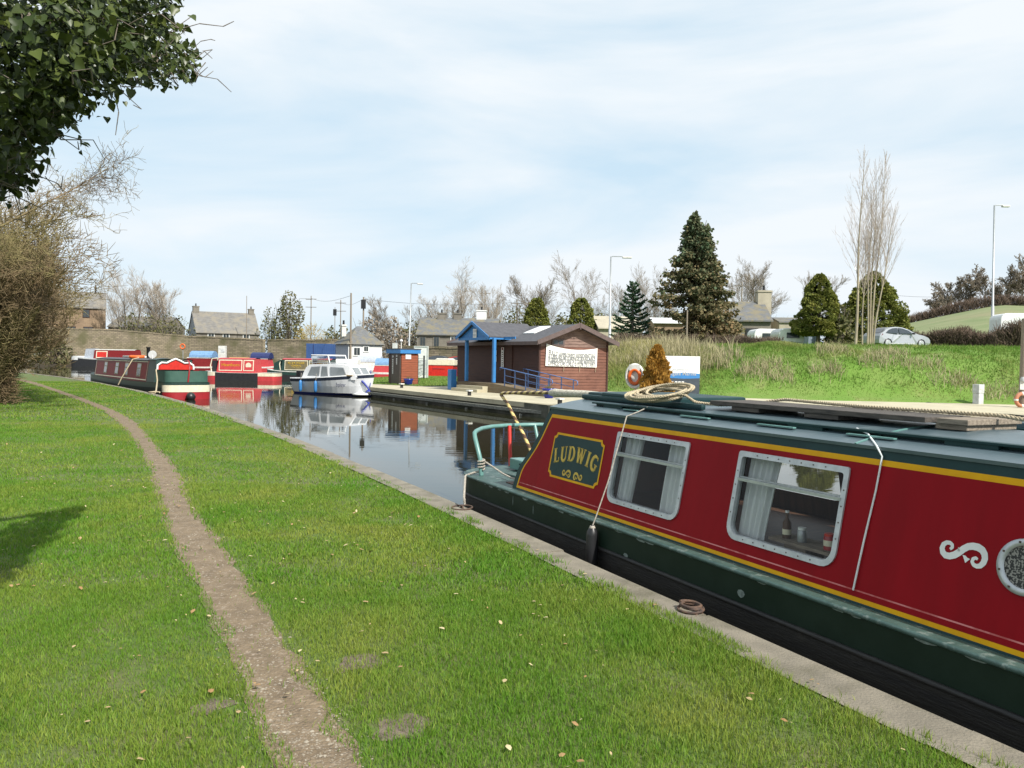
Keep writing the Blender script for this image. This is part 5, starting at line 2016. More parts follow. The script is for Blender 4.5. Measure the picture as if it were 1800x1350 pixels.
LZ = .3
trees = [  # px, top, distance, ground, spread, stems, up, label, group
    (225, 470, 150, 1.5, 1.0, 3, .5, 'pale many stemmed bare tree rising behind the quayside wall next to the brown house'),
    (288, 492, 155, 1.5, 1.0, 4, .55, 'pale thin stemmed bare tree between the brown house and the twin chimney cottage'),
    (795, 470, 140, LZ, 1.15, 4, .5, 'tall fan shaped bare tree directly behind the grey slate house'),
    (858, 492, 145, LZ, 1.0, 3, .5, 'narrower bare tree to the right of the white chimney of the slate house'),
    (686, 530, 150, LZ, 1.0, 1, .5, 'small dark bare tree beyond the utility poles and white cottage'),
    (748, 530, 150, LZ, 1.1, 2, .5, 'low thin bare tree left of the fan shaped one and beside the lamp post'),
    (966, 472, 125, LZ, 1.05, 1, .45, 'dark branching bare tree behind the left yellow green cypress'),
    (1032, 470, 130, LZ, 1.1, 2, .5, 'broad bare tree behind the office roof between the two cypresses'),
    (1105, 474, 130, LZ, 1.1, 2, .45, 'bare tree crown showing above the monkey puzzle'),
    (1152, 480, 135, LZ, 1.0, 2, .45, 'bare tree close to the left flank of the huge spruce'),
    (1335, 464, 130, 2.8, 1.05, 1, .45, 'round headed bare tree above the bungalow roof'),
    (1288, 490, 135, 2.8, 1.0, 2, .5, 'bare tree half hidden between the huge spruce and the bungalow'),
    (1405, 488, 135, 2.8, 1.05, 1, .5, 'bare tree behind the bungalow chimney and the left garden cypress'),
]
for i, (px, top, y, z, sp, st, up, lab) in enumerate(trees):
    bare_tree('bare_tree', lab, 'tree', at_d(px, y, z), htop(px, top, y, z) * 1.0, sp, 100 + i, 'bare trees behind the marina', st, up, 'paletwig' if i < 4 else 'twig', 'bark', 4, None, 1.35 if st < 2 else (1.15 if st < 3 else 1.0), .010, .2, .13, .45)
# the slender pair beside the car
def poplar(label, base, h, leaders, seed, rt, spread=.13):
    r = random.Random(seed)
    t_ = thing('poplar', label, 'tree', base, 0, 'slender bare poplars on the bank')
    trunk, tw = [], []
    for (ox, lx, f0, hh) in leaders:
        n = 26
        pts = []
        for i in range(n + 1):
            f_ = i / n
            pts.append(Vector((ox + lx * h * f_ ** 1.3 + .05 * math.sin(f_ * 9 + seed + ox * 7), .06 * math.sin(f_ * 7 + ox * 5 + seed), h * hh * f_ - .1)))
        for i in range(n):
            trunk.append((pts[i], pts[i + 1], rt * (1 - .93 * i / n), rt * (1 - .93 * (i + 1) / n)))
        nb = 58
        for k_ in range(nb):
            f_ = f0 + (.97 - f0) * (k_ + r.random()) / nb
            p = pts[int(f_ * n)].lerp(pts[min(n, int(f_ * n) + 1)], f_ * n - int(f_ * n))
            an = r.uniform(0, 6.283)
            ln = h * (.33 * (1 - f_) ** .8 + .03) * r.uniform(.6, 1.15)
            o_ = r.uniform(.28, .6)
            d = Vector((math.cos(an) * o_, math.sin(an) * o_, 1)).normalized()
            rb = max(.006, .022 * (1 - f_) * r.uniform(.6, 1.2))
            m_ = 6
            for q in range(m_):
                d = (d + Vector((r.gauss(0, .05), r.gauss(0, .05), .06))).normalized()
                e_ = p + d * ln / m_
                tw.append((p, e_, rb * (1 - .8 * q / m_), rb * (1 - .8 * (q + 1) / m_)))
                if q > 0:
                    for _ in range(2):
                        a2 = r.uniform(0, 6.283)
                        d2 = (d + Vector((math.cos(a2), math.sin(a2), .2)) * r.uniform(.25, .5)).normalized()
                        l2 = ln * r.uniform(.1, .26)
                        mid = e_ + d2 * l2 * .5
                        tw.append((e_, mid, .0055, .005))
                        tw.append((mid, mid + (d2 + Vector((0, 0, .25))).normalized() * l2 * .5, .005, .0035))
                p = e_
    segs_mesh('trunk', trunk, M['palebark'], t_, 7)
    segs_mesh('crown', tw, M['poptwig'], t_, 3)


M['poptwig'] = mat('poplar_twig', (.42, .36, .31), .9, col2=(.32, .27, .23), scale=1)
poplar('tall slender bare poplar with one straight stem left of the silver car', at_d(1503, 44, 2.3), htop(1508, 258, 44, 2.3), [(0, .012, .3, 1)], 301, .085)
poplar('tall bare poplar with several forked stems just behind the silver car tail', at_d(1527, 45, 2.3), htop(1550, 262, 45, 2.3), [(0, .015, .34, .93), (.1, .055, .36, 1.0), (-.12, .0, .4, .8), (.2, .095, .45, .72)], 309, .062)
poplar('thin pole like bare poplar sapling between the two taller poplars', at_d(1514, 44.5, 2.3), htop(1518, 395, 44, 2.3), [(0, .01, .45, 1)], 303, .05)
# field trees on the hill
for i, (px, top, y) in enumerate([(1665, 482, 140), (1700, 474, 140), (1728, 466, 138), (1762, 456, 136), (1795, 450, 134), (1640, 510, 146)]):
    p = at_d(px, y, 0)
    p.z = float(hill_z(p.x, p.y)) - .2
    lab = ['wind bent bare tree in the hilltop row, left of the tall lamp post', 'bushy bare tree in the hilltop row just left of the tall lamp post', 'bare tree of the hilltop row directly left of the lamp column', 'bare tree of the hilltop row immediately right of the lamp column',
           'bare tree of the hilltop row at the right edge of the view', 'lowest bare bush at the left end of the hilltop row'][i]
    bare_tree('hill_tree', lab, 'tree', p, max(2.5, htop(px, top, y, p.z)), 1.15, 400 + i, 'bare trees along the hilltop', 2, .35, 'twig', 'bark', 4, None, 1.0, .03, .12, .18)


def twig_mass(name, label, cat, base, lx, ly, lz, n, seed, m, r_=.02, kind=None, ln=.5, rz=0., taper=.0, zb=0.):
    r = np.random.RandomState(seed)
    x = (r.rand(n) - .5) * lx
    t_ = r.rand(n)
    hmax = lz * (1 + .18 * noise2(x, x * 0 + seed, .7, seed) + .08 * noise2(x, x * 0, 2.2, seed + 1))
    z = zb + t_ * (hmax - zb)
    y = (r.rand(n) - .5) * ly * (1 - taper * t_)
    d = np.stack([r.normal(0, .5, n), r.normal(0, .5, n), .4 + r.rand(n)], -1)
    d /= np.linalg.norm(d, axis=1, keepdims=True)
    L_ = ln * (.4 + r.rand(n))
    sg = [((x[i], y[i], z[i]), (x[i] + d[i, 0] * L_[i], y[i] + d[i, 1] * L_[i], z[i] + d[i, 2] * L_[i]), r_, r_ * .5) for i in range(n)]
    o = segs_mesh(name, sg, m, None, 3)
    o.location = base
    o.rotation_euler.z = rz
    return tag(o, label, cat, None, kind)


# clipped bare hedge beyond the car
hp0, hp1 = at_d(1600, 66, 2.75), at_d(1790, 60, 2.75)
c_ = (hp0 + hp1) / 2
twig_mass('hedge', 'dense brown leafless hedge running behind the silver car', 'hedge', c_, (hp1 - hp0).length, 1.6, 1.45, 11000, 60, M['hedge'], .02, None, .42, math.atan2(hp1.y - hp0.y, hp1.x - hp0.x))
hp0, hp1 = at_d(1750, 56, 2.75), at_d(1860, 54, 2.75)
c_ = (hp0 + hp1) / 2
twig_mass('hedge', 'thin gappy end of leafless hedge in front of the white caravan roof', 'hedge', c_, (hp1 - hp0).length, 1.2, 1.75, 2600, 61, M['hedge'], .022, None, .6, math.atan2(hp1.y - hp0.y, hp1.x - hp0.x))
hp0, hp1 = at_d(1290, 52, 2.7), at_d(1372, 52, 2.7)
c_ = (hp0 + hp1) / 2
twig_mass('hedge', 'low brown clipped hedge in front of the bungalow and caravan', 'hedge', c_, (hp1 - hp0).length, 1.0, .5, 2200, 62, M['hedge'], .015, None, .22, 0)
hp0, hp1 = at_d(1085, 58, 2.5), at_d(1290, 60, 2.7)
twig_mass('hedge', 'dark brushy hedge under the spruce behind the tall dead grass', 'hedge', (hp0 + hp1) / 2, (hp1 - hp0).length, 1.2, .8, 4000, 63, M['hedge'], .02, None, .4, 0)
p = at_d(1640, 128, 0)
hl0, hl1 = at_d(1560, 138, 0), at_d(1840, 126, 0)
for q in (hl0, hl1):
    q.z = float(hill_z(q.x, q.y))
n = 6000
r = np.random.RandomState(64)
f_ = r.rand(n)
xx, yy_ = hl0.x + (hl1.x - hl0.x) * f_, hl0.y + (hl1.y - hl0.y) * f_ + r.normal(0, .6, n)
zz = hill_z(xx, yy_) + r.rand(n) * (.9 + .9 * noise2(xx, yy_, .12, 66)) - .2
sg = [((xx[i], yy_[i], zz[i]), (xx[i] + r.normal(0, .3), yy_[i] + r.normal(0, .3), zz[i] + .3 + .6 * r.rand()), .035, .015) for i in range(n)]
tag(segs_mesh('field_hedge', sg, M['hedge'], None, 3), 'long brown hedge along the top of the green hill field', 'hedge')


# evergreen trees
def cone_tree(name, label, px, top, y, z, wpx, m, n, seed, leaf, power=.75, low=.06, lobes=.16, group=None, ragged=.2, droop=.3, gapk=.55):
    base = at_d(px, y, z)
    h_ = htop(px, top, y, z)
    rad = wpx / 2 * y / F
    t_ = thing(name, label, 'tree', base, 0, group)
    r = np.random.RandomState(seed)
    h = low + (1 - low) * r.rand(n) ** 1.25
    an = r.rand(n) * 6.283
    prof = rad * np.minimum(1, (1 - h) ** power * 1.08) * np.clip((h - low) / .10 + .55, 0, 1)
    wob = 1 + lobes * (np.sin(an * 3 + h * 9 + seed) + .7 * np.sin(an * 5 - h * 17 + 2 * seed)) + ragged * noise2(an * 2, h * 14, 1., seed)
    ra = prof * wob * (.55 + .45 * r.rand(n) ** .6)
    gap = noise2(an * 2.2, h * 17, 1., seed + 3) + noise2(an * 5, h * 30, 1., seed + 4) * .6
    ok = gap > -gapk
    pts = np.stack([ra * np.cos(an), ra * np.sin(an), h * h_], -1)[ok]
    nr = np.stack([np.cos(an), np.sin(an), np.full(n, -droop)], -1)[ok]
    leafcloud('crown', pts, leaf, M[m], t_, seed, nr, .4 + .35 * np.clip(gap[ok], -1, 1), 'spray')
    MB().tube([(0, 0, -.2), (.02, .03, h_ * .5), (0, 0, h_ * .96)], [rad * .1, rad * .06, .02], 8).build('trunk', M['bark'], t_)
    return t_, h_, rad


cone_tree('cypress', 'yellow green rounded cypress behind the left part of the office roof', 942, 524, 88, LZ + .8, 66, 'cypress', 14000, 71, .22, .5, .02, .1, 'rounded cypresses')
cone_tree('cypress', 'darker green rounded cypress behind the office ridge', 1020, 524, 88, LZ + .8, 72, 'cypress', 14000, 72, .22, .5, .02, .08, 'rounded cypresses')
cone_tree('cypress', 'pointed dark green cypress beside the bungalow on its right', 1437, 482, 60, 2.7, 88, 'cypress', 30000, 73, .15, .55, .2, .1, 'rounded cypresses')
cone_tree('cypress', 'broad olive green cypress behind the poplars and silver car', 1532, 478, 64, 2.7, 140, 'cypress', 40000, 74, .16, .62, .03, .1, 'rounded cypresses')
sp_t = thing('spruce', 'huge dark ragged spruce with brownish patches above the reeds', 'tree', at_d(1219, 62, 2.6))
sph = htop(1215, 376, 62, 2.6)
spr = 3.55
r = random.Random(9)
sg, lpts, lnr, lti = [], [], [], []
MB().tube([(0, 0, -.2), (.05, .03, sph * .5), (-.1, 0, sph * .97)], [.36, .2, .03], 8).build('trunk', M['bark'], sp_t)
for (tx0, tz0, tz1) in ((-.12, .82, 1.0), (.75, .74, .955)):
    sg.append(((tx0 * .4, 0, sph * tz0), (tx0, 0, sph * tz1), .05, .02))
NB = 330
for i in range(NB):
    f_ = .03 + .96 * (i / NB) ** .95
    an = r.uniform(0, 6.283)
    west = math.cos(an) < -.2
    ll = spr * min(1.0, (1.02 - f_) ** 1.0 * 1.32) * r.uniform(.62, 1.12) * (1.08 if west and .3 < f_ < .72 else 1)
    if west and r.random() < .38 and f_ < .85:
        continue
    z0 = sph * f_
    off = (.28 if (math.cos(an) > 0 and f_ > .74) else (-.1 if f_ > .8 else 0))
    if off > .2 and f_ > .91:
        continue
    prev = Vector((off * max(0, (f_ - .6) / .4), 0, z0))
    n = 7
    for q in range(n):
        t_ = (q + 1) / n
        nx = Vector((prev.x + ll / n * math.cos(an), prev.y + ll / n * math.sin(an), z0 - ll * .16 * math.sin(t_ * 2.0) + ll * .10 * t_ ** 3))
        sg.append((prev, nx, .045 * (1 - t_) + .012, .045 * (1 - t_) + .008))
        for _ in range(int(20 + 10 * t_)):
            a_ = prev.lerp(nx, r.random())
            lpts.append((a_.x + r.gauss(0, .13), a_.y + r.gauss(0, .13), a_.z + r.gauss(-.05, .1)))
            lnr.append((math.cos(an) + r.gauss(0, .7), math.sin(an) + r.gauss(0, .7), -.5 + r.gauss(0, .3)))
            lti.append(min(1, max(0, .95 - f_ * .95 + r.gauss(0, .2) + (.2 if t_ < .5 else 0))))
        prev = nx
for q in range(170):
    f_ = r.random()
    an = r.uniform(0, 6.283)
    lpts.append((-.1 + .02 * f_ + .2 * (1 - f_) * math.cos(an), .2 * (1 - f_) * math.sin(an), sph * (.93 + .075 * f_)))
    lnr.append((math.cos(an) * .6, math.sin(an) * .6, .5))
    lti.append(.1)
segs_mesh('branches', sg, M['bark'], sp_t, 4)
leafcloud('crown', np.array(lpts), .23, M['spruce'], sp_t, 75, np.array(lnr), np.array(lti), 'spray', .12)
# monkey puzzle
mk = thing('monkey_puzzle_tree', 'dark green monkey puzzle tree with whorled spiky branches', 'tree', at_d(1110, 66, 2.2))
mh = htop(1110, 490, 66, 2.2)
tr_, nd2 = [], []
MB().tube([(0, 0, -.2), (0, 0, mh * .95)], [.2, .05], 8).build('trunk', M['bark'], mk)
pts, nrs = [], []
r = random.Random(12)
for i in range(78):
    f_ = i / 78
    zz = mh * (.06 + .9 * f_)
    an = i * 2.4 + r.uniform(-.3, .3)
    ll = 1.95 * (1 - f_) ** .7 * r.uniform(.8, 1.1) + .15
    prev = Vector((0, 0, zz))
    for q in range(7):
        t_ = (q + 1) / 7
        nx = Vector((ll * t_ * math.cos(an), ll * t_ * math.sin(an), zz - .22 * ll * math.sin(t_ * 2.2) + .35 * ll * t_ * t_ * (.4 + f_)))
        nd2.append((prev, nx, .06, .055))
        for k_ in range(4):
            pts.append(prev.lerp(nx, r.random()))
            nrs.append(Vector((r.gauss(0, 1), r.gauss(0, 1), r.gauss(0, 1))) + (nx - prev) * 2)
        if q in (3, 4, 5):
            for sgn in (-1, 1):
                a2 = an + sgn * .8
                e_ = nx + Vector((math.cos(a2), math.sin(a2), .25)) * ll * .28
                nd2.append((nx, e_, .05, .045))
                for k_ in range(3):
                    pts.append(nx.lerp(e_, r.random()))
                    nrs.append(Vector((r.gauss(0, 1), r.gauss(0, 1), r.gauss(0, 1))))
        prev = nx
segs_mesh('branches', nd2, M['monkey'], mk, 4)
leafcloud('foliage', np.array([tuple(p) for p in pts]), .15, M['monkey'], mk, 3, np.array([tuple(p) for p in nrs]), None, 'diamond')


# leafy and twiggy shrubs
def shrub(name, label, px, y, z, w_, h_, m, n, seed, leaf=.3, group=None):
    t_ = thing(name, label, 'shrub', at_d(px, y, z), 0, group)
    r = np.random.RandomState(seed)
    an, h = r.rand(n) * 6.283, r.rand(n)
    ra = w_ / 2 * np.sqrt(np.clip(1 - (h * 1.02 - .35) ** 2 / .46, 0.02, 1)) * (.35 + .65 * r.rand(n) ** .5) * (1 + .25 * np.sin(3 * an + 8 * h + seed))
    pts = np.stack([ra * np.cos(an), ra * np.sin(an), h * h_ * (1 + .15 * np.sin(2 * an + seed))], -1)
    ok = noise2(an * 3, h * 9, 1., seed) > -.5
    leafcloud('crown', pts[ok], leaf, M[m], t_, seed, None, None, 'diamond')
    sg = []
    for i in range(60):
        a_ = r.rand() * 6.283
        e_ = w_ * .45 * r.rand()
        sg.append(((0, 0, 0), (e_ * math.cos(a_), e_ * math.sin(a_), h_ * (.6 + .5 * r.rand())), .06, .015))
    segs_mesh('stems', sg, M['bark'], t_, 4)
    return t_


shrub('evergreen_shrub', 'grey green leafy tree right of the twin chimney cottage', 508, 140, LZ, 6.0, htop(508, 528, 140, LZ), 'shrub', 2600, 81, .45)
shrub('shrub', 'brown scrub between the twin chimney cottage and the leafy grey green tree', 478, 142, LZ, 5, htop(478, 552, 142, LZ), 'shrub', 1500, 82, .35)
wl = thing('willow', 'low yellow stemmed willow above the stone wall', 'shrub', at_d(548, 135, LZ))
sg = []
r = random.Random(13)
for i in range(900):
    an, ra = r.uniform(0, 6.28), r.uniform(0, 3.4)
    zz = r.uniform(1.5, htop(548, 570, 135, LZ) * (1 - (ra / 5) ** 2))
    p0 = Vector((ra * math.cos(an), ra * math.sin(an), zz))
    sg.append((p0, p0 + Vector((math.cos(an) * .5, math.sin(an) * .5, r.uniform(-.6, .9))), .035, .015))
segs_mesh('crown', sg, M['willow'], wl, 3)
segs_mesh('trunk', [((0, 0, -.2), (0, 0, 2.2), .2, .15)], M['bark'], wl, 6)
for i, (px, top, y, w_, lab) in enumerate([(650, 565, 130, 7, 'brown scrubby bush right behind the white hipped cottage'), (690, 566, 125, 8, 'wide brown bush left of the nearer tall lamp post'), (700, 585, 118, 7, 'lower tangled bush at the base of the nearer tall lamp post'),
                                      (590, 582, 138, 6, 'bush behind the blue container and the white cottage'), (245, 560, 140, 9, 'greenish bush on top of the high wall by the low roof'), (300, 562, 146, 8, 'brownish bush against the left gable of the twin chimney cottage'),
                                      (905, 552, 120, 7, 'bush right of the slate house gable'), (985, 562, 110, 6, 'bush between the two cypresses behind the office'), (1055, 560, 100, 5, 'bush right of the second cypress near the lamp column'), (1470, 545, 60, 2.6, 'greyish bush between the two garden cypresses'),
                                      (1170, 560, 95, 5, 'bush left of the spruce foot'), (725, 575, 122, 6, 'bush touching the left end of the slate house')]):
    z_ = LZ if px < 1200 else 2.7
    shrub('scrub_bush', lab, px, y, z_, w_, htop(px, top, y, z_), 'shrub' if i not in (0, 1, 2) else 'twig', 1300, 500 + i, .3 + .1 * (y > 100), 'scrub bushes around the marina')
# weeds on the foot of the high wall and bramble on the left
shrub('bramble', 'yellow green bramble bush hanging on the quayside wall at the far left', 92, 124, -.2, 5.5, 4.4, 'shrub', 1600, 97, .4)

# hawthorns along the towpath
for i, (x, y, h_, sp, lab) in enumerate([(-16.0, 24.5, 6.9, .8, 'nearest leafless brown hawthorn arching in from the left above the towpath'), (-18.9, 29, 6.6, .8, 'second leafless hawthorn along the left side of the towpath'),
                                         (-23.4, 34.5, 6.2, .8, 'third leafless hawthorn of the row left of the towpath'), (-28.4, 41, 5.8, .8, 'fourth leafless hawthorn of the towpath row'), (-34.5, 50, 5.6, .8, 'farthest leafless hawthorn at the towpath bend')]):
    t_ = bare_tree('hawthorn', lab, 'tree', (x, y, 0), h_, sp, 600 + i, 'hawthorns along the towpath', 6, .2, 'hawtwig', 'hawtwig', 4, .1, 1.05, .008, .1, .2)
    r = np.random.RandomState(620 + i)
    n = 9500
    an, h = r.rand(n) * 6.283, r.rand(n)
    ra = (.75 + 2.3 * np.clip((h - .12) / .5, 0, 1) ** 1.3 - 1.6 * np.clip((h - .8) / .2, 0, 1)) * (.25 + .75 * r.rand(n) ** .5) * (1 + .2 * np.sin(an * 3 + h * 7))
    px_, py_, pz_ = ra * np.cos(an), ra * np.sin(an), h * h_ * .86
    dd = np.stack([np.cos(an) * .5 + r.normal(0, .5, n), np.sin(an) * .5 + r.normal(0, .5, n), r.normal(.3, .5, n)], -1)
    dd /= np.linalg.norm(dd, axis=1, keepdims=True)
    L_ = .15 + .4 * r.rand(n)
    segs_mesh('twigs', [((px_[k_], py_[k_], pz_[k_]), (px_[k_] + dd[k_, 0] * L_[k_], py_[k_] + dd[k_, 1] * L_[k_], pz_[k_] + dd[k_, 2] * L_[k_]), .011, .005) for k_ in range(n)], M['hawtwig'], t_, 3)
# a long arching hawthorn limb against the sky
for (pts_, lab) in (([(-40, 420, 18), (50, 372, 18.5), (105, 345, 19), (155, 318, 19.5), (190, 295, 20)], 'long bare thorny bough reaching right against the sky below the ivy'),):
    t_ = thing('hawthorn_bough', lab, 'branch', (0, 0, 0))
    tr_, tw = [], []
    P3 = [D(*q) for q in pts_]
    P3 = [P3[0] + Vector((-5, 2, -5.0)), P3[0] + Vector((-2, 1, -1.4))] + P3
    dn = smooth_line(resample(P3, .25), 3)
    for i in range(len(dn) - 1):
        f_ = i / len(dn)
        tr_.append((dn[i], dn[i + 1], .07 * (1 - f_) + .006, .07 * (1 - f_) + .004))
    r = random.Random(77)

    def spray(p, d, L_, lev):
        q = p
        for k_ in range(4):
            d = (d + Vector((r.gauss(0, .22), r.gauss(0, .22), r.gauss(.02, .2)))).normalized()
            e_ = q + d * L_ / 4
            tw.append((q, e_, max(.004, .011 - .003 * lev), .004))
            if lev < 3:
                for _ in range(2):
                    sd = (d * .6 + Vector((r.gauss(0, .6), r.gauss(0, .6), r.gauss(0, .6)))).normalized()
                    spray(e_, sd, L_ * r.uniform(.35, .55), lev + 1)
            q = e_
    for i in range(4, len(dn) - 1, 1):
        d = (dn[i + 1] - dn[i]).normalized()
        for _ in range(2 if i > 12 else 1):
            spray(dn[i], (d * .8 + Vector((r.gauss(.25, .45), r.gauss(0, .45), r.gauss(-.1, .5)))).normalized(), r.uniform(.5, 1.35), 1)
    segs_mesh('bough', tr_, M['hawtwig'], t_, 5)
    segs_mesh('twigs', tw, M['hawtwig'], t_, 3)

# the ivy covered tree overhead on the left
iv = thing('ivy_tree', 'old tree smothered in glossy dark ivy overhanging the upper left corner', 'tree', (-4.6, 3.4, 0))
ivo = Vector((-4.6, 3.4, 0))
limbs = [[(-4.6, 3.4, -.1), (-4.5, 3.45, 1.4), (-4.2, 3.6, 2.5), (-3.4, 4.0, 3.25), (-2.7, 4.6, 3.5), (-2.3, 5.2, 3.45)],
         [(-4.3, 3.5, 2.2), (-3.9, 3.4, 3.2), (-3.2, 3.2, 3.9), (-2.6, 3.0, 4.5)],
         [(-4.4, 3.5, 1.9), (-5.0, 3.0, 3.2), (-5.2, 2.4, 4.6), (-4.9, 2.0, 5.6)], [(-4.2, 3.6, 2.5), (-3.6, 4.0, 2.65), (-3.05, 4.3, 2.6), (-2.7, 4.4, 2.5)], [(-4.9, 3.2, 2.9), (-4.3, 2.6, 4.0), (-3.6, 2.0, 4.6)]]
b = MB()
for j, l_ in enumerate(limbs):
    dn = smooth_line(resample([Vector(p) - ivo for p in l_], .2), 2)
    r0_ = .2 if j == 0 else .1
    b.tube(dn, [r0_ * (1 - .8 * i / len(dn)) for i in range(len(dn))], 8)
b.build('trunk', M['bark'], iv)
blobs = [(D(30, 25, 3.3), .36), (D(110, 35, 3.5), .28), (D(175, 42, 4.0), .25), (D(232, 68, 4.6), .24), (D(282, 92, 5.0), .2), (D(320, 106, 5.3), .12), (D(150, 92, 3.9), .2), (D(70, 110, 3.7), .28),
         (D(20, 160, 3.6), .26), (D(42, 212, 3.9), .15), (D(5, 240, 3.8), .17), (D(20, 290, 4.1), .12), (D(-25, 290, 4.0), .18), (D(215, 112, 4.5), .12), (D(100, 165, 3.9), .12), (D(-110, 110, 3.6), .5), (D(-150, 200, 3.8), .45),
         (Vector((-3.6, 3.0, 4.2)), .8), (Vector((-4.6, 3.2, 3.2)), .9), (Vector((-5.0, 2.4, 4.6)), 1.0), (Vector((-4.7, 3.3, 1.6)), .5), (Vector((-3.2, 2.6, 4.8)), .7), (Vector((-4.0, 1.6, 4.6)), .8), (Vector((-2.2, 2.2, 5.2)), .6), (Vector((-.2, .2, 4.4)), .45), (Vector((-1.3, .9, 4.5)), .5), (Vector((.5, -.4, 4.7)), .4), (Vector((-.7, -.3, 4.6)), .45), (D(270, 20, 4.3), .1), (D(70, -60, 3.4), .4), (D(190, -60, 4.0), .33)]
r = np.random.RandomState(91)
cen, tin = [], []
for c_, ra in blobs:
    n = int(1500 * (ra / .4) ** 2.0) if ra < .39 else int(240 * (ra / .5) ** 2)
    v = r.normal(size=(n, 3))
    v /= np.linalg.norm(v, axis=1, keepdims=True)
    rr = ra * (.35 + .7 * r.rand(n) ** .5) * (1 + .4 * r.rand(n) * (r.rand(n) > .88))
    q = v * rr[:, None] + np.array(c_)
    cen.append(q)
cen = np.concatenate(cen)
n = len(cen)
lf = np.array([[0, 0, 0], [-.34, -.1, .03], [-.47, .2, .1], [-.34, .5, .07], [0, 1., -.12], [.34, .5, .07], [.47, .2, .1], [.34, -.1, .03], [0, .3, -.07]])
Fi = np.array([[i, (i + 1) % 8, 8] for i in range(8)])
nr = r.normal(0, .55, (n, 3)) + np.array([.25, -.5, .55])
nr /= np.linalg.norm(nr, axis=1, keepdims=True)
tipd = r.normal(0, .6, (n, 3)) + np.array([.2, 0, -.9])
tipd -= nr * (tipd * nr).sum(1, keepdims=True)
tipd /= np.linalg.norm(tipd, axis=1, keepdims=True)
sd = np.cross(tipd, nr)
sz = (.02 + .04 * r.rand(n) ** 1.8)
V = cen[:, None, :] - np.array(ivo)[None, None] + sz[:, None, None] * (sd[:, None, :] * lf[None, :, 0:1] + tipd[:, None, :] * lf[None, :, 1:2] + nr[:, None, :] * lf[None, :, 2:3])
Fc = (np.arange(n)[:, None, None] * 9 + Fi[None]).reshape(-1, 3)
np_mesh('crown', V, Fc, M['ivy'], iv, np.repeat(np.clip(r.normal(.22, .3, n) + (r.rand(n) > .9) * .5, 0, 1), 9))
sg = []
rr = random.Random(14)
for c_, ra in blobs[:16]:
    for _ in range(16):
        p0 = Vector(c_) + Vector((rr.gauss(0, ra * .5), rr.gauss(0, ra * .5), rr.gauss(0, ra * .45)))
        for k_ in range(3):
            p1 = p0 + Vector((rr.gauss(.02, .05), rr.gauss(0, .05), rr.gauss(0, .05)))
            sg.append((p0 - ivo, p1 - ivo, .003, .002))
            p0 = p1
for (px0, py0, px1, py1, d_) in ((300, 55, 338, 28, 5.2), (330, 95, 352, 128, 5.4), (200, 150, 180, 185, 4.3), (270, 140, 305, 150, 5.0)):
    a_, e_ = D(px0, py0, d_), D(px1, py1, d_ + .1)
    for k_ in range(5):
        q0, q1 = a_.lerp(e_, k_ / 5), a_.lerp(e_, (k_ + 1) / 5)
        sg.append((q0 - ivo, q1 - ivo, .0028, .002))
segs_mesh('ivy_twigs', sg, M['bark'], iv, 4)  # bare ivy twigs, built from short separate pieces
#SECTION BUILDINGS
# ------------------------------------------------------------------ BUILDINGS, WALLS, POLES
M['sandstone'] = brickmat('brown_sandstone', (.29, .2, .125), (.22, .155, .1), (.3, .23, .16), 1., .7, .28, dirt=(.17, .12, .08))
M['wallstone'] = brickmat('quay_rubble_wall', (.34, .28, .19), (.22, .18, .125), (.15, .125, .09), 1., .6, .25, msize=.03, dirt=(.13, .12, .06))
M['greystone'] = brickmat('grey_stone', (.22, .2, .165), (.17, .155, .13), (.22, .2, .17), 1., .6, .25, dirt=(.13, .12, .1))
M['render'] = mat('cream_render', (.42, .38, .29), .9, col2=(.33, .3, .23), scale=1.)
M['whitewash'] = mat('whitewash', (.72, .73, .72), .85, col2=(.6, .61, .6), scale=.8)
M['greywash'] = mat('pale_grey_wash', (.42, .46, .52), .85)
M['tiles'] = mat('stone_tiles', (.18, .172, .16), .85, col2=(.125, .12, .112), scale=1.4, stretch=(1, 1, 4), bump=.3, col3=(.2, .18, .145), scale3=.8)


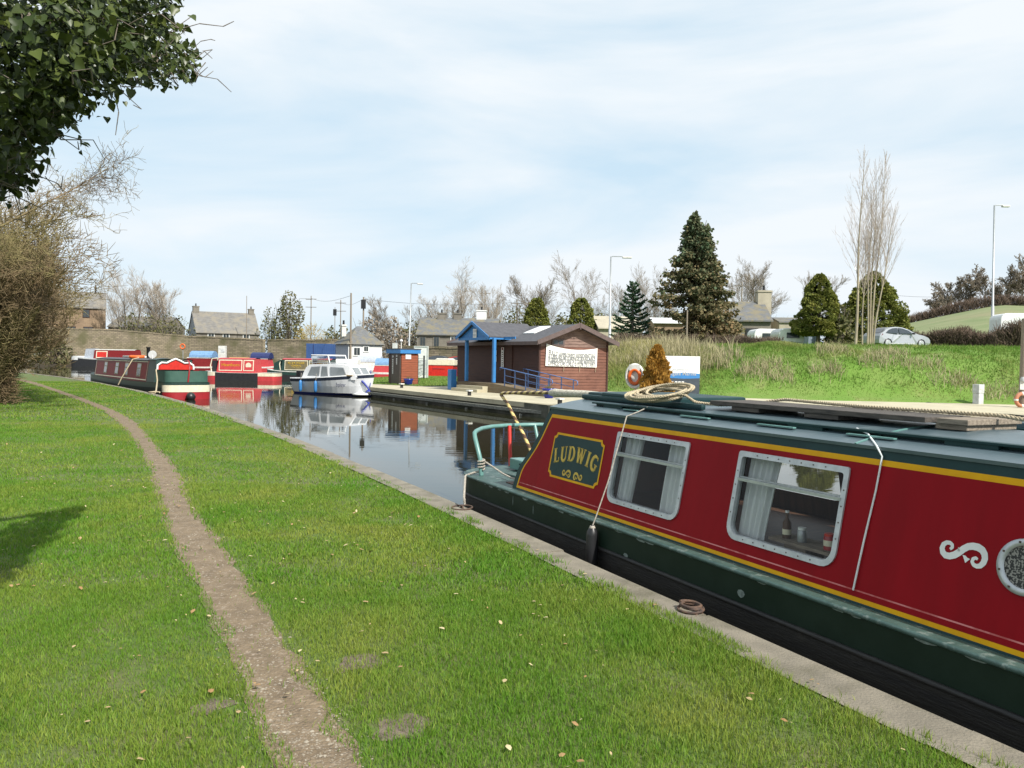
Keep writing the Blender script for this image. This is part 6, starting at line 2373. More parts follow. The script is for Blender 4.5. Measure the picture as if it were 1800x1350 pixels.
def house(name, label, cat, loc, rz, w_, d_, h_, rise, wallm, roofm, wins=(), chim=(), hip=False, trim=None, gablem=None, door=None, over=.3, parent=None):
    """front wall along local x at y=0 facing -y"""
    o = thing(name, label, cat, loc, rz)
    b = MB()
    b.add([(0, 0, -1), (w_, 0, -1), (w_, 0, h_), (0, 0, h_)], [(0, 1, 2, 3)])
    b.add([(0, d_, -1), (w_, d_, -1), (w_, d_, h_), (0, d_, h_)], [(3, 2, 1, 0)])
    for x in (0, w_):
        if hip:
            b.add([(x, 0, -1), (x, d_, -1), (x, d_, h_), (x, 0, h_)], [(0, 1, 2, 3)], 1 if x == 0 and gablem else 0)
        else:
            b.add([(x, 0, -1), (x, d_, -1), (x, d_, h_), (x, d_ / 2, h_ + rise), (x, 0, h_)], [(0, 1, 2, 3, 4)], 1 if gablem else 0)
    b.build('wall', [wallm, gablem or wallm], o)
    b = MB()
    e = over
    s_ = rise / (d_ / 2)
    if hip:
        ins = min(w_ / 2 - .05, d_ / 2)
        q = [(-e, -e, h_ - e * s_), (w_ + e, -e, h_ - e * s_), (w_ + e, d_ + e, h_ - e * s_), (-e, d_ + e, h_ - e * s_), (ins, d_ / 2, h_ + rise), (w_ - ins, d_ / 2, h_ + rise)]
        b.add(q, [(0, 1, 5, 4), (1, 2, 5), (2, 3, 4, 5), (3, 0, 4), (0, 3, 2, 1)])
    else:
        for sg in (0, 1):
            y0 = -e if sg == 0 else d_ + e
            z0 = h_ - e * s_ + .04
            q = [(-e * .5, y0, z0), (w_ + e * .5, y0, z0), (w_ + e * .5, d_ / 2, h_ + rise + .04), (-e * .5, d_ / 2, h_ + rise + .04)]
            lo = [(a, c, z - .12) for a, c, z in q]
            b.add(q + lo, [(0, 1, 2, 3), (4, 7, 6, 5), (0, 4, 5, 1), (1, 5, 6, 2), (2, 6, 7, 3), (3, 7, 4, 0)])
    rf = b.build('roof', roofm, o)
    for (cx, cy, cw, ch, cm) in chim:
        b = MB()
        b.box((cx, cy, h_ + rise + ch / 2 - .6), (cw, cw * .75, ch + 1.2), mi=0)
        b.box((cx, cy, h_ + rise + ch - .1), (cw + .15, cw * .75 + .15, .14), mi=0)
        c_ = b.build('chimney', cm, rf)
        MB().lathe([(.14, 0), (.11, .4), (.13, .5)], 8, (cx, cy, h_ + rise + ch - .02)).build('chimney_pot', M['black'], c_)
    for (x, z, ww, hh, fm) in wins:
        b = MB()
        b.box((x, -.03, z), (ww + .24, .1, hh + .24))
        f_ = b.build('window', fm, o)
        b = MB()
        b.box((x - ww * .26, -.085, z), (ww * .46, .02, hh))
        b.box((x + ww * .26, -.085, z), (ww * .46, .02, hh))
        b.build('pane', M['darkglass'], f_)
    return o


def place(px0, px1, y, z):
    a, c = at_d(px0, y, z), at_d(px1, y, z)
    return a, (c - a).length


# brown sandstone house at the far left
a, w_ = place(48, 188, 150, 3)
ez, rz2 = D(150, 537, 150).z - 3, D(150, 511, 154).z - 3
house('sandstone_house', 'brown sandstone house with stone tiled roof half behind the hawthorns', 'house', a, .49, w_ * .88, 8, ez, rz2 - ez, M['sandstone'], M['tiles'],
      [((152 - 48) * 132 / F, D(152, 549, 150).z - 3, 1.0, 1.35, M['darkwood']), ((125 - 48) * 132 / F, D(125, 576, 150).z - 3, 1.3, .5, M['darkwood']), ((156 - 48) * 132 / F, D(156, 576, 150).z - 3, 1.5, .4, M['darkwood'])],
      [(w_ * .88 - 1.7, 3.9, .35, 1.0, M['black'])])
a, w_ = place(190, 292, 158, 2)
e_ = D(240, 574, 158).z - 2
house('low_outbuilding', 'low grey roofed outbuilding showing above the wall right of the sandstone house', 'outbuilding', a, 0, w_, 9, e_, D(240, 556, 160).z - 2 - e_, M['greystone'], M['slate'])
# stone cottage with twin chimneys
a, w_ = place(345, 455, 150, 1.5)
w_ = 11.45
e_ = D(390, 582.5, 150).z - 1.5
house('stone_cottage', 'old stone cottage with a big tiled roof and a chimney at each end', 'cottage', a, .55, w_, 8, e_, D(390, 548, 154).z - 1.5 - e_, M['greystone'], M['tiles'],
      [(2.6, e_ - .8, 1.0, .8, M['whitewash']), (5.3, e_ - .8, 1.0, .8, M['whitewash']), (9.0, e_ - .8, 1.0, .8, M['whitewash'])],
      [(.6, 4.0, 1.1, 1.0, M['greystone']), (w_ - .6, 4.0, 1.0, .9, M['greystone'])], gablem=M['greywash'])
# small white hipped cottage, grey side
a, w_ = place(612, 662, 90, .2)
e_ = D(630, 601, 92).z - .2
house('white_cottage', 'small whitewashed cottage with a hipped slate roof by the marina', 'cottage', a, .6, 4.1, 3.6, e_, D(618, 574, 94).z - .2 - e_, M['whitewash'], M['slate'],
      [(1.0, 2.1, .7, .8, M['whitewash']), (2.1, 2.4, .5, .5, M['whitewash'])], [(.5, 2.6, .5, .15, M['offwhite'])], hip=True, gablem=M['greywash'])
a = at_d(538, 98, .4)
cz = D(560, 604, 98).z - .4
b = MB()
b.box((1.7, 1.2, cz / 2), (3.4, 2.4, cz))
ct = thing('blue_container', 'blue steel storage container left of the white hipped cottage', 'container', a, .12)
M['contblue'] = mat('container_blue', (.025, .07, .2), .5, col2=(.035, .085, .23), scale=2)
b = MB()
for i in range(16):
    b.box((.1 + i * .215, 1.2, cz / 2), (.13, 2.44, cz - .1))
b.box((1.7, 1.2, cz / 2), (3.4, 2.38, cz))
b.build('shell', M['contblue'], ct)
MB().box((.85, -.035, cz / 2), (.08, .03, cz - .2)).build('lock_bar', M['navy'], ct)
# grey slate house in the middle
a, w_ = place(732, 872, 112, LZ)
e_ = D(740, 586, 112).z - LZ
r_ = D(800, 559, 115).z - LZ - e_
o = house('slate_house', 'long grey stone house with slate roof and white chimney behind the office', 'house', a, -.05, w_, 8, e_, r_, M['greystone'], M['slate'],
          [(.85, e_ - 1.3, .7, 1.5, M['greystone']), (2.75, e_ - 1.3, .7, 1.7, M['greystone']), (5.2, e_ - .95, .8, .9, M['whitewash'])], [(2.9, 4, 1.2, .75, M['greystone']), (5.2, 4, 1.1, .75, M['greystone']), (8.6, 4.2, 1.4, 1.2, M['whitewash'])], gablem=M['render'])
a, w_ = place(845, 880, 110, LZ)
house('gabled_wing', 'rendered gable with white edged roof at the right end of the slate house', 'house', at_d(880, 109.5, LZ), math.radians(90), 6, w_, e_ - .1, 1.7, M['render'], M['slate'], (), (), trim=M['white'])
b = MB()
gq = [(at_d(845, 109, 0), e_ - .4), (at_d(863, 109, 0), e_ + 1.75), (at_d(881, 109, 0), e_ - .4)]
# bungalow on the right: greyer front carries painted shade, cream gables the sunlit tone
a, w_ = place(1268, 1352, 74, 2.7)
e_ = D(1320, 561, 74).z - 2.7
r_ = D(1320, 531, 77).z - 2.7 - e_
house('bungalow', 'cream rendered bungalow with slate roof and stout end chimney right of the spruce', 'bungalow', a, -.05, w_, 6.5, e_, r_, M['greystone'], M['slate'],
      [((1319 - 1268) * 74 / F, 1.55, .85, .95, M['black'])], [(w_ + .1, 3.2, 1.25, 1.1, M['render'])], gablem=M['render'])
a, w_ = place(1368, 1420, 74, 2.7)
house('bungalow_annexe', 'flat fronted cream annexe on the right side of the bungalow', 'extension', a, -.05, w_, 5, e_ - .2, .5, M['render'], M['slate'], [(1.15, 1.6, 1.0, .95, M['black'])], over=.12)
a = at_d(1420, 66, 2.75)
sh = thing('garden_shed', 'narrow blue grey metal shed beside the cypress right of the bungalow', 'shed', a, .2)
hh = D(1428, 574, 66).z - 2.75
M['shedblue'] = mat('shed_blue_grey', (.2, .25, .3), .6, col2=(.14, .18, .22), stretch=(8, 8, .3), scale=2)
MB().box((.4, .6, hh / 2), (.8, 1.2, hh)).build('wall', M['shedblue'], sh)
MB().prism([(-.1, hh), (.9, hh), (.9, hh + .08), (-.1, hh + .16)], lambda a_, c, d: (a_, d, c), -.1, 1.3).build('roof', M['felt'], sh)


def caravan(px0, px1, top, y, z, label, rz=0.):
    a, w_ = place(px0, px1, y, z)
    h_ = D((px0 + px1) / 2, top, y).z - z
    o = thing('caravan', label, 'caravan', a, rz, 'white caravans')
    b = MB()
    pr_ = []
    for cx, cz, s in ((w_ - .35, .35 + .35, 270), (w_ - .45, h_ - .45, 0), (.45, h_ - .45, 90), (.35, .7, 180)):
        rad = .35 if cz < 1 else .45
        for q in range(5):
            an = math.radians(s + 22.5 * q)
            pr_.append((cx + rad * math.cos(an), cz + rad * math.sin(an)))
    b.prism(pr_, lambda p_, c, d: (p_, d, c), 0, 2.1)
    b.build('body', M['white'], o, bevel=.05)
    MB().box((w_ * .55, -.02, h_ * .66), (w_ * .5, .05, h_ * .26)).build('window', M['darkglass'], o, bevel=.01)
    MB().box((w_ * .5, -.02, h_ * .34), (w_ * .9, .04, .05)).build('trim', M['greyplastic'], o)
    for x in (w_ * .5,):
        MB().tube([(x, -.02, .3), (x, .18, .3)], .3, 14).build('wheel', M['rubber'], o)
    return o


caravan(1368, 1413, 577, 61, 2.75, 'white touring caravan end showing over the low hedge by the bungalow')
caravan(1325, 1372, 578, 66, 2.75, 'grey white caravan side half hidden behind the low hedge')
caravan(1757, 1850, 551, 62, 2.75, 'white caravan roof seen through the gappy hedge at the right edge', -.15)
# white sided building and red vehicle behind the monkey puzzle
a, w_ = place(1148, 1200, 84, 2.0)
house('white_roofed_hut', 'low brick hut with a white roof behind the monkey puzzle and spruce', 'hut', a, 0, w_, 4, D(1170, 566, 84).z - 2., .5, M['sandstone'], M['white'])
a = at_d(1052, 86, 1.8)
house('cream_barn', 'cream ended barn roof partly hidden by the monkey puzzle', 'barn', a, .1, 4.6, 6, D(1075, 575, 86).z - 1.8, 1.3, M['render'], M['render'])

# the high rubble wall along the far bank
WP_ = [at_d(18, 132, -.5), at_d(200, 132, -.5), at_d(330, 131, -.5), at_d(462, 126, -.5)]
WT_ = [577, 581, 592, 598.5]


def wall_run(name, label, pts, tops, thick=.6, cap=True):
    o = thing(name, label, 'wall', (0, 0, 0))
    b, c_ = MB(), MB()
    for i in range(len(pts) - 1):
        p, q = pts[i], pts[i + 1]
        z0, z1 = tops[i], tops[i + 1]
        t = (q - p).normalized()
        n_ = Vector((-t.y, t.x, 0)) * thick
        vs = [(p.x, p.y, p.z), (q.x, q.y, q.z), (q.x, q.y, z1), (p.x, p.y, z0), (p.x + n_.x, p.y + n_.y, p.z), (q.x + n_.x, q.y + n_.y, q.z), (q.x + n_.x, q.y + n_.y, z1), (p.x + n_.x, p.y + n_.y, z0)]
        b.add(vs, [(0, 1, 2, 3), (5, 4, 7, 6), (3, 2, 6, 7), (1, 5, 6, 2), (4, 0, 3, 7)])
        k_ = max(2, int((q - p).length / .8))
        for j in range(k_):
            f0, f1 = (j + .04) / k_, (j + .96) / k_
            zz = z0 + (z1 - z0) * (f0 + f1) / 2
            m_ = p.lerp(q, (f0 + f1) / 2) + n_ / 2
            c_.box((m_.x, m_.y, zz + .1 + random.uniform(-.03, .05)), ((q - p).length * (f1 - f0), thick + .12, .22), math.atan2(t.y, t.x))
    b.build('masonry', M['wallstone'], o)
    c_.build('coping', M['wallstone'], o)
    return o


wall_run('rubble_wall', 'long high rubble stone wall behind the moored boats on the far bank', WP_, [D(px, t_, p.y).z for p, t_, px in zip(WP_, WT_, (18, 200, 330, 462))])
wp2 = [at_d(470, 120, -.5), at_d(590, 116, -.5)]
wall_run('rubble_wall', 'lower stretch of rubble stone wall left of the blue container', wp2, [D(480, 599, 120).z, D(585, 599, 116).z])
wp3 = [at_d(704, 92, 0), at_d(806, 88, 0)]
wall_run('rubble_wall', 'rubble stone wall below the slate house beside the car park', wp3, [D(715, 611, 92).z, D(800, 613, 88).z])
# small landing stage under the high wall
lp2 = at_d(36, 126, WZ)
ls = thing('landing_stage', 'pale wooden landing stage under the high wall at the far left', 'jetty', lp2, .03)
M['palewood'] = mat('pale_timber', (.42, .38, .28), .85, col2=(.3, .27, .2))
MB().box((3, 0, .75), (6.6, 1.2, .18)).build('deck', M['palewood'], ls)
for x in (.3, 3, 5.8):
    MB().box((x, -.3, .2), (.2, .2, 1.2)).build('pile', M['palewood'], ls)
b = MB()
for x in (.6, 2.0, 3.4, 4.8):
    b.tube([(x, .4, .8), (x, .4, 1.9)], .05, 6)
b.tube([(.6, .4, 1.9), (4.8, .4, 1.9)], .05, 6)
b.build('railing', M['steel'], ls)


# lamp posts and poles
def lamp_post(px, top, y, z, label, arm, base_px=None):
    base = at_d(base_px or px, y, z)
    tp = D(px, top, y)
    h_ = tp.z - z
    o = thing('lamp_post', label, 'lamp post', base, 0, 'tall grey street lamps')
    dx = tp.x - base.x
    MB().tube([(0, 0, -.2), (dx * .3, 0, h_ * .3), (dx * .3, 0, h_ * .301), (dx, 0, h_)], [.13, .115, .09, .06], 10).build('column', M['steel'], o)
    MB().tube([(dx, 0, h_ - .1), (dx + .1, 0, h_ + .02), (dx + arm * .75, 0, h_ + .02)], .04, 8).build('arm', M['steel'], o)
    MB().box((dx + arm * .95, 0, h_ - .06), (arm * .42 + .2, .3, .16)).build('lantern', M['offwhite'], o, bevel=.05)


lamp_post(1748, 361, 68, 3.2, 'tallest grey street lamp rising behind the hedge on the right', 1.0, 1743)
lamp_post(1074, 451, 72, 2.2, 'grey street lamp between the office roof and the monkey puzzle', 1.5, 1071)
lamp_post(723, 498, 96, LZ, 'grey street lamp left of the slate house behind the small kiosk', 1.1, 718)
lamp_post(526, 525, 150, LZ, 'distant street lamp above the willow', 1.8, 526)


def pole(px, top, y, z, label, bars=0, box=False, r_=.11):
    h_ = D(px, top, y).z - z
    o = thing('utility_pole', label, 'pole', at_d(px, y, z), 0, 'wooden utility poles')
    MB().tube([(0, 0, -.2), (0, 0, h_)], [r_, r_ * .75], 8).build('shaft', M['wood'], o)
    for i in range(bars):
        MB().box((0, -.1, h_ - .6 - 1.5 * i), (2.0, .1, .1)).build('crossarm', M['bark'], o)
    if box:
        MB().box((0, -.1, h_ - .9), (.55, .3, 1.1)).build('transformer', M['black'], o)
    return o


pole(616, 515, 90, .2, 'pale utility pole standing in front of the white hipped cottage', 0, False, .12)
pole(638, 522, 100, .2, 'utility pole with a dark top behind the white hipped cottage', 0, True, .12)
pole(546, 520, 150, LZ, 'distant pole with crossarms above the blue container', 2)
pole(598, 527, 150, LZ, 'distant pole with crossarms left of the pale utility pole', 2)
pole(588, 540, 140, LZ, 'thin pole carrying a dark box left of the pale utility pole', 0, True, .07)
pole(433, 520, 150, 1.5, 'thin mast above the right chimney of the stone cottage', 0, False, .07)
pole(851, 510, 150, LZ, 'pole among the bare trees behind the white chimney', 1)
pole(907, 527, 130, LZ, 'small dark pole right of the slate house', 1)
pole(1206, 545, 50, 2.4, 'slim pale post standing in the tall dead grass', 0, False, .06)
pole(1301, 495, 110, 2.7, 'dark pole above the bungalow ridge', 1)
for (x0, y0, d0_, x1, y1, d1_) in ((546, 524, 150, 616, 520, 90), (598, 531, 150, 638, 526, 100), (638, 526, 100, 907, 531, 130), (1540, 515, 120, 1720, 515, 120), (1150, 520, 120, 1301, 499, 110)):
    a_, e_ = D(x0, y0, d0_), D(x1, y1, d1_)
    tag(MB().tube([a_.lerp(e_, q / 8) - Vector((0, 0, .6 * math.sin(q / 8 * math.pi))) for q in range(9)], .018, 4).build('overhead_wire', M['black']), 'thin overhead wire strung between distant poles', 'wire', 'overhead wires')
#SECTION VEHICLES
# ------------------------------------------------------------------ CARS AND THE OTHER BOATS
M['silver'] = mat('silver_paint', (.4, .42, .45), .3, col2=(.37, .39, .42), metal=.35)
M['carglass'] = mat('car_glass', (.035, .045, .055), .06, col2=(.05, .06, .07))
M['carred'] = mat('car_red', (.4, .02, .02), .3)
M['carblack'] = mat('car_grey', (.06, .065, .075), .3)


def car(name, label, loc, rz, paint, sc=1.):
    o = thing(name, label, 'car', loc, rz)
    out = [(.05, .32), (.02, .55), (.08, .80), (.22, .98), (.42, 1.06), (.75, 1.27), (1.15, 1.40), (1.6, 1.445), (2.1, 1.41), (2.55, 1.28), (3.1, 1.02), (3.3, .95), (3.75, .87), (4.08, .74), (4.22, .58), (4.25, .38), (4.15, .24),
           (3.86, .22), (3.84, .40), (3.72, .58), (3.5, .65), (3.28, .58), (3.16, .4), (3.14, .2), (1.12, .2), (1.1, .4), (.98, .58), (.76, .65), (.54, .58), (.42, .4), (.4, .24)]
    wd = lambda z: .86 - (.04 * (max(0, .35 - z) / .2)) - .27 * max(0, (z - .82) / .62) ** 1.1
    n = len(out)
    A = [(x, -wd(z), z) for x, z in out]
    B_ = [(x, wd(z), z) for x, z in out]
    b = MB()
    b.add(A + B_, [(i, (i + 1) % n, n + (i + 1) % n, n + i) for i in range(n)])
    b.add(A, [tuple(range(n))])
    b.add(B_, [tuple(range(n))[::-1]])
    body = b.build('body', paint, o)
    bm = bmesh.new()
    bm.from_mesh(body.data)
    bmesh.ops.triangulate(bm, faces=[f for f in bm.faces if len(f.verts) > 4])
    bm.to_mesh(body.data)
    bm.free()
    for s in (-1, 1):
        sw_ = [(.62, 1.02), (.9, 1.22), (1.25, 1.34), (1.66, 1.375), (1.66, .98)]
        fw = [(1.72, .98), (1.72, 1.375), (2.1, 1.345), (2.5, 1.22), (2.86, 1.0)]
        for w2 in (sw_, fw):
            MB().add([(x, s * (wd(z) + .012), z) for x, z in w2], [tuple(range(len(w2)))]).build('side_window', M['carglass'], o, recalc=False)
        b = MB().box((2.78, s * .93, 1.0), (.14, .16, .12))
        b.build('mirror', M['black'], o, bevel=.02)
        b = MB().box((2.0, s * (wd(.3) + .005), .3), (2.0, .03, .06))
        b.build('sill', M['greyplastic'], o)
        MB().box((1.78, s * (wd(.86) + .01), .86), (.16, .02, .03)).build('handle', M['steel'], o)
        MB().add([(.1, s * .70, .74), (.1, s * .86, .74), (.36, s * .865, .92), (.24, s * .72, 1.0)], [(0, 1, 2, 3)]).build('tail_light', M['maroon'], o, recalc=False)
        MB().add([(4.12, s * .55, .74), (4.1, s * .84, .7), (3.8, s * .86, .82), (3.95, s * .6, .84)], [(0, 1, 2, 3)]).build('headlight', M['alu'], o, recalc=False)
        for x in (.76, 3.5):
            whl = thing('wheel', None, None)
            bpy.data.objects.remove(whl)
            w1 = MB().lathe([(.2, -.1), (.3, -.1), (.325, -.07), (.325, .07), (.3, .1), (.2, .1)], 24, (x, s * .76, .315), 0, Matrix.Rotation(math.radians(90), 3, 'X')).build('wheel', M['rubber'], o)
            b = MB()
            for q in range(5):
                an = q * 1.2566
                b.box((x + .1 * math.cos(an), s * .865, .315 + .1 * math.sin(an)), (.2, .02, .055), X=Matrix.Rotation(-an, 3, 'Y'))
            b.lathe([(.205, -.01), (.225, -.01), (.225, .012), (.205, .012)], 24, (x, s * .862, .315), 0, Matrix.Rotation(math.radians(90), 3, 'X'))
            b.build('rim', M['alu'], w1)
    # rear and front glass
    MB().add([(.28, -.66, .985), (.28, .66, .985), (.80, .58, 1.30), (.80, -.58, 1.30)], [(0, 1, 2, 3)]).build('rear_window', M['carglass'], o, recalc=False)
    ob = bpy.data.objects[o.children[-1].name] if o.children else None
    MB().add([(3.12, -.68, 1.04), (3.12, .68, 1.04), (2.58, .58, 1.29), (2.58, -.58, 1.29)], [(0, 3, 2, 1)]).build('windscreen', M['carglass'], o, recalc=False)
    MB().box((.0, 0, .62), (.03, .5, .12)).build('number_plate', M['yellow'], o)
    o.scale = (sc, sc, sc)
    return o


cw = at_d(1528, 55.5, 2.84)
car('silver_hatchback', 'silver three door hatchback parked on top of the grassy bank', cw, math.radians(16), M['silver'], 1.0)
bpy.data.objects['rear_window'].location = (-.04, 0, .035)
bpy.data.objects['windscreen'].location = (.05, 0, .03)
c2 = car('grey_car', 'dark grey car parked below the stone wall beyond the red boat', at_d(744, 84, .5), math.radians(-8), M['carblack'], 1.0)
c3 = car('red_car', 'red car parked right of the dark grey car beyond the quay lawn', at_d(778, 82, .45), math.radians(-6), M['carred'], 1.0)


# ---- the white cruiser
ca, stem = at_d(509, 44.5, WZ), at_d(650, 42.0, WZ)
CX = (stem - ca).normalized()
for _ in range(6):
    CX = (stem - ca - Vector((-CX.y, CX.x, 0)) * 1.0).normalized()
CY = Vector((-CX.y, CX.x, 0))
CL = 7.6
CS = (stem - ca - CY * 1.0).length / CL
cr = thing('cabin_cruiser', 'small white cabin cruiser with a navy band and dark windows moored at the quay end', 'cruiser', ca + CY * 1.0, math.atan2(CX.y, CX.x))
cr.scale = (CS, .8, 1.05)
CR0 = ca + CY * 1.0
crl = lambda p: Matrix.Rotation(-math.atan2(CX.y, CX.x), 3, 'Z') @ (Vector(p) - CR0)
b = MB()
st_ = np.linspace(0, 1, 17)
rows = []
for f_ in st_:
    hb = 1.28 * (1 - max(0, (f_ - .45) / .55) ** 2.4) * (.93 + .07 * min(1, f_ * 5))
    gz = .80 + .06 * f_ + .26 * f_ ** 2
    xk = CL * f_
    x_top = xk + .5 * f_ ** 4
    prof = [(x_top, hb, gz), (x_top, hb * 1.015, gz - .05), (xk + .46 * f_ ** 4, hb * .985, gz - .21), (xk + .3 * f_ ** 4, hb * .9, gz * .45), (xk, hb * .78, .06 + .05 * f_), (xk - .12 * f_, hb * .72 * (1 - .6 * f_ ** 3), -.02), (xk - .35 * f_, 0.02, -.35)]
    rows.append(prof)
m_ = len(rows[0])
for s in (-1, 1):
    vs = [(x, s * y, z) for r_ in rows for x, y, z in r_]
    for i in range(len(rows) - 1):
        for j in range(m_ - 1):
            b.add([vs[i * m_ + j], vs[(i + 1) * m_ + j], vs[(i + 1) * m_ + j + 1], vs[i * m_ + j + 1]], [(0, 1, 2, 3)], (0, 1, 0, 0, 2, 2)[j], j not in (0, 1))
for i in range(len(rows) - 1):
    p_, q = rows[i][0], rows[i + 1][0]
    b.add([(p_[0], -p_[1], p_[2]), (q[0], -q[1], q[2]), (q[0], q[1], q[2]), (p_[0], p_[1], p_[2])], [(0, 1, 2, 3)])
b.add([(x, y, z) for x, y, z in rows[0]] + [(x, -y, z) for x, y, z in rows[0][::-1]], [tuple(range(2 * m_))])
M['navyband'] = mat('navy_band', (.035, .045, .07), .35)
M['antifoul'] = mat('blue_antifouling', (.02, .04, .3), .5)
M['gel'] = mat('white_gelcoat', (.78, .79, .8), .25, col2=(.7, .71, .72), scale=2)
b.build('hull', [M['gel'], M['navyband'], M['antifoul']], cr, recalc=True)
cp_ = [(1.25, .78), (1.35, 1.05), (1.6, 1.35), (2.0, 1.5), (4.2, 1.56), (5.6, 1.53), (6.3, 1.46), (7.0, .92)]
cw_ = lambda z, x=0: (1.06 - .16 * max(0, (z - .8)) / .75) * (1 - .42 * max(0, (x - 4.6) / 2.6) ** 1.5)
b = MB()
n = len(cp_)
for i in range(n - 1):
    (x0, z0), (x1, z1) = cp_[i], cp_[i + 1]
    b.add([(x0, -cw_(z0, x0), z0), (x1, -cw_(z1, x1), z1), (x1, cw_(z1, x1), z1), (x0, cw_(z0, x0), z0)], [(0, 1, 2, 3)], 0, True)
for s in (-1, 1):
    ft_ = [(x, s * cw_(z, x), z) for x, z in cp_]
    fb_ = [(x, s * cw_(.8, x), .78) for x, z in cp_]
    b.add(ft_ + fb_, [(i, i + 1, n + i + 1, n + i) for i in range(n - 1)])
b.build('cabin', M['gel'], cr)
M['softwhite'] = mat('canvas_white', (.66, .67, .67), .8)
M['screen'] = mat('screen_grey', (.17, .19, .2), .12, col2=(.22, .24, .25), scale=1)
for wn in ([(1.95, .95), (2.25, 1.36), (3.25, 1.4), (3.25, .95)], [(3.5, .93), (3.5, 1.4), (4.05, 1.4), (4.3, .93)], [(4.6, .97), (4.5, 1.38), (5.75, 1.36), (6.1, .97)]):
    fr = MB().add([(x, -cw_(z, x) - .03, z) for x, z in wn], [tuple(range(4))])
    cx2, cz2 = sum(p[0] for p in wn) / 4, sum(p[1] for p in wn) / 4
    f_ = MB().add([(cx2 + (x - cx2) * 1.08, -cw_(z, cx2 + (x - cx2) * 1.08) - .018, cz2 + (z - cz2) * 1.12) for x, z in wn], [tuple(range(4))]).build('window_frame', M['alu'], cr, recalc=False)
    fr.build('pane', M['screen'], f_, recalc=False)
for s in (-1, 1):
    q = [(6.40, s * .06, 1.39), (6.94, s * .06, .975), (6.94, s * .6, .975), (6.40, s * .6, 1.39)]
    MB().add([(x + .012, y, z + .012) for x, y, z in q], [(0, 1, 2, 3)]).build('windscreen', M['screen'], cr, recalc=False)
# raised screen on the cabin top
b = MB()
sq_ = [(2.1, 1.52), (1.95, 1.98), (3.9, 1.98), (4.15, 1.55)]
for s in (-1, 1):
    b.tube([(x, s * .75, z) for x, z in sq_], .035, 6)
b.tube([(1.95, -.75, 1.98), (1.95, .75, 1.98)], .035, 6)
b.tube([(3.9, -.75, 1.98), (3.9, .75, 1.98)], .035, 6)
fr = b.build('screen_frame', M['white'], cr)
M['clear'] = glassmat('clear_plastic', (.8, .84, .85))
MB().add([(x, -.75, z) for x, z in sq_], [(0, 1, 2, 3)]).build('pane', M['clear'], fr, recalc=False)
b = MB()
b.tube([(1.9, -.85, 1.6), (3.5, -.85, 1.62), (6.0, -.6, 1.58)], .015, 6)
for x in (2.4, 3.5, 4.8, 5.8):
    b.tube([(x, -.85 if x < 4 else -.78, 1.5), (x, -.85 if x < 4 else -.78, 1.62)], .014, 5)
b.build('grab_rail', M['alu'], cr)
MB().box((6.3, -.85, 1.0), (1.0, .06, .05)).build('toe_rail', M['newwood'], cr)
ob_ = MB()
ob_.box((-.35, -.1, .95), (.5, .4, .42))
ob_.box((-.25, -.1, .35), (.2, .2, 1.0))
ob_.build('outboard_motor', M['rubber'], cr, bevel=.05)
b = MB()
for j in range(2):
    b.box((-.2, -.9, .18 + .28 * j), (.5, .5, .05))
b.build('stern_ladder', M['black'], cr)
hy = lambda x, z: None
lettering(cr, [('Explorer', .26, 5.9, .52)], lambda a_, c: (a_, -1.17 + .0 * c - .035 * (a_ - 5.3) ** 0 + .17 * max(0, a_ - 5.2) ** 1.5 * .6, c), M['navy'], 'boat_name')
for (x, lab) in ((1.55, 'blue sausage fender nearer the stern of the white cruiser'), (3.35, 'blue sausage fender amidships on the white cruiser')):
    o = thing('boat_fender', lab, 'fender', CR0 + CX * x * CS - CY * 1.1 + Vector((0, 0, .1 + WZ * 0)), math.atan2(CX.y, CX.x), 'blue fenders on the cruiser')
    MB().lathe([(.03, .42), (.075, .36), (.09, .25), (.09, -.05), (.075, -.15), (.03, -.2)], 12).build('body', M['blue'], o)
    MB().tube([(0, .02, .4), (0, .06, .8)], .012, 5).build('cord', M['rope2'], o)
bw_ = crl(P(648, 697, WZ))
o = thing('bow_fender', 'blue bow fender slung on ropes under the cruiser stem', 'fender', P(649, 697, WZ) + Vector((0, 0, .05)))
MB().lathe([(.02, -.1), (.2, 0), (.22, .15), (.1, .3), (.02, .34)], 12).build('body', M['antifoul'], o)
b = MB()
b.tube([(0, 0, .3), (-.25, .05, .6), (-.42, .1, .75)], .05, 6)
b.tube([(0, 0, .3), (.05, .1, .7), (.02, .3, 1.3)], .02, 6)
b.build('rope', M['antifoul'], o)
MB().lathe([(.02, -.02), (.5, .02), (.55, .08), (.3, .14), (.02, .15)], 14, (-.35, 0, .0)).build('float', M['white'], o)
# raise the cruiser so its water line sits on the canal
for nm in ('cabin_cruiser',):
    bpy.data.objects[nm].location.z = WZ + .02
for o in bpy.data.objects:
    if o.name.startswith('boat_fender') and o.get('group') == 'blue fenders on the cruiser':
        o.location.z = WZ + .32


# ---- other narrowboats
def boat_root(name, label, stern, heading, cat='narrowboat', group=None):
    return thing(name, label, cat, (stern.x, stern.y, WZ), math.atan2(heading.y, heading.x), group)


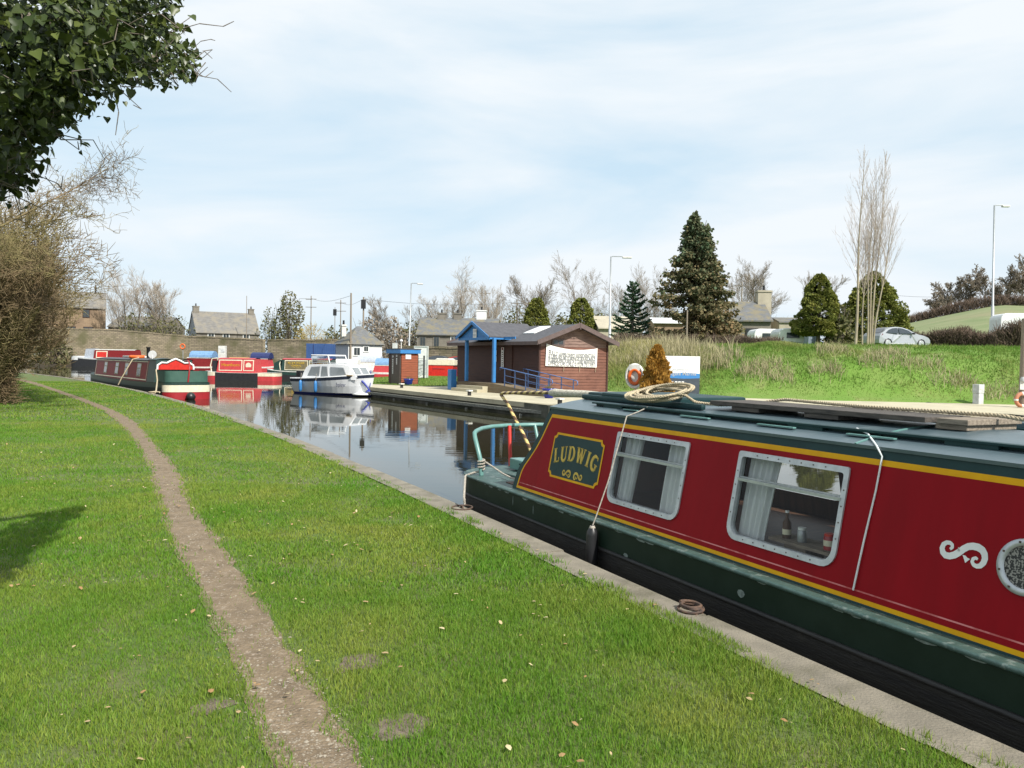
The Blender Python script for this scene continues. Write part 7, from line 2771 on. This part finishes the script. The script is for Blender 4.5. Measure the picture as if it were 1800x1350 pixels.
def ring_band(parent, z0, z1, x0, x1, m, L, W, st, bow, name='band', grow_=.012):
    xs = [-st * math.sin(a) for a in np.linspace(math.pi / 2, 0, 11)] + list(np.linspace(0, L - bow, 26)[1:-1]) + [L - bow + bow * math.sin(a) for a in np.linspace(0, math.pi / 2, 11)]
    xs = [x for x in xs if x0 - 1e-6 <= x <= x1 + 1e-6]
    b = MB()
    if x0 <= -st:
        pl = [(x, -hw(x, L, W, st, bow, 2.6) * 1.0 - grow_) for x in xs[::-1]] + [(x, hw(x, L, W, st, bow, 2.6) + grow_) for x in xs]
        pl = [(x - (grow_ if abs(y) < .3 else 0), y) for x, y in pl]
    elif x1 >= L:
        pl = [(x, -hw(x, L, W, st, bow, 2.6) - grow_) for x in xs] + [(x, hw(x, L, W, st, bow, 2.6) + grow_) for x in xs[::-1]]
    else:
        pl = None
    vs = [(x, y, z0) for x, y in pl] + [(x, y, z1) for x, y in pl]
    k_ = len(pl)
    b.add(vs, [(i, i + 1, k_ + i + 1, k_ + i) for i in range(k_ - 1)])
    return b.build(name, m, parent, recalc=False)


def nb_cabin(parent, x0, x1, z0, z1, side, roofm, wb=.9, wt=.76, name='cabin', rake=.15):
    b = MB()
    zt = z1
    for s in (-1, 1):
        b.add([(x0, s * wb, z0), (x1, s * wb, z0), (x1 - rake, s * wt, zt), (x0 + rake, s * wt, zt)], [(0, 1, 2, 3)])
    b.add([(x0, -wb, z0), (x0, wb, z0), (x0 + rake, wt, zt), (x0 + rake, -wt, zt)], [(0, 1, 2, 3)])
    b.add([(x1, -wb, z0), (x1, wb, z0), (x1 - rake, wt, zt), (x1 - rake, -wt, zt)], [(0, 1, 2, 3)])
    c_ = b.build(name, side, parent)
    b = MB()
    ys_ = np.linspace(-wt - .03, wt + .03, 9)
    rz2_ = lambda y: zt + .07 * (1 - (y / wt) ** 2) + .01
    b.add([(x, y, rz2_(y)) for x in (x0 + rake - .04, x1 - rake + .04) for y in ys_], [(j, j + 1, 9 + j + 1, 9 + j) for j in range(8)], 0, True)
    b.add([(x, s * (wt + .03), zt - d_) for s in (-1, 1) for x in (x0 + rake - .04, x1 - rake + .04) for d_ in (0, .05)], [(0, 2, 3, 1), (4, 6, 7, 5)])
    b.build('roof', roofm, parent)
    return lambda z: wb + (wt - wb) * (z - z0) / (z1 - z0)


def side_panel(b, x0, x1, z0, z1, wf, s=-1, d_=.008, mi=0):
    b.add([(x0, s * (wf(z0) + d_), z0), (x1, s * (wf(z0) + d_), z0), (x1, s * (wf(z1) + d_), z1), (x0, s * (wf(z1) + d_), z1)], [(0, 1, 2, 3)], mi)


# green boat with red panels along the near bank
GS = P(326, 703, WZ) + Vector((-.35, .9, 0))
GH = Vector((-.615, .79, 0)).normalized()
gbt = boat_root('narrowboat', 'dark green narrowboat with maroon panels, cream stern band and a red and white pelmet', GS, GH)
GL = 18.
hull(gbt, [.66, .64, .42, .1, -.3], [M['hullgreen'], M['green'], M['hullgreen'], M['black']], [0, 1, 2, 3], GL, 1.03, .55, 3., sheer=.2, p=2.6)
ring_band(gbt, .33, .64, -.55, .5, M['cream'], GL, 1.03, .55, 3., 'cream_band')
ring_band(gbt, -.05, .32, -.55, .5, M['red'], GL, 1.03, .55, 3., 'red_band')
wf = nb_cabin(gbt, 3.2, 15.5, .66, 1.72, M['maroon'], M['felt'])
wf2 = nb_cabin(gbt, 1.75, 3.18, .66, 1.76, M['green'], M['green'], .93, .8, 'rear_cabin', .08)
for s in (-1, 1):
    b = MB()
    for (x0, x1, z0, z1) in ((3.4, 15.3, 1.62, 1.67), (3.4, 15.3, .74, .79), (3.4, 3.45, .74, 1.67), (15.2, 15.3, .74, 1.67)):
        side_panel(b, x0, x1, z0, z1, wf, s)
    b.build('lining', M['cream'], gbt, recalc=False)
    for x in (5.0, 7.6, 9.8, 12.6):
        b = MB()
        side_panel(b, x - .4, x + .4, .9, 1.55, wf, s, .012)
        f_ = b.build('window_frame', M['palewood'], gbt, recalc=False)
        b = MB()
        side_panel(b, x - .31, x + .31, .96, 1.28, wf, s, .018)
        side_panel(b, x - .31, x + .31, 1.33, 1.5, wf, s, .018)
        b.build('pane', M['darkglass'], f_, recalc=False)
# canvas dodger round the stern deck
ring_band(gbt, .67, 1.28, -.55, 1.6, M['canvas'] if 'canvas' in M else mat('green_canvas', (.03, .085, .065), .7, col2=(.045, .11, .085), scale=2, bump=.3), GL, .95, .45, 3., 'dodger', 0)
b = MB()
sc_ = [(-.82, 1.3), (-.8, 1.5), (-.62, 1.62), (-.4, 1.6), (-.18, 1.72), (0, 1.8), (.18, 1.72), (.4, 1.6), (.62, 1.62), (.8, 1.5), (.82, 1.3)]
b.prism(sc_, lambda a_, c, d: (1.68 - d, a_, c), 0, .04)
pel = b.build('pelmet', M['brightred'], gbt)
b = MB()
b.tube([(1.63, y, z + .01) for y, z in sc_], .05, 6)
b.build('white_edging', M['white'], pel)
tl2 = [(-.45, .05, .6), (-.5, .02, 1.0), (-.45, -.05, 1.5), (-.1, -.1, 1.75), (.5, -.1, 1.72)]
MB().tube(smooth_line(resample([Vector(p) for p in tl2], .1), 4), .035, 8).build('tiller', M['red'], gbt)
b = MB()
b.lathe([(.02, -.22), (.15, -.16), (.22, 0), (.15, .16), (.02, .22)], 14, (-.75, 0, .12))
b.build('button_fender', M['rubber'], gbt)
MB().lathe([(.09, 1.75), (.085, 2.3), (.11, 2.32), (.11, 2.38)], 12, (6.2, .1, 0)).build('chimney', M['black'], gbt)
b = MB().lathe([(.2, -.02), (.2, .02), (.02, .05)], 14, (4.6, .3, 2.0), 0, Matrix.Rotation(1.2, 3, 'Y'))
b.tube([(4.6, .3, 1.75), (4.6, .3, 2.0)], .02, 5)
b.build('aerial_dish', M['white'], gbt)
for x in (8.0, 10.5):
    MB().box((x, 0, 1.86), (1.4, .5, .1)).build('roof_box', M['offwhite'], gbt, bevel=.02)
gw = lambda x, y, z: Vector((GS.x, GS.y, WZ)) + GH * x + Vector((-GH.y, GH.x, 0)) * y + Vector((0, 0, z))
o = thing('lifebelt', 'orange lifebelt lying flat on the roof of the green and maroon narrowboat', 'lifebelt', gw(7.6, .3, 1.8))
MB().tube([(.34 * math.cos(a), .34 * math.sin(a), .06) for a in np.linspace(0, 6.2832, 24)[:-1]], .09, 8, 0, True).build('ring', M['orange'], o)
sd_ = -1 if gw(0, -1, 0).x < gw(0, 1, 0).x else 1
e1 = P(208, 676.5, .02)
tag(MB().tube([gw(6.4, sd_ * .5, 1.82), gw(6.4, sd_ * .8, 1.74), e1.lerp(gw(6.4, sd_ * 1.0, 1.5), .3), e1], .03, 6).build('mooring_line', M['rope']), 'cream line from the green narrowboat roof down to the bank', 'rope')
e2 = P(272, 691, .03)
tag(MB().tube([gw(1.3, sd_ * .95, 1.3), gw(.9, sd_ * 1.0, .8), e2.lerp(gw(.6, sd_ * 1.05, .5), .4), e2, e2 + Vector((-.3, .1, .02)), e2 + Vector((-.1, .3, .04)), e2 + Vector((.2, 0, .04))], .035, 6).build('mooring_line', M['rope']), 'pale line from the pelmeted stern to a heap of rope on the bank', 'rope')

# dark boat under the wall
ds = P(255, 643.5, WZ)
ds = at_d(255, 122, WZ)
db = boat_root('narrowboat', 'black narrowboat with a white bow flash and one red panel below the high wall', ds, Vector((-1, .08, 0)))
DL = 11.6
hull(db, [1.25, 1.1, .5, -.3], [M['greyplastic'], M['black']], [0, 1, 1], DL, 1.15, .5, 3., sheer=.35, p=2.6)
ring_band(db, 1.0, 1.6, DL - 1.8, DL, M['white'], DL, 1.15, .5, 3., 'bow_flash', .03)
wf = nb_cabin(db, 1, 7.6, 1.2, 2.6, M['maroon'], M['offwhite'], .95, .8)
for s in (-1, 1):
    b = MB()
    side_panel(b, 5.4, 7.2, 1.35, 2.4, wf, s, .01, 0)
    side_panel(b, 5.55, 7.05, 1.48, 2.27, wf, s, .02, 1)
    b.build('panel', [M['cream'], M['brightred']], db, recalc=False)
MB().prism([(7.7, 1.2), (9.2, 1.2), (8.9, 2.7), (7.7, 2.75)], lambda a_, c, d: (a_, d, c), -.75, .75).build('cratch_cover', M['greywash'], db)

# red boat with the scripted panel
M['paintred'] = mat('boat_bright_red', (.48, .045, .05), .45, col2=(.4, .035, .04))
rs = P(484, 668, WZ)
rs = at_d(484, 66.5, WZ)
rb = boat_root('narrowboat', 'bright red narrowboat with cream lined red panels and a scripted name beyond the green one', rs, Vector((-1, .02, 0)))
RL = 5.7
hull(rb, [.62, .6, .3, -.3], [M['offwhite'], M['black']], [0, 1, 1], RL, 1.03, .4, 1.1, sheer=.12, p=2.6)
ring_band(rb, .36, .62, -.4, 1.2, M['cream'], RL, 1.03, .4, 1.1, 'stern_cream_band')
ring_band(rb, -.1, .355, -.4, 1.2, M['paintred'], RL, 1.03, .4, 1.1, 'stern_red_band')
ring_band(rb, .36, .66, RL - 1.1, RL, M['cream'], RL, 1.03, .4, 1.1, 'bow_cream_band')
ring_band(rb, -.1, .355, RL - 1.1, RL, M['paintred'], RL, 1.03, .4, 1.1, 'bow_red_band')
wf = nb_cabin(rb, 1.35, 4.55, .6, 1.75, M['paintred'], M['paintred'])
for s in (-1, 1):
    b = MB()
    for (x0, x1) in ((1.5, 2.35), (2.45, 4.35)):
        side_panel(b, x0, x1, .78, 1.68, wf, s, .01, 0)
        side_panel(b, x0 + .07, x1 - .07, .85, 1.6, wf, s, .02, 1)
    pn = b.build('panel', [M['cream'], M['paintred']], rb, recalc=False)
    if s == 1:
        tf = lambda a_, c: (-a_, wf(1.25) + .04, c)
        MB().add([tf(-1.93 + .24 * math.cos(q * .5236), 1.22 + .24 * math.sin(q * .5236)) for q in range(12)], [tuple(range(12))]).build('badge', M['cream'], pn, recalc=False)
        lettering(pn, [('Hawthorn', .36, -3.4, 1.25)], tf, M['yellow'], 'boat_name')
b = MB()
for s in (-1, 1):
    b.add([(4.62, s * .7, .7), (4.98, s * .7, .7), (4.98, s * .66, 1.6), (4.62, s * .66, 1.6)], [(0, 1, 2, 3)])
b.add([(4.62, -.7, .7), (4.62, .7, .7), (4.62, .66, 1.6), (4.62, -.66, 1.6)], [(0, 1, 2, 3)])
b.build('well_opening', M['black'], rb, recalc=False)
for s in (-1, 1):
    MB().tube([(5.0, s * .72, .66), (5.1, s * .7, 1.2), (5.0, s * .6, 1.75), (4.55, s * .6, 1.78)], .05, 6).build('cratch_frame', M['cream'], rb)
MB().box((3.0, 0, 1.85), (1.5, .5, .08)).build('roof_board', M['newwood'], rb)
# company boat with the painted sign
ws = at_d(600, 74, WZ)
wb_ = boat_root('narrowboat', 'dark green narrowboat with a lettered signwriting panel behind the white cruiser', ws, Vector((-1, .06, 0)))
hull(wb_, [.66, .6, .3, -.3], [M['offwhite'], M['green'], M['black']], [0, 1, 2], 6.9, 1.03, .4, 1.6, sheer=.2, p=2.6)
wf = nb_cabin(wb_, .6, 5.35, .64, 1.78, M['green'], M['paintred'])
M['signgreen'] = mat('sign_panel', (.16, .13, .06), .5, col2=(.12, .1, .05))
b = MB()
for x0, x1 in ((1.0, 2.75), (2.85, 5.0)):
    side_panel(b, x0, x1, .78, 1.68, wf, 1, .01, 0)
    side_panel(b, x0 + .06, x1 - .06, .84, 1.61, wf, 1, .02, 1)
pn = b.build('panel', [M['cream'], M['signgreen']], wb_, recalc=False)
tf = lambda a_, c: (-a_, wf(1.25) + .05, c)
lettering(pn, [('M.J. & M. WALKER', .27, -3.92, 1.42, .72), ('GENERAL', .22, -3.92, 1.18), ('CLASS', .2, -3.92, .96), ('GEN', .3, -1.9, 1.4)], tf, M['gold'])
b = MB()
b.prism([(5.4, .7), (6.1, .75), (6.0, 1.4), (5.4, 1.72)], lambda a_, c, d: (a_, d, c), -.72, .72)
b.build('cratch_cover', M['green'], wb_)
for s in (-1, 1):
    MB().tube([(5.42, s * .76, .75), (5.5, s * .76, 1.3), (5.42, s * .6, 1.75)], .045, 6).build('cratch_edge', M['cream'], wb_)
# canopied boats further back
for i, (px, y, top, w_, cm, hm, lab) in enumerate([(352, 82, 613, 3.4, 'skyblue', 'maroon', 'boat with a bright blue canopy and brown red side behind the green narrowboat stern'), (456, 88, 616, 3.0, 'navy', 'paintred', 'boat with a dark navy canopy between the two painted narrowboats'),
                                                  (676, 66, 626, 2.6, 'skyblue', 'paintred', 'red boat under a pale blue cover left of the kiosk'), (645, 80, 622, 3.4, 'greywash', 'offwhite', 'pale boat in the clutter right of the white cottage'), (606, 78, 628, 3.2, 'offwhite', 'orange', 'boat with orange topsides hidden behind the cruiser cabin')]):
    bs_ = at_d(px + w_ * .5 * F / y, y, WZ)
    o = boat_root('canopied_boat', lab, bs_, Vector((-1, .05, 0)), 'boat', 'canopied boats moored at the back')
    z1 = D(px, top, y).z - WZ
    hull(o, [.85, .7, -.2], [M['offwhite'], M[hm]], [0, 1], w_, .95, .3, .9, p=2.6, sheer=.1)
    nb_cabin(o, .2, w_ - .5, .82, max(1.35, z1 * .66), M[hm], M['offwhite'], .85, .75)
    b = MB()
    zt0 = max(1.38, z1 * .67)
    z1 = zt0 + (z1 - zt0) * .75
    for q in range(8):
        a0, a1 = math.pi * q / 8, math.pi * (q + 1) / 8
        b.add([(x, .78 * math.cos(a_), zt0 + (z1 - zt0) * math.sin(a_)) for x in (.2, w_ * .75) for a_ in (a0, a1)], [(0, 1, 3, 2)], 0, True)
    for x in (.2, w_ * .75):
        b.add([(x, .78 * math.cos(math.pi * q / 8), zt0 + (z1 - zt0) * math.sin(math.pi * q / 8)) for q in range(9)], [tuple(range(9))])
    b.build('canopy', M[cm], o)
# lifebelt hung on the back row
o = thing('lifebelt', 'orange lifebelt hung up above the bright blue canopy', 'lifebelt', D(321, 609, 84))
MB().tube([(.24 * math.cos(a), 0, .24 * math.sin(a)) for a in np.linspace(0, 6.2832, 20)[:-1]], .07, 8, 0, True).build('ring', M['orange'], o)
MB().tube([(0, .1, .3), (0, .1, -2.2)], .04, 6).build('post', M['steel'], o)
o = thing('white_cabinet', 'white cabinet standing upright beyond the red scripted narrowboat', 'cabinet', at_d(391, 86, 0))
hh = D(391, 608, 86).z
MB().box((0, 0, hh / 2), (.75, .5, hh)).build('body', M['offwhite'], o, bevel=.02)
MB().box((.1, -.26, hh * .8), (.4, .02, .35)).build('cover', M['greyplastic'], o)
# red boat stern-on behind the lawn
rr = P(772, 662, QZ)
rr = at_d(772, 72, WZ)
o = boat_root('stern_on_boat', 'bright red boat with a cream gunwale band seen end on beyond the quay lawn', rr, Vector((.12, 1, 0)), 'boat')
b = MB()
zc = D(772, 632, 72).z - WZ
b.prism([(-.85, -.2), (.85, -.2), (1.3, zc * .74), (-1.3, zc * .74)], lambda a_, c, d: (d, a_, c), 0, 7)
b.build('hull', M['brightred'], o)
MB().box((3.5, 0, zc * .86), (7.1, 2.75, zc * .24)).build('gunwale_band', M['cream'], o, bevel=.03)
MB().prism([(-.7, zc), (.7, zc), (.5, zc + .12), (-.5, zc + .12)], lambda a_, c, d: (d, a_, c), 1.5, 4).build('cabin_top', M['offwhite'], o)
MB().box((-.03, 0, zc * .6), (.04, 1.1, .06)).build('name_strip', M['paintred'], o)
# clutter by the kiosk: small white lamp on a stick and a notice on a post
o = thing('garden_lamp', 'small white globe lamp on a short pole behind the kiosk', 'lamp', at_d(705, 80, .3))
hh = D(705, 599, 80).z - .3
MB().tube([(0, 0, 0), (0, 0, hh)], .05, 8).build('post', M['offwhite'], o)
MB().lathe([(.02, -.14), (.12, -.1), (.16, 0), (.12, .1), (.02, .14)], 12, (0, 0, hh)).build('globe', M['white'], o)
o = thing('notice_sign', 'small grey notice on a post showing above the kiosk', 'sign', at_d(694, 60, .1))
hh = D(694, 608, 60).z - .1
MB().box((0, 0, hh - .0), (.38, .04, .42)).build('board', M['greyplastic'], o)
MB().tube([(0, .04, 0), (0, .04, hh)], .04, 8).build('post', M['steel'], o)
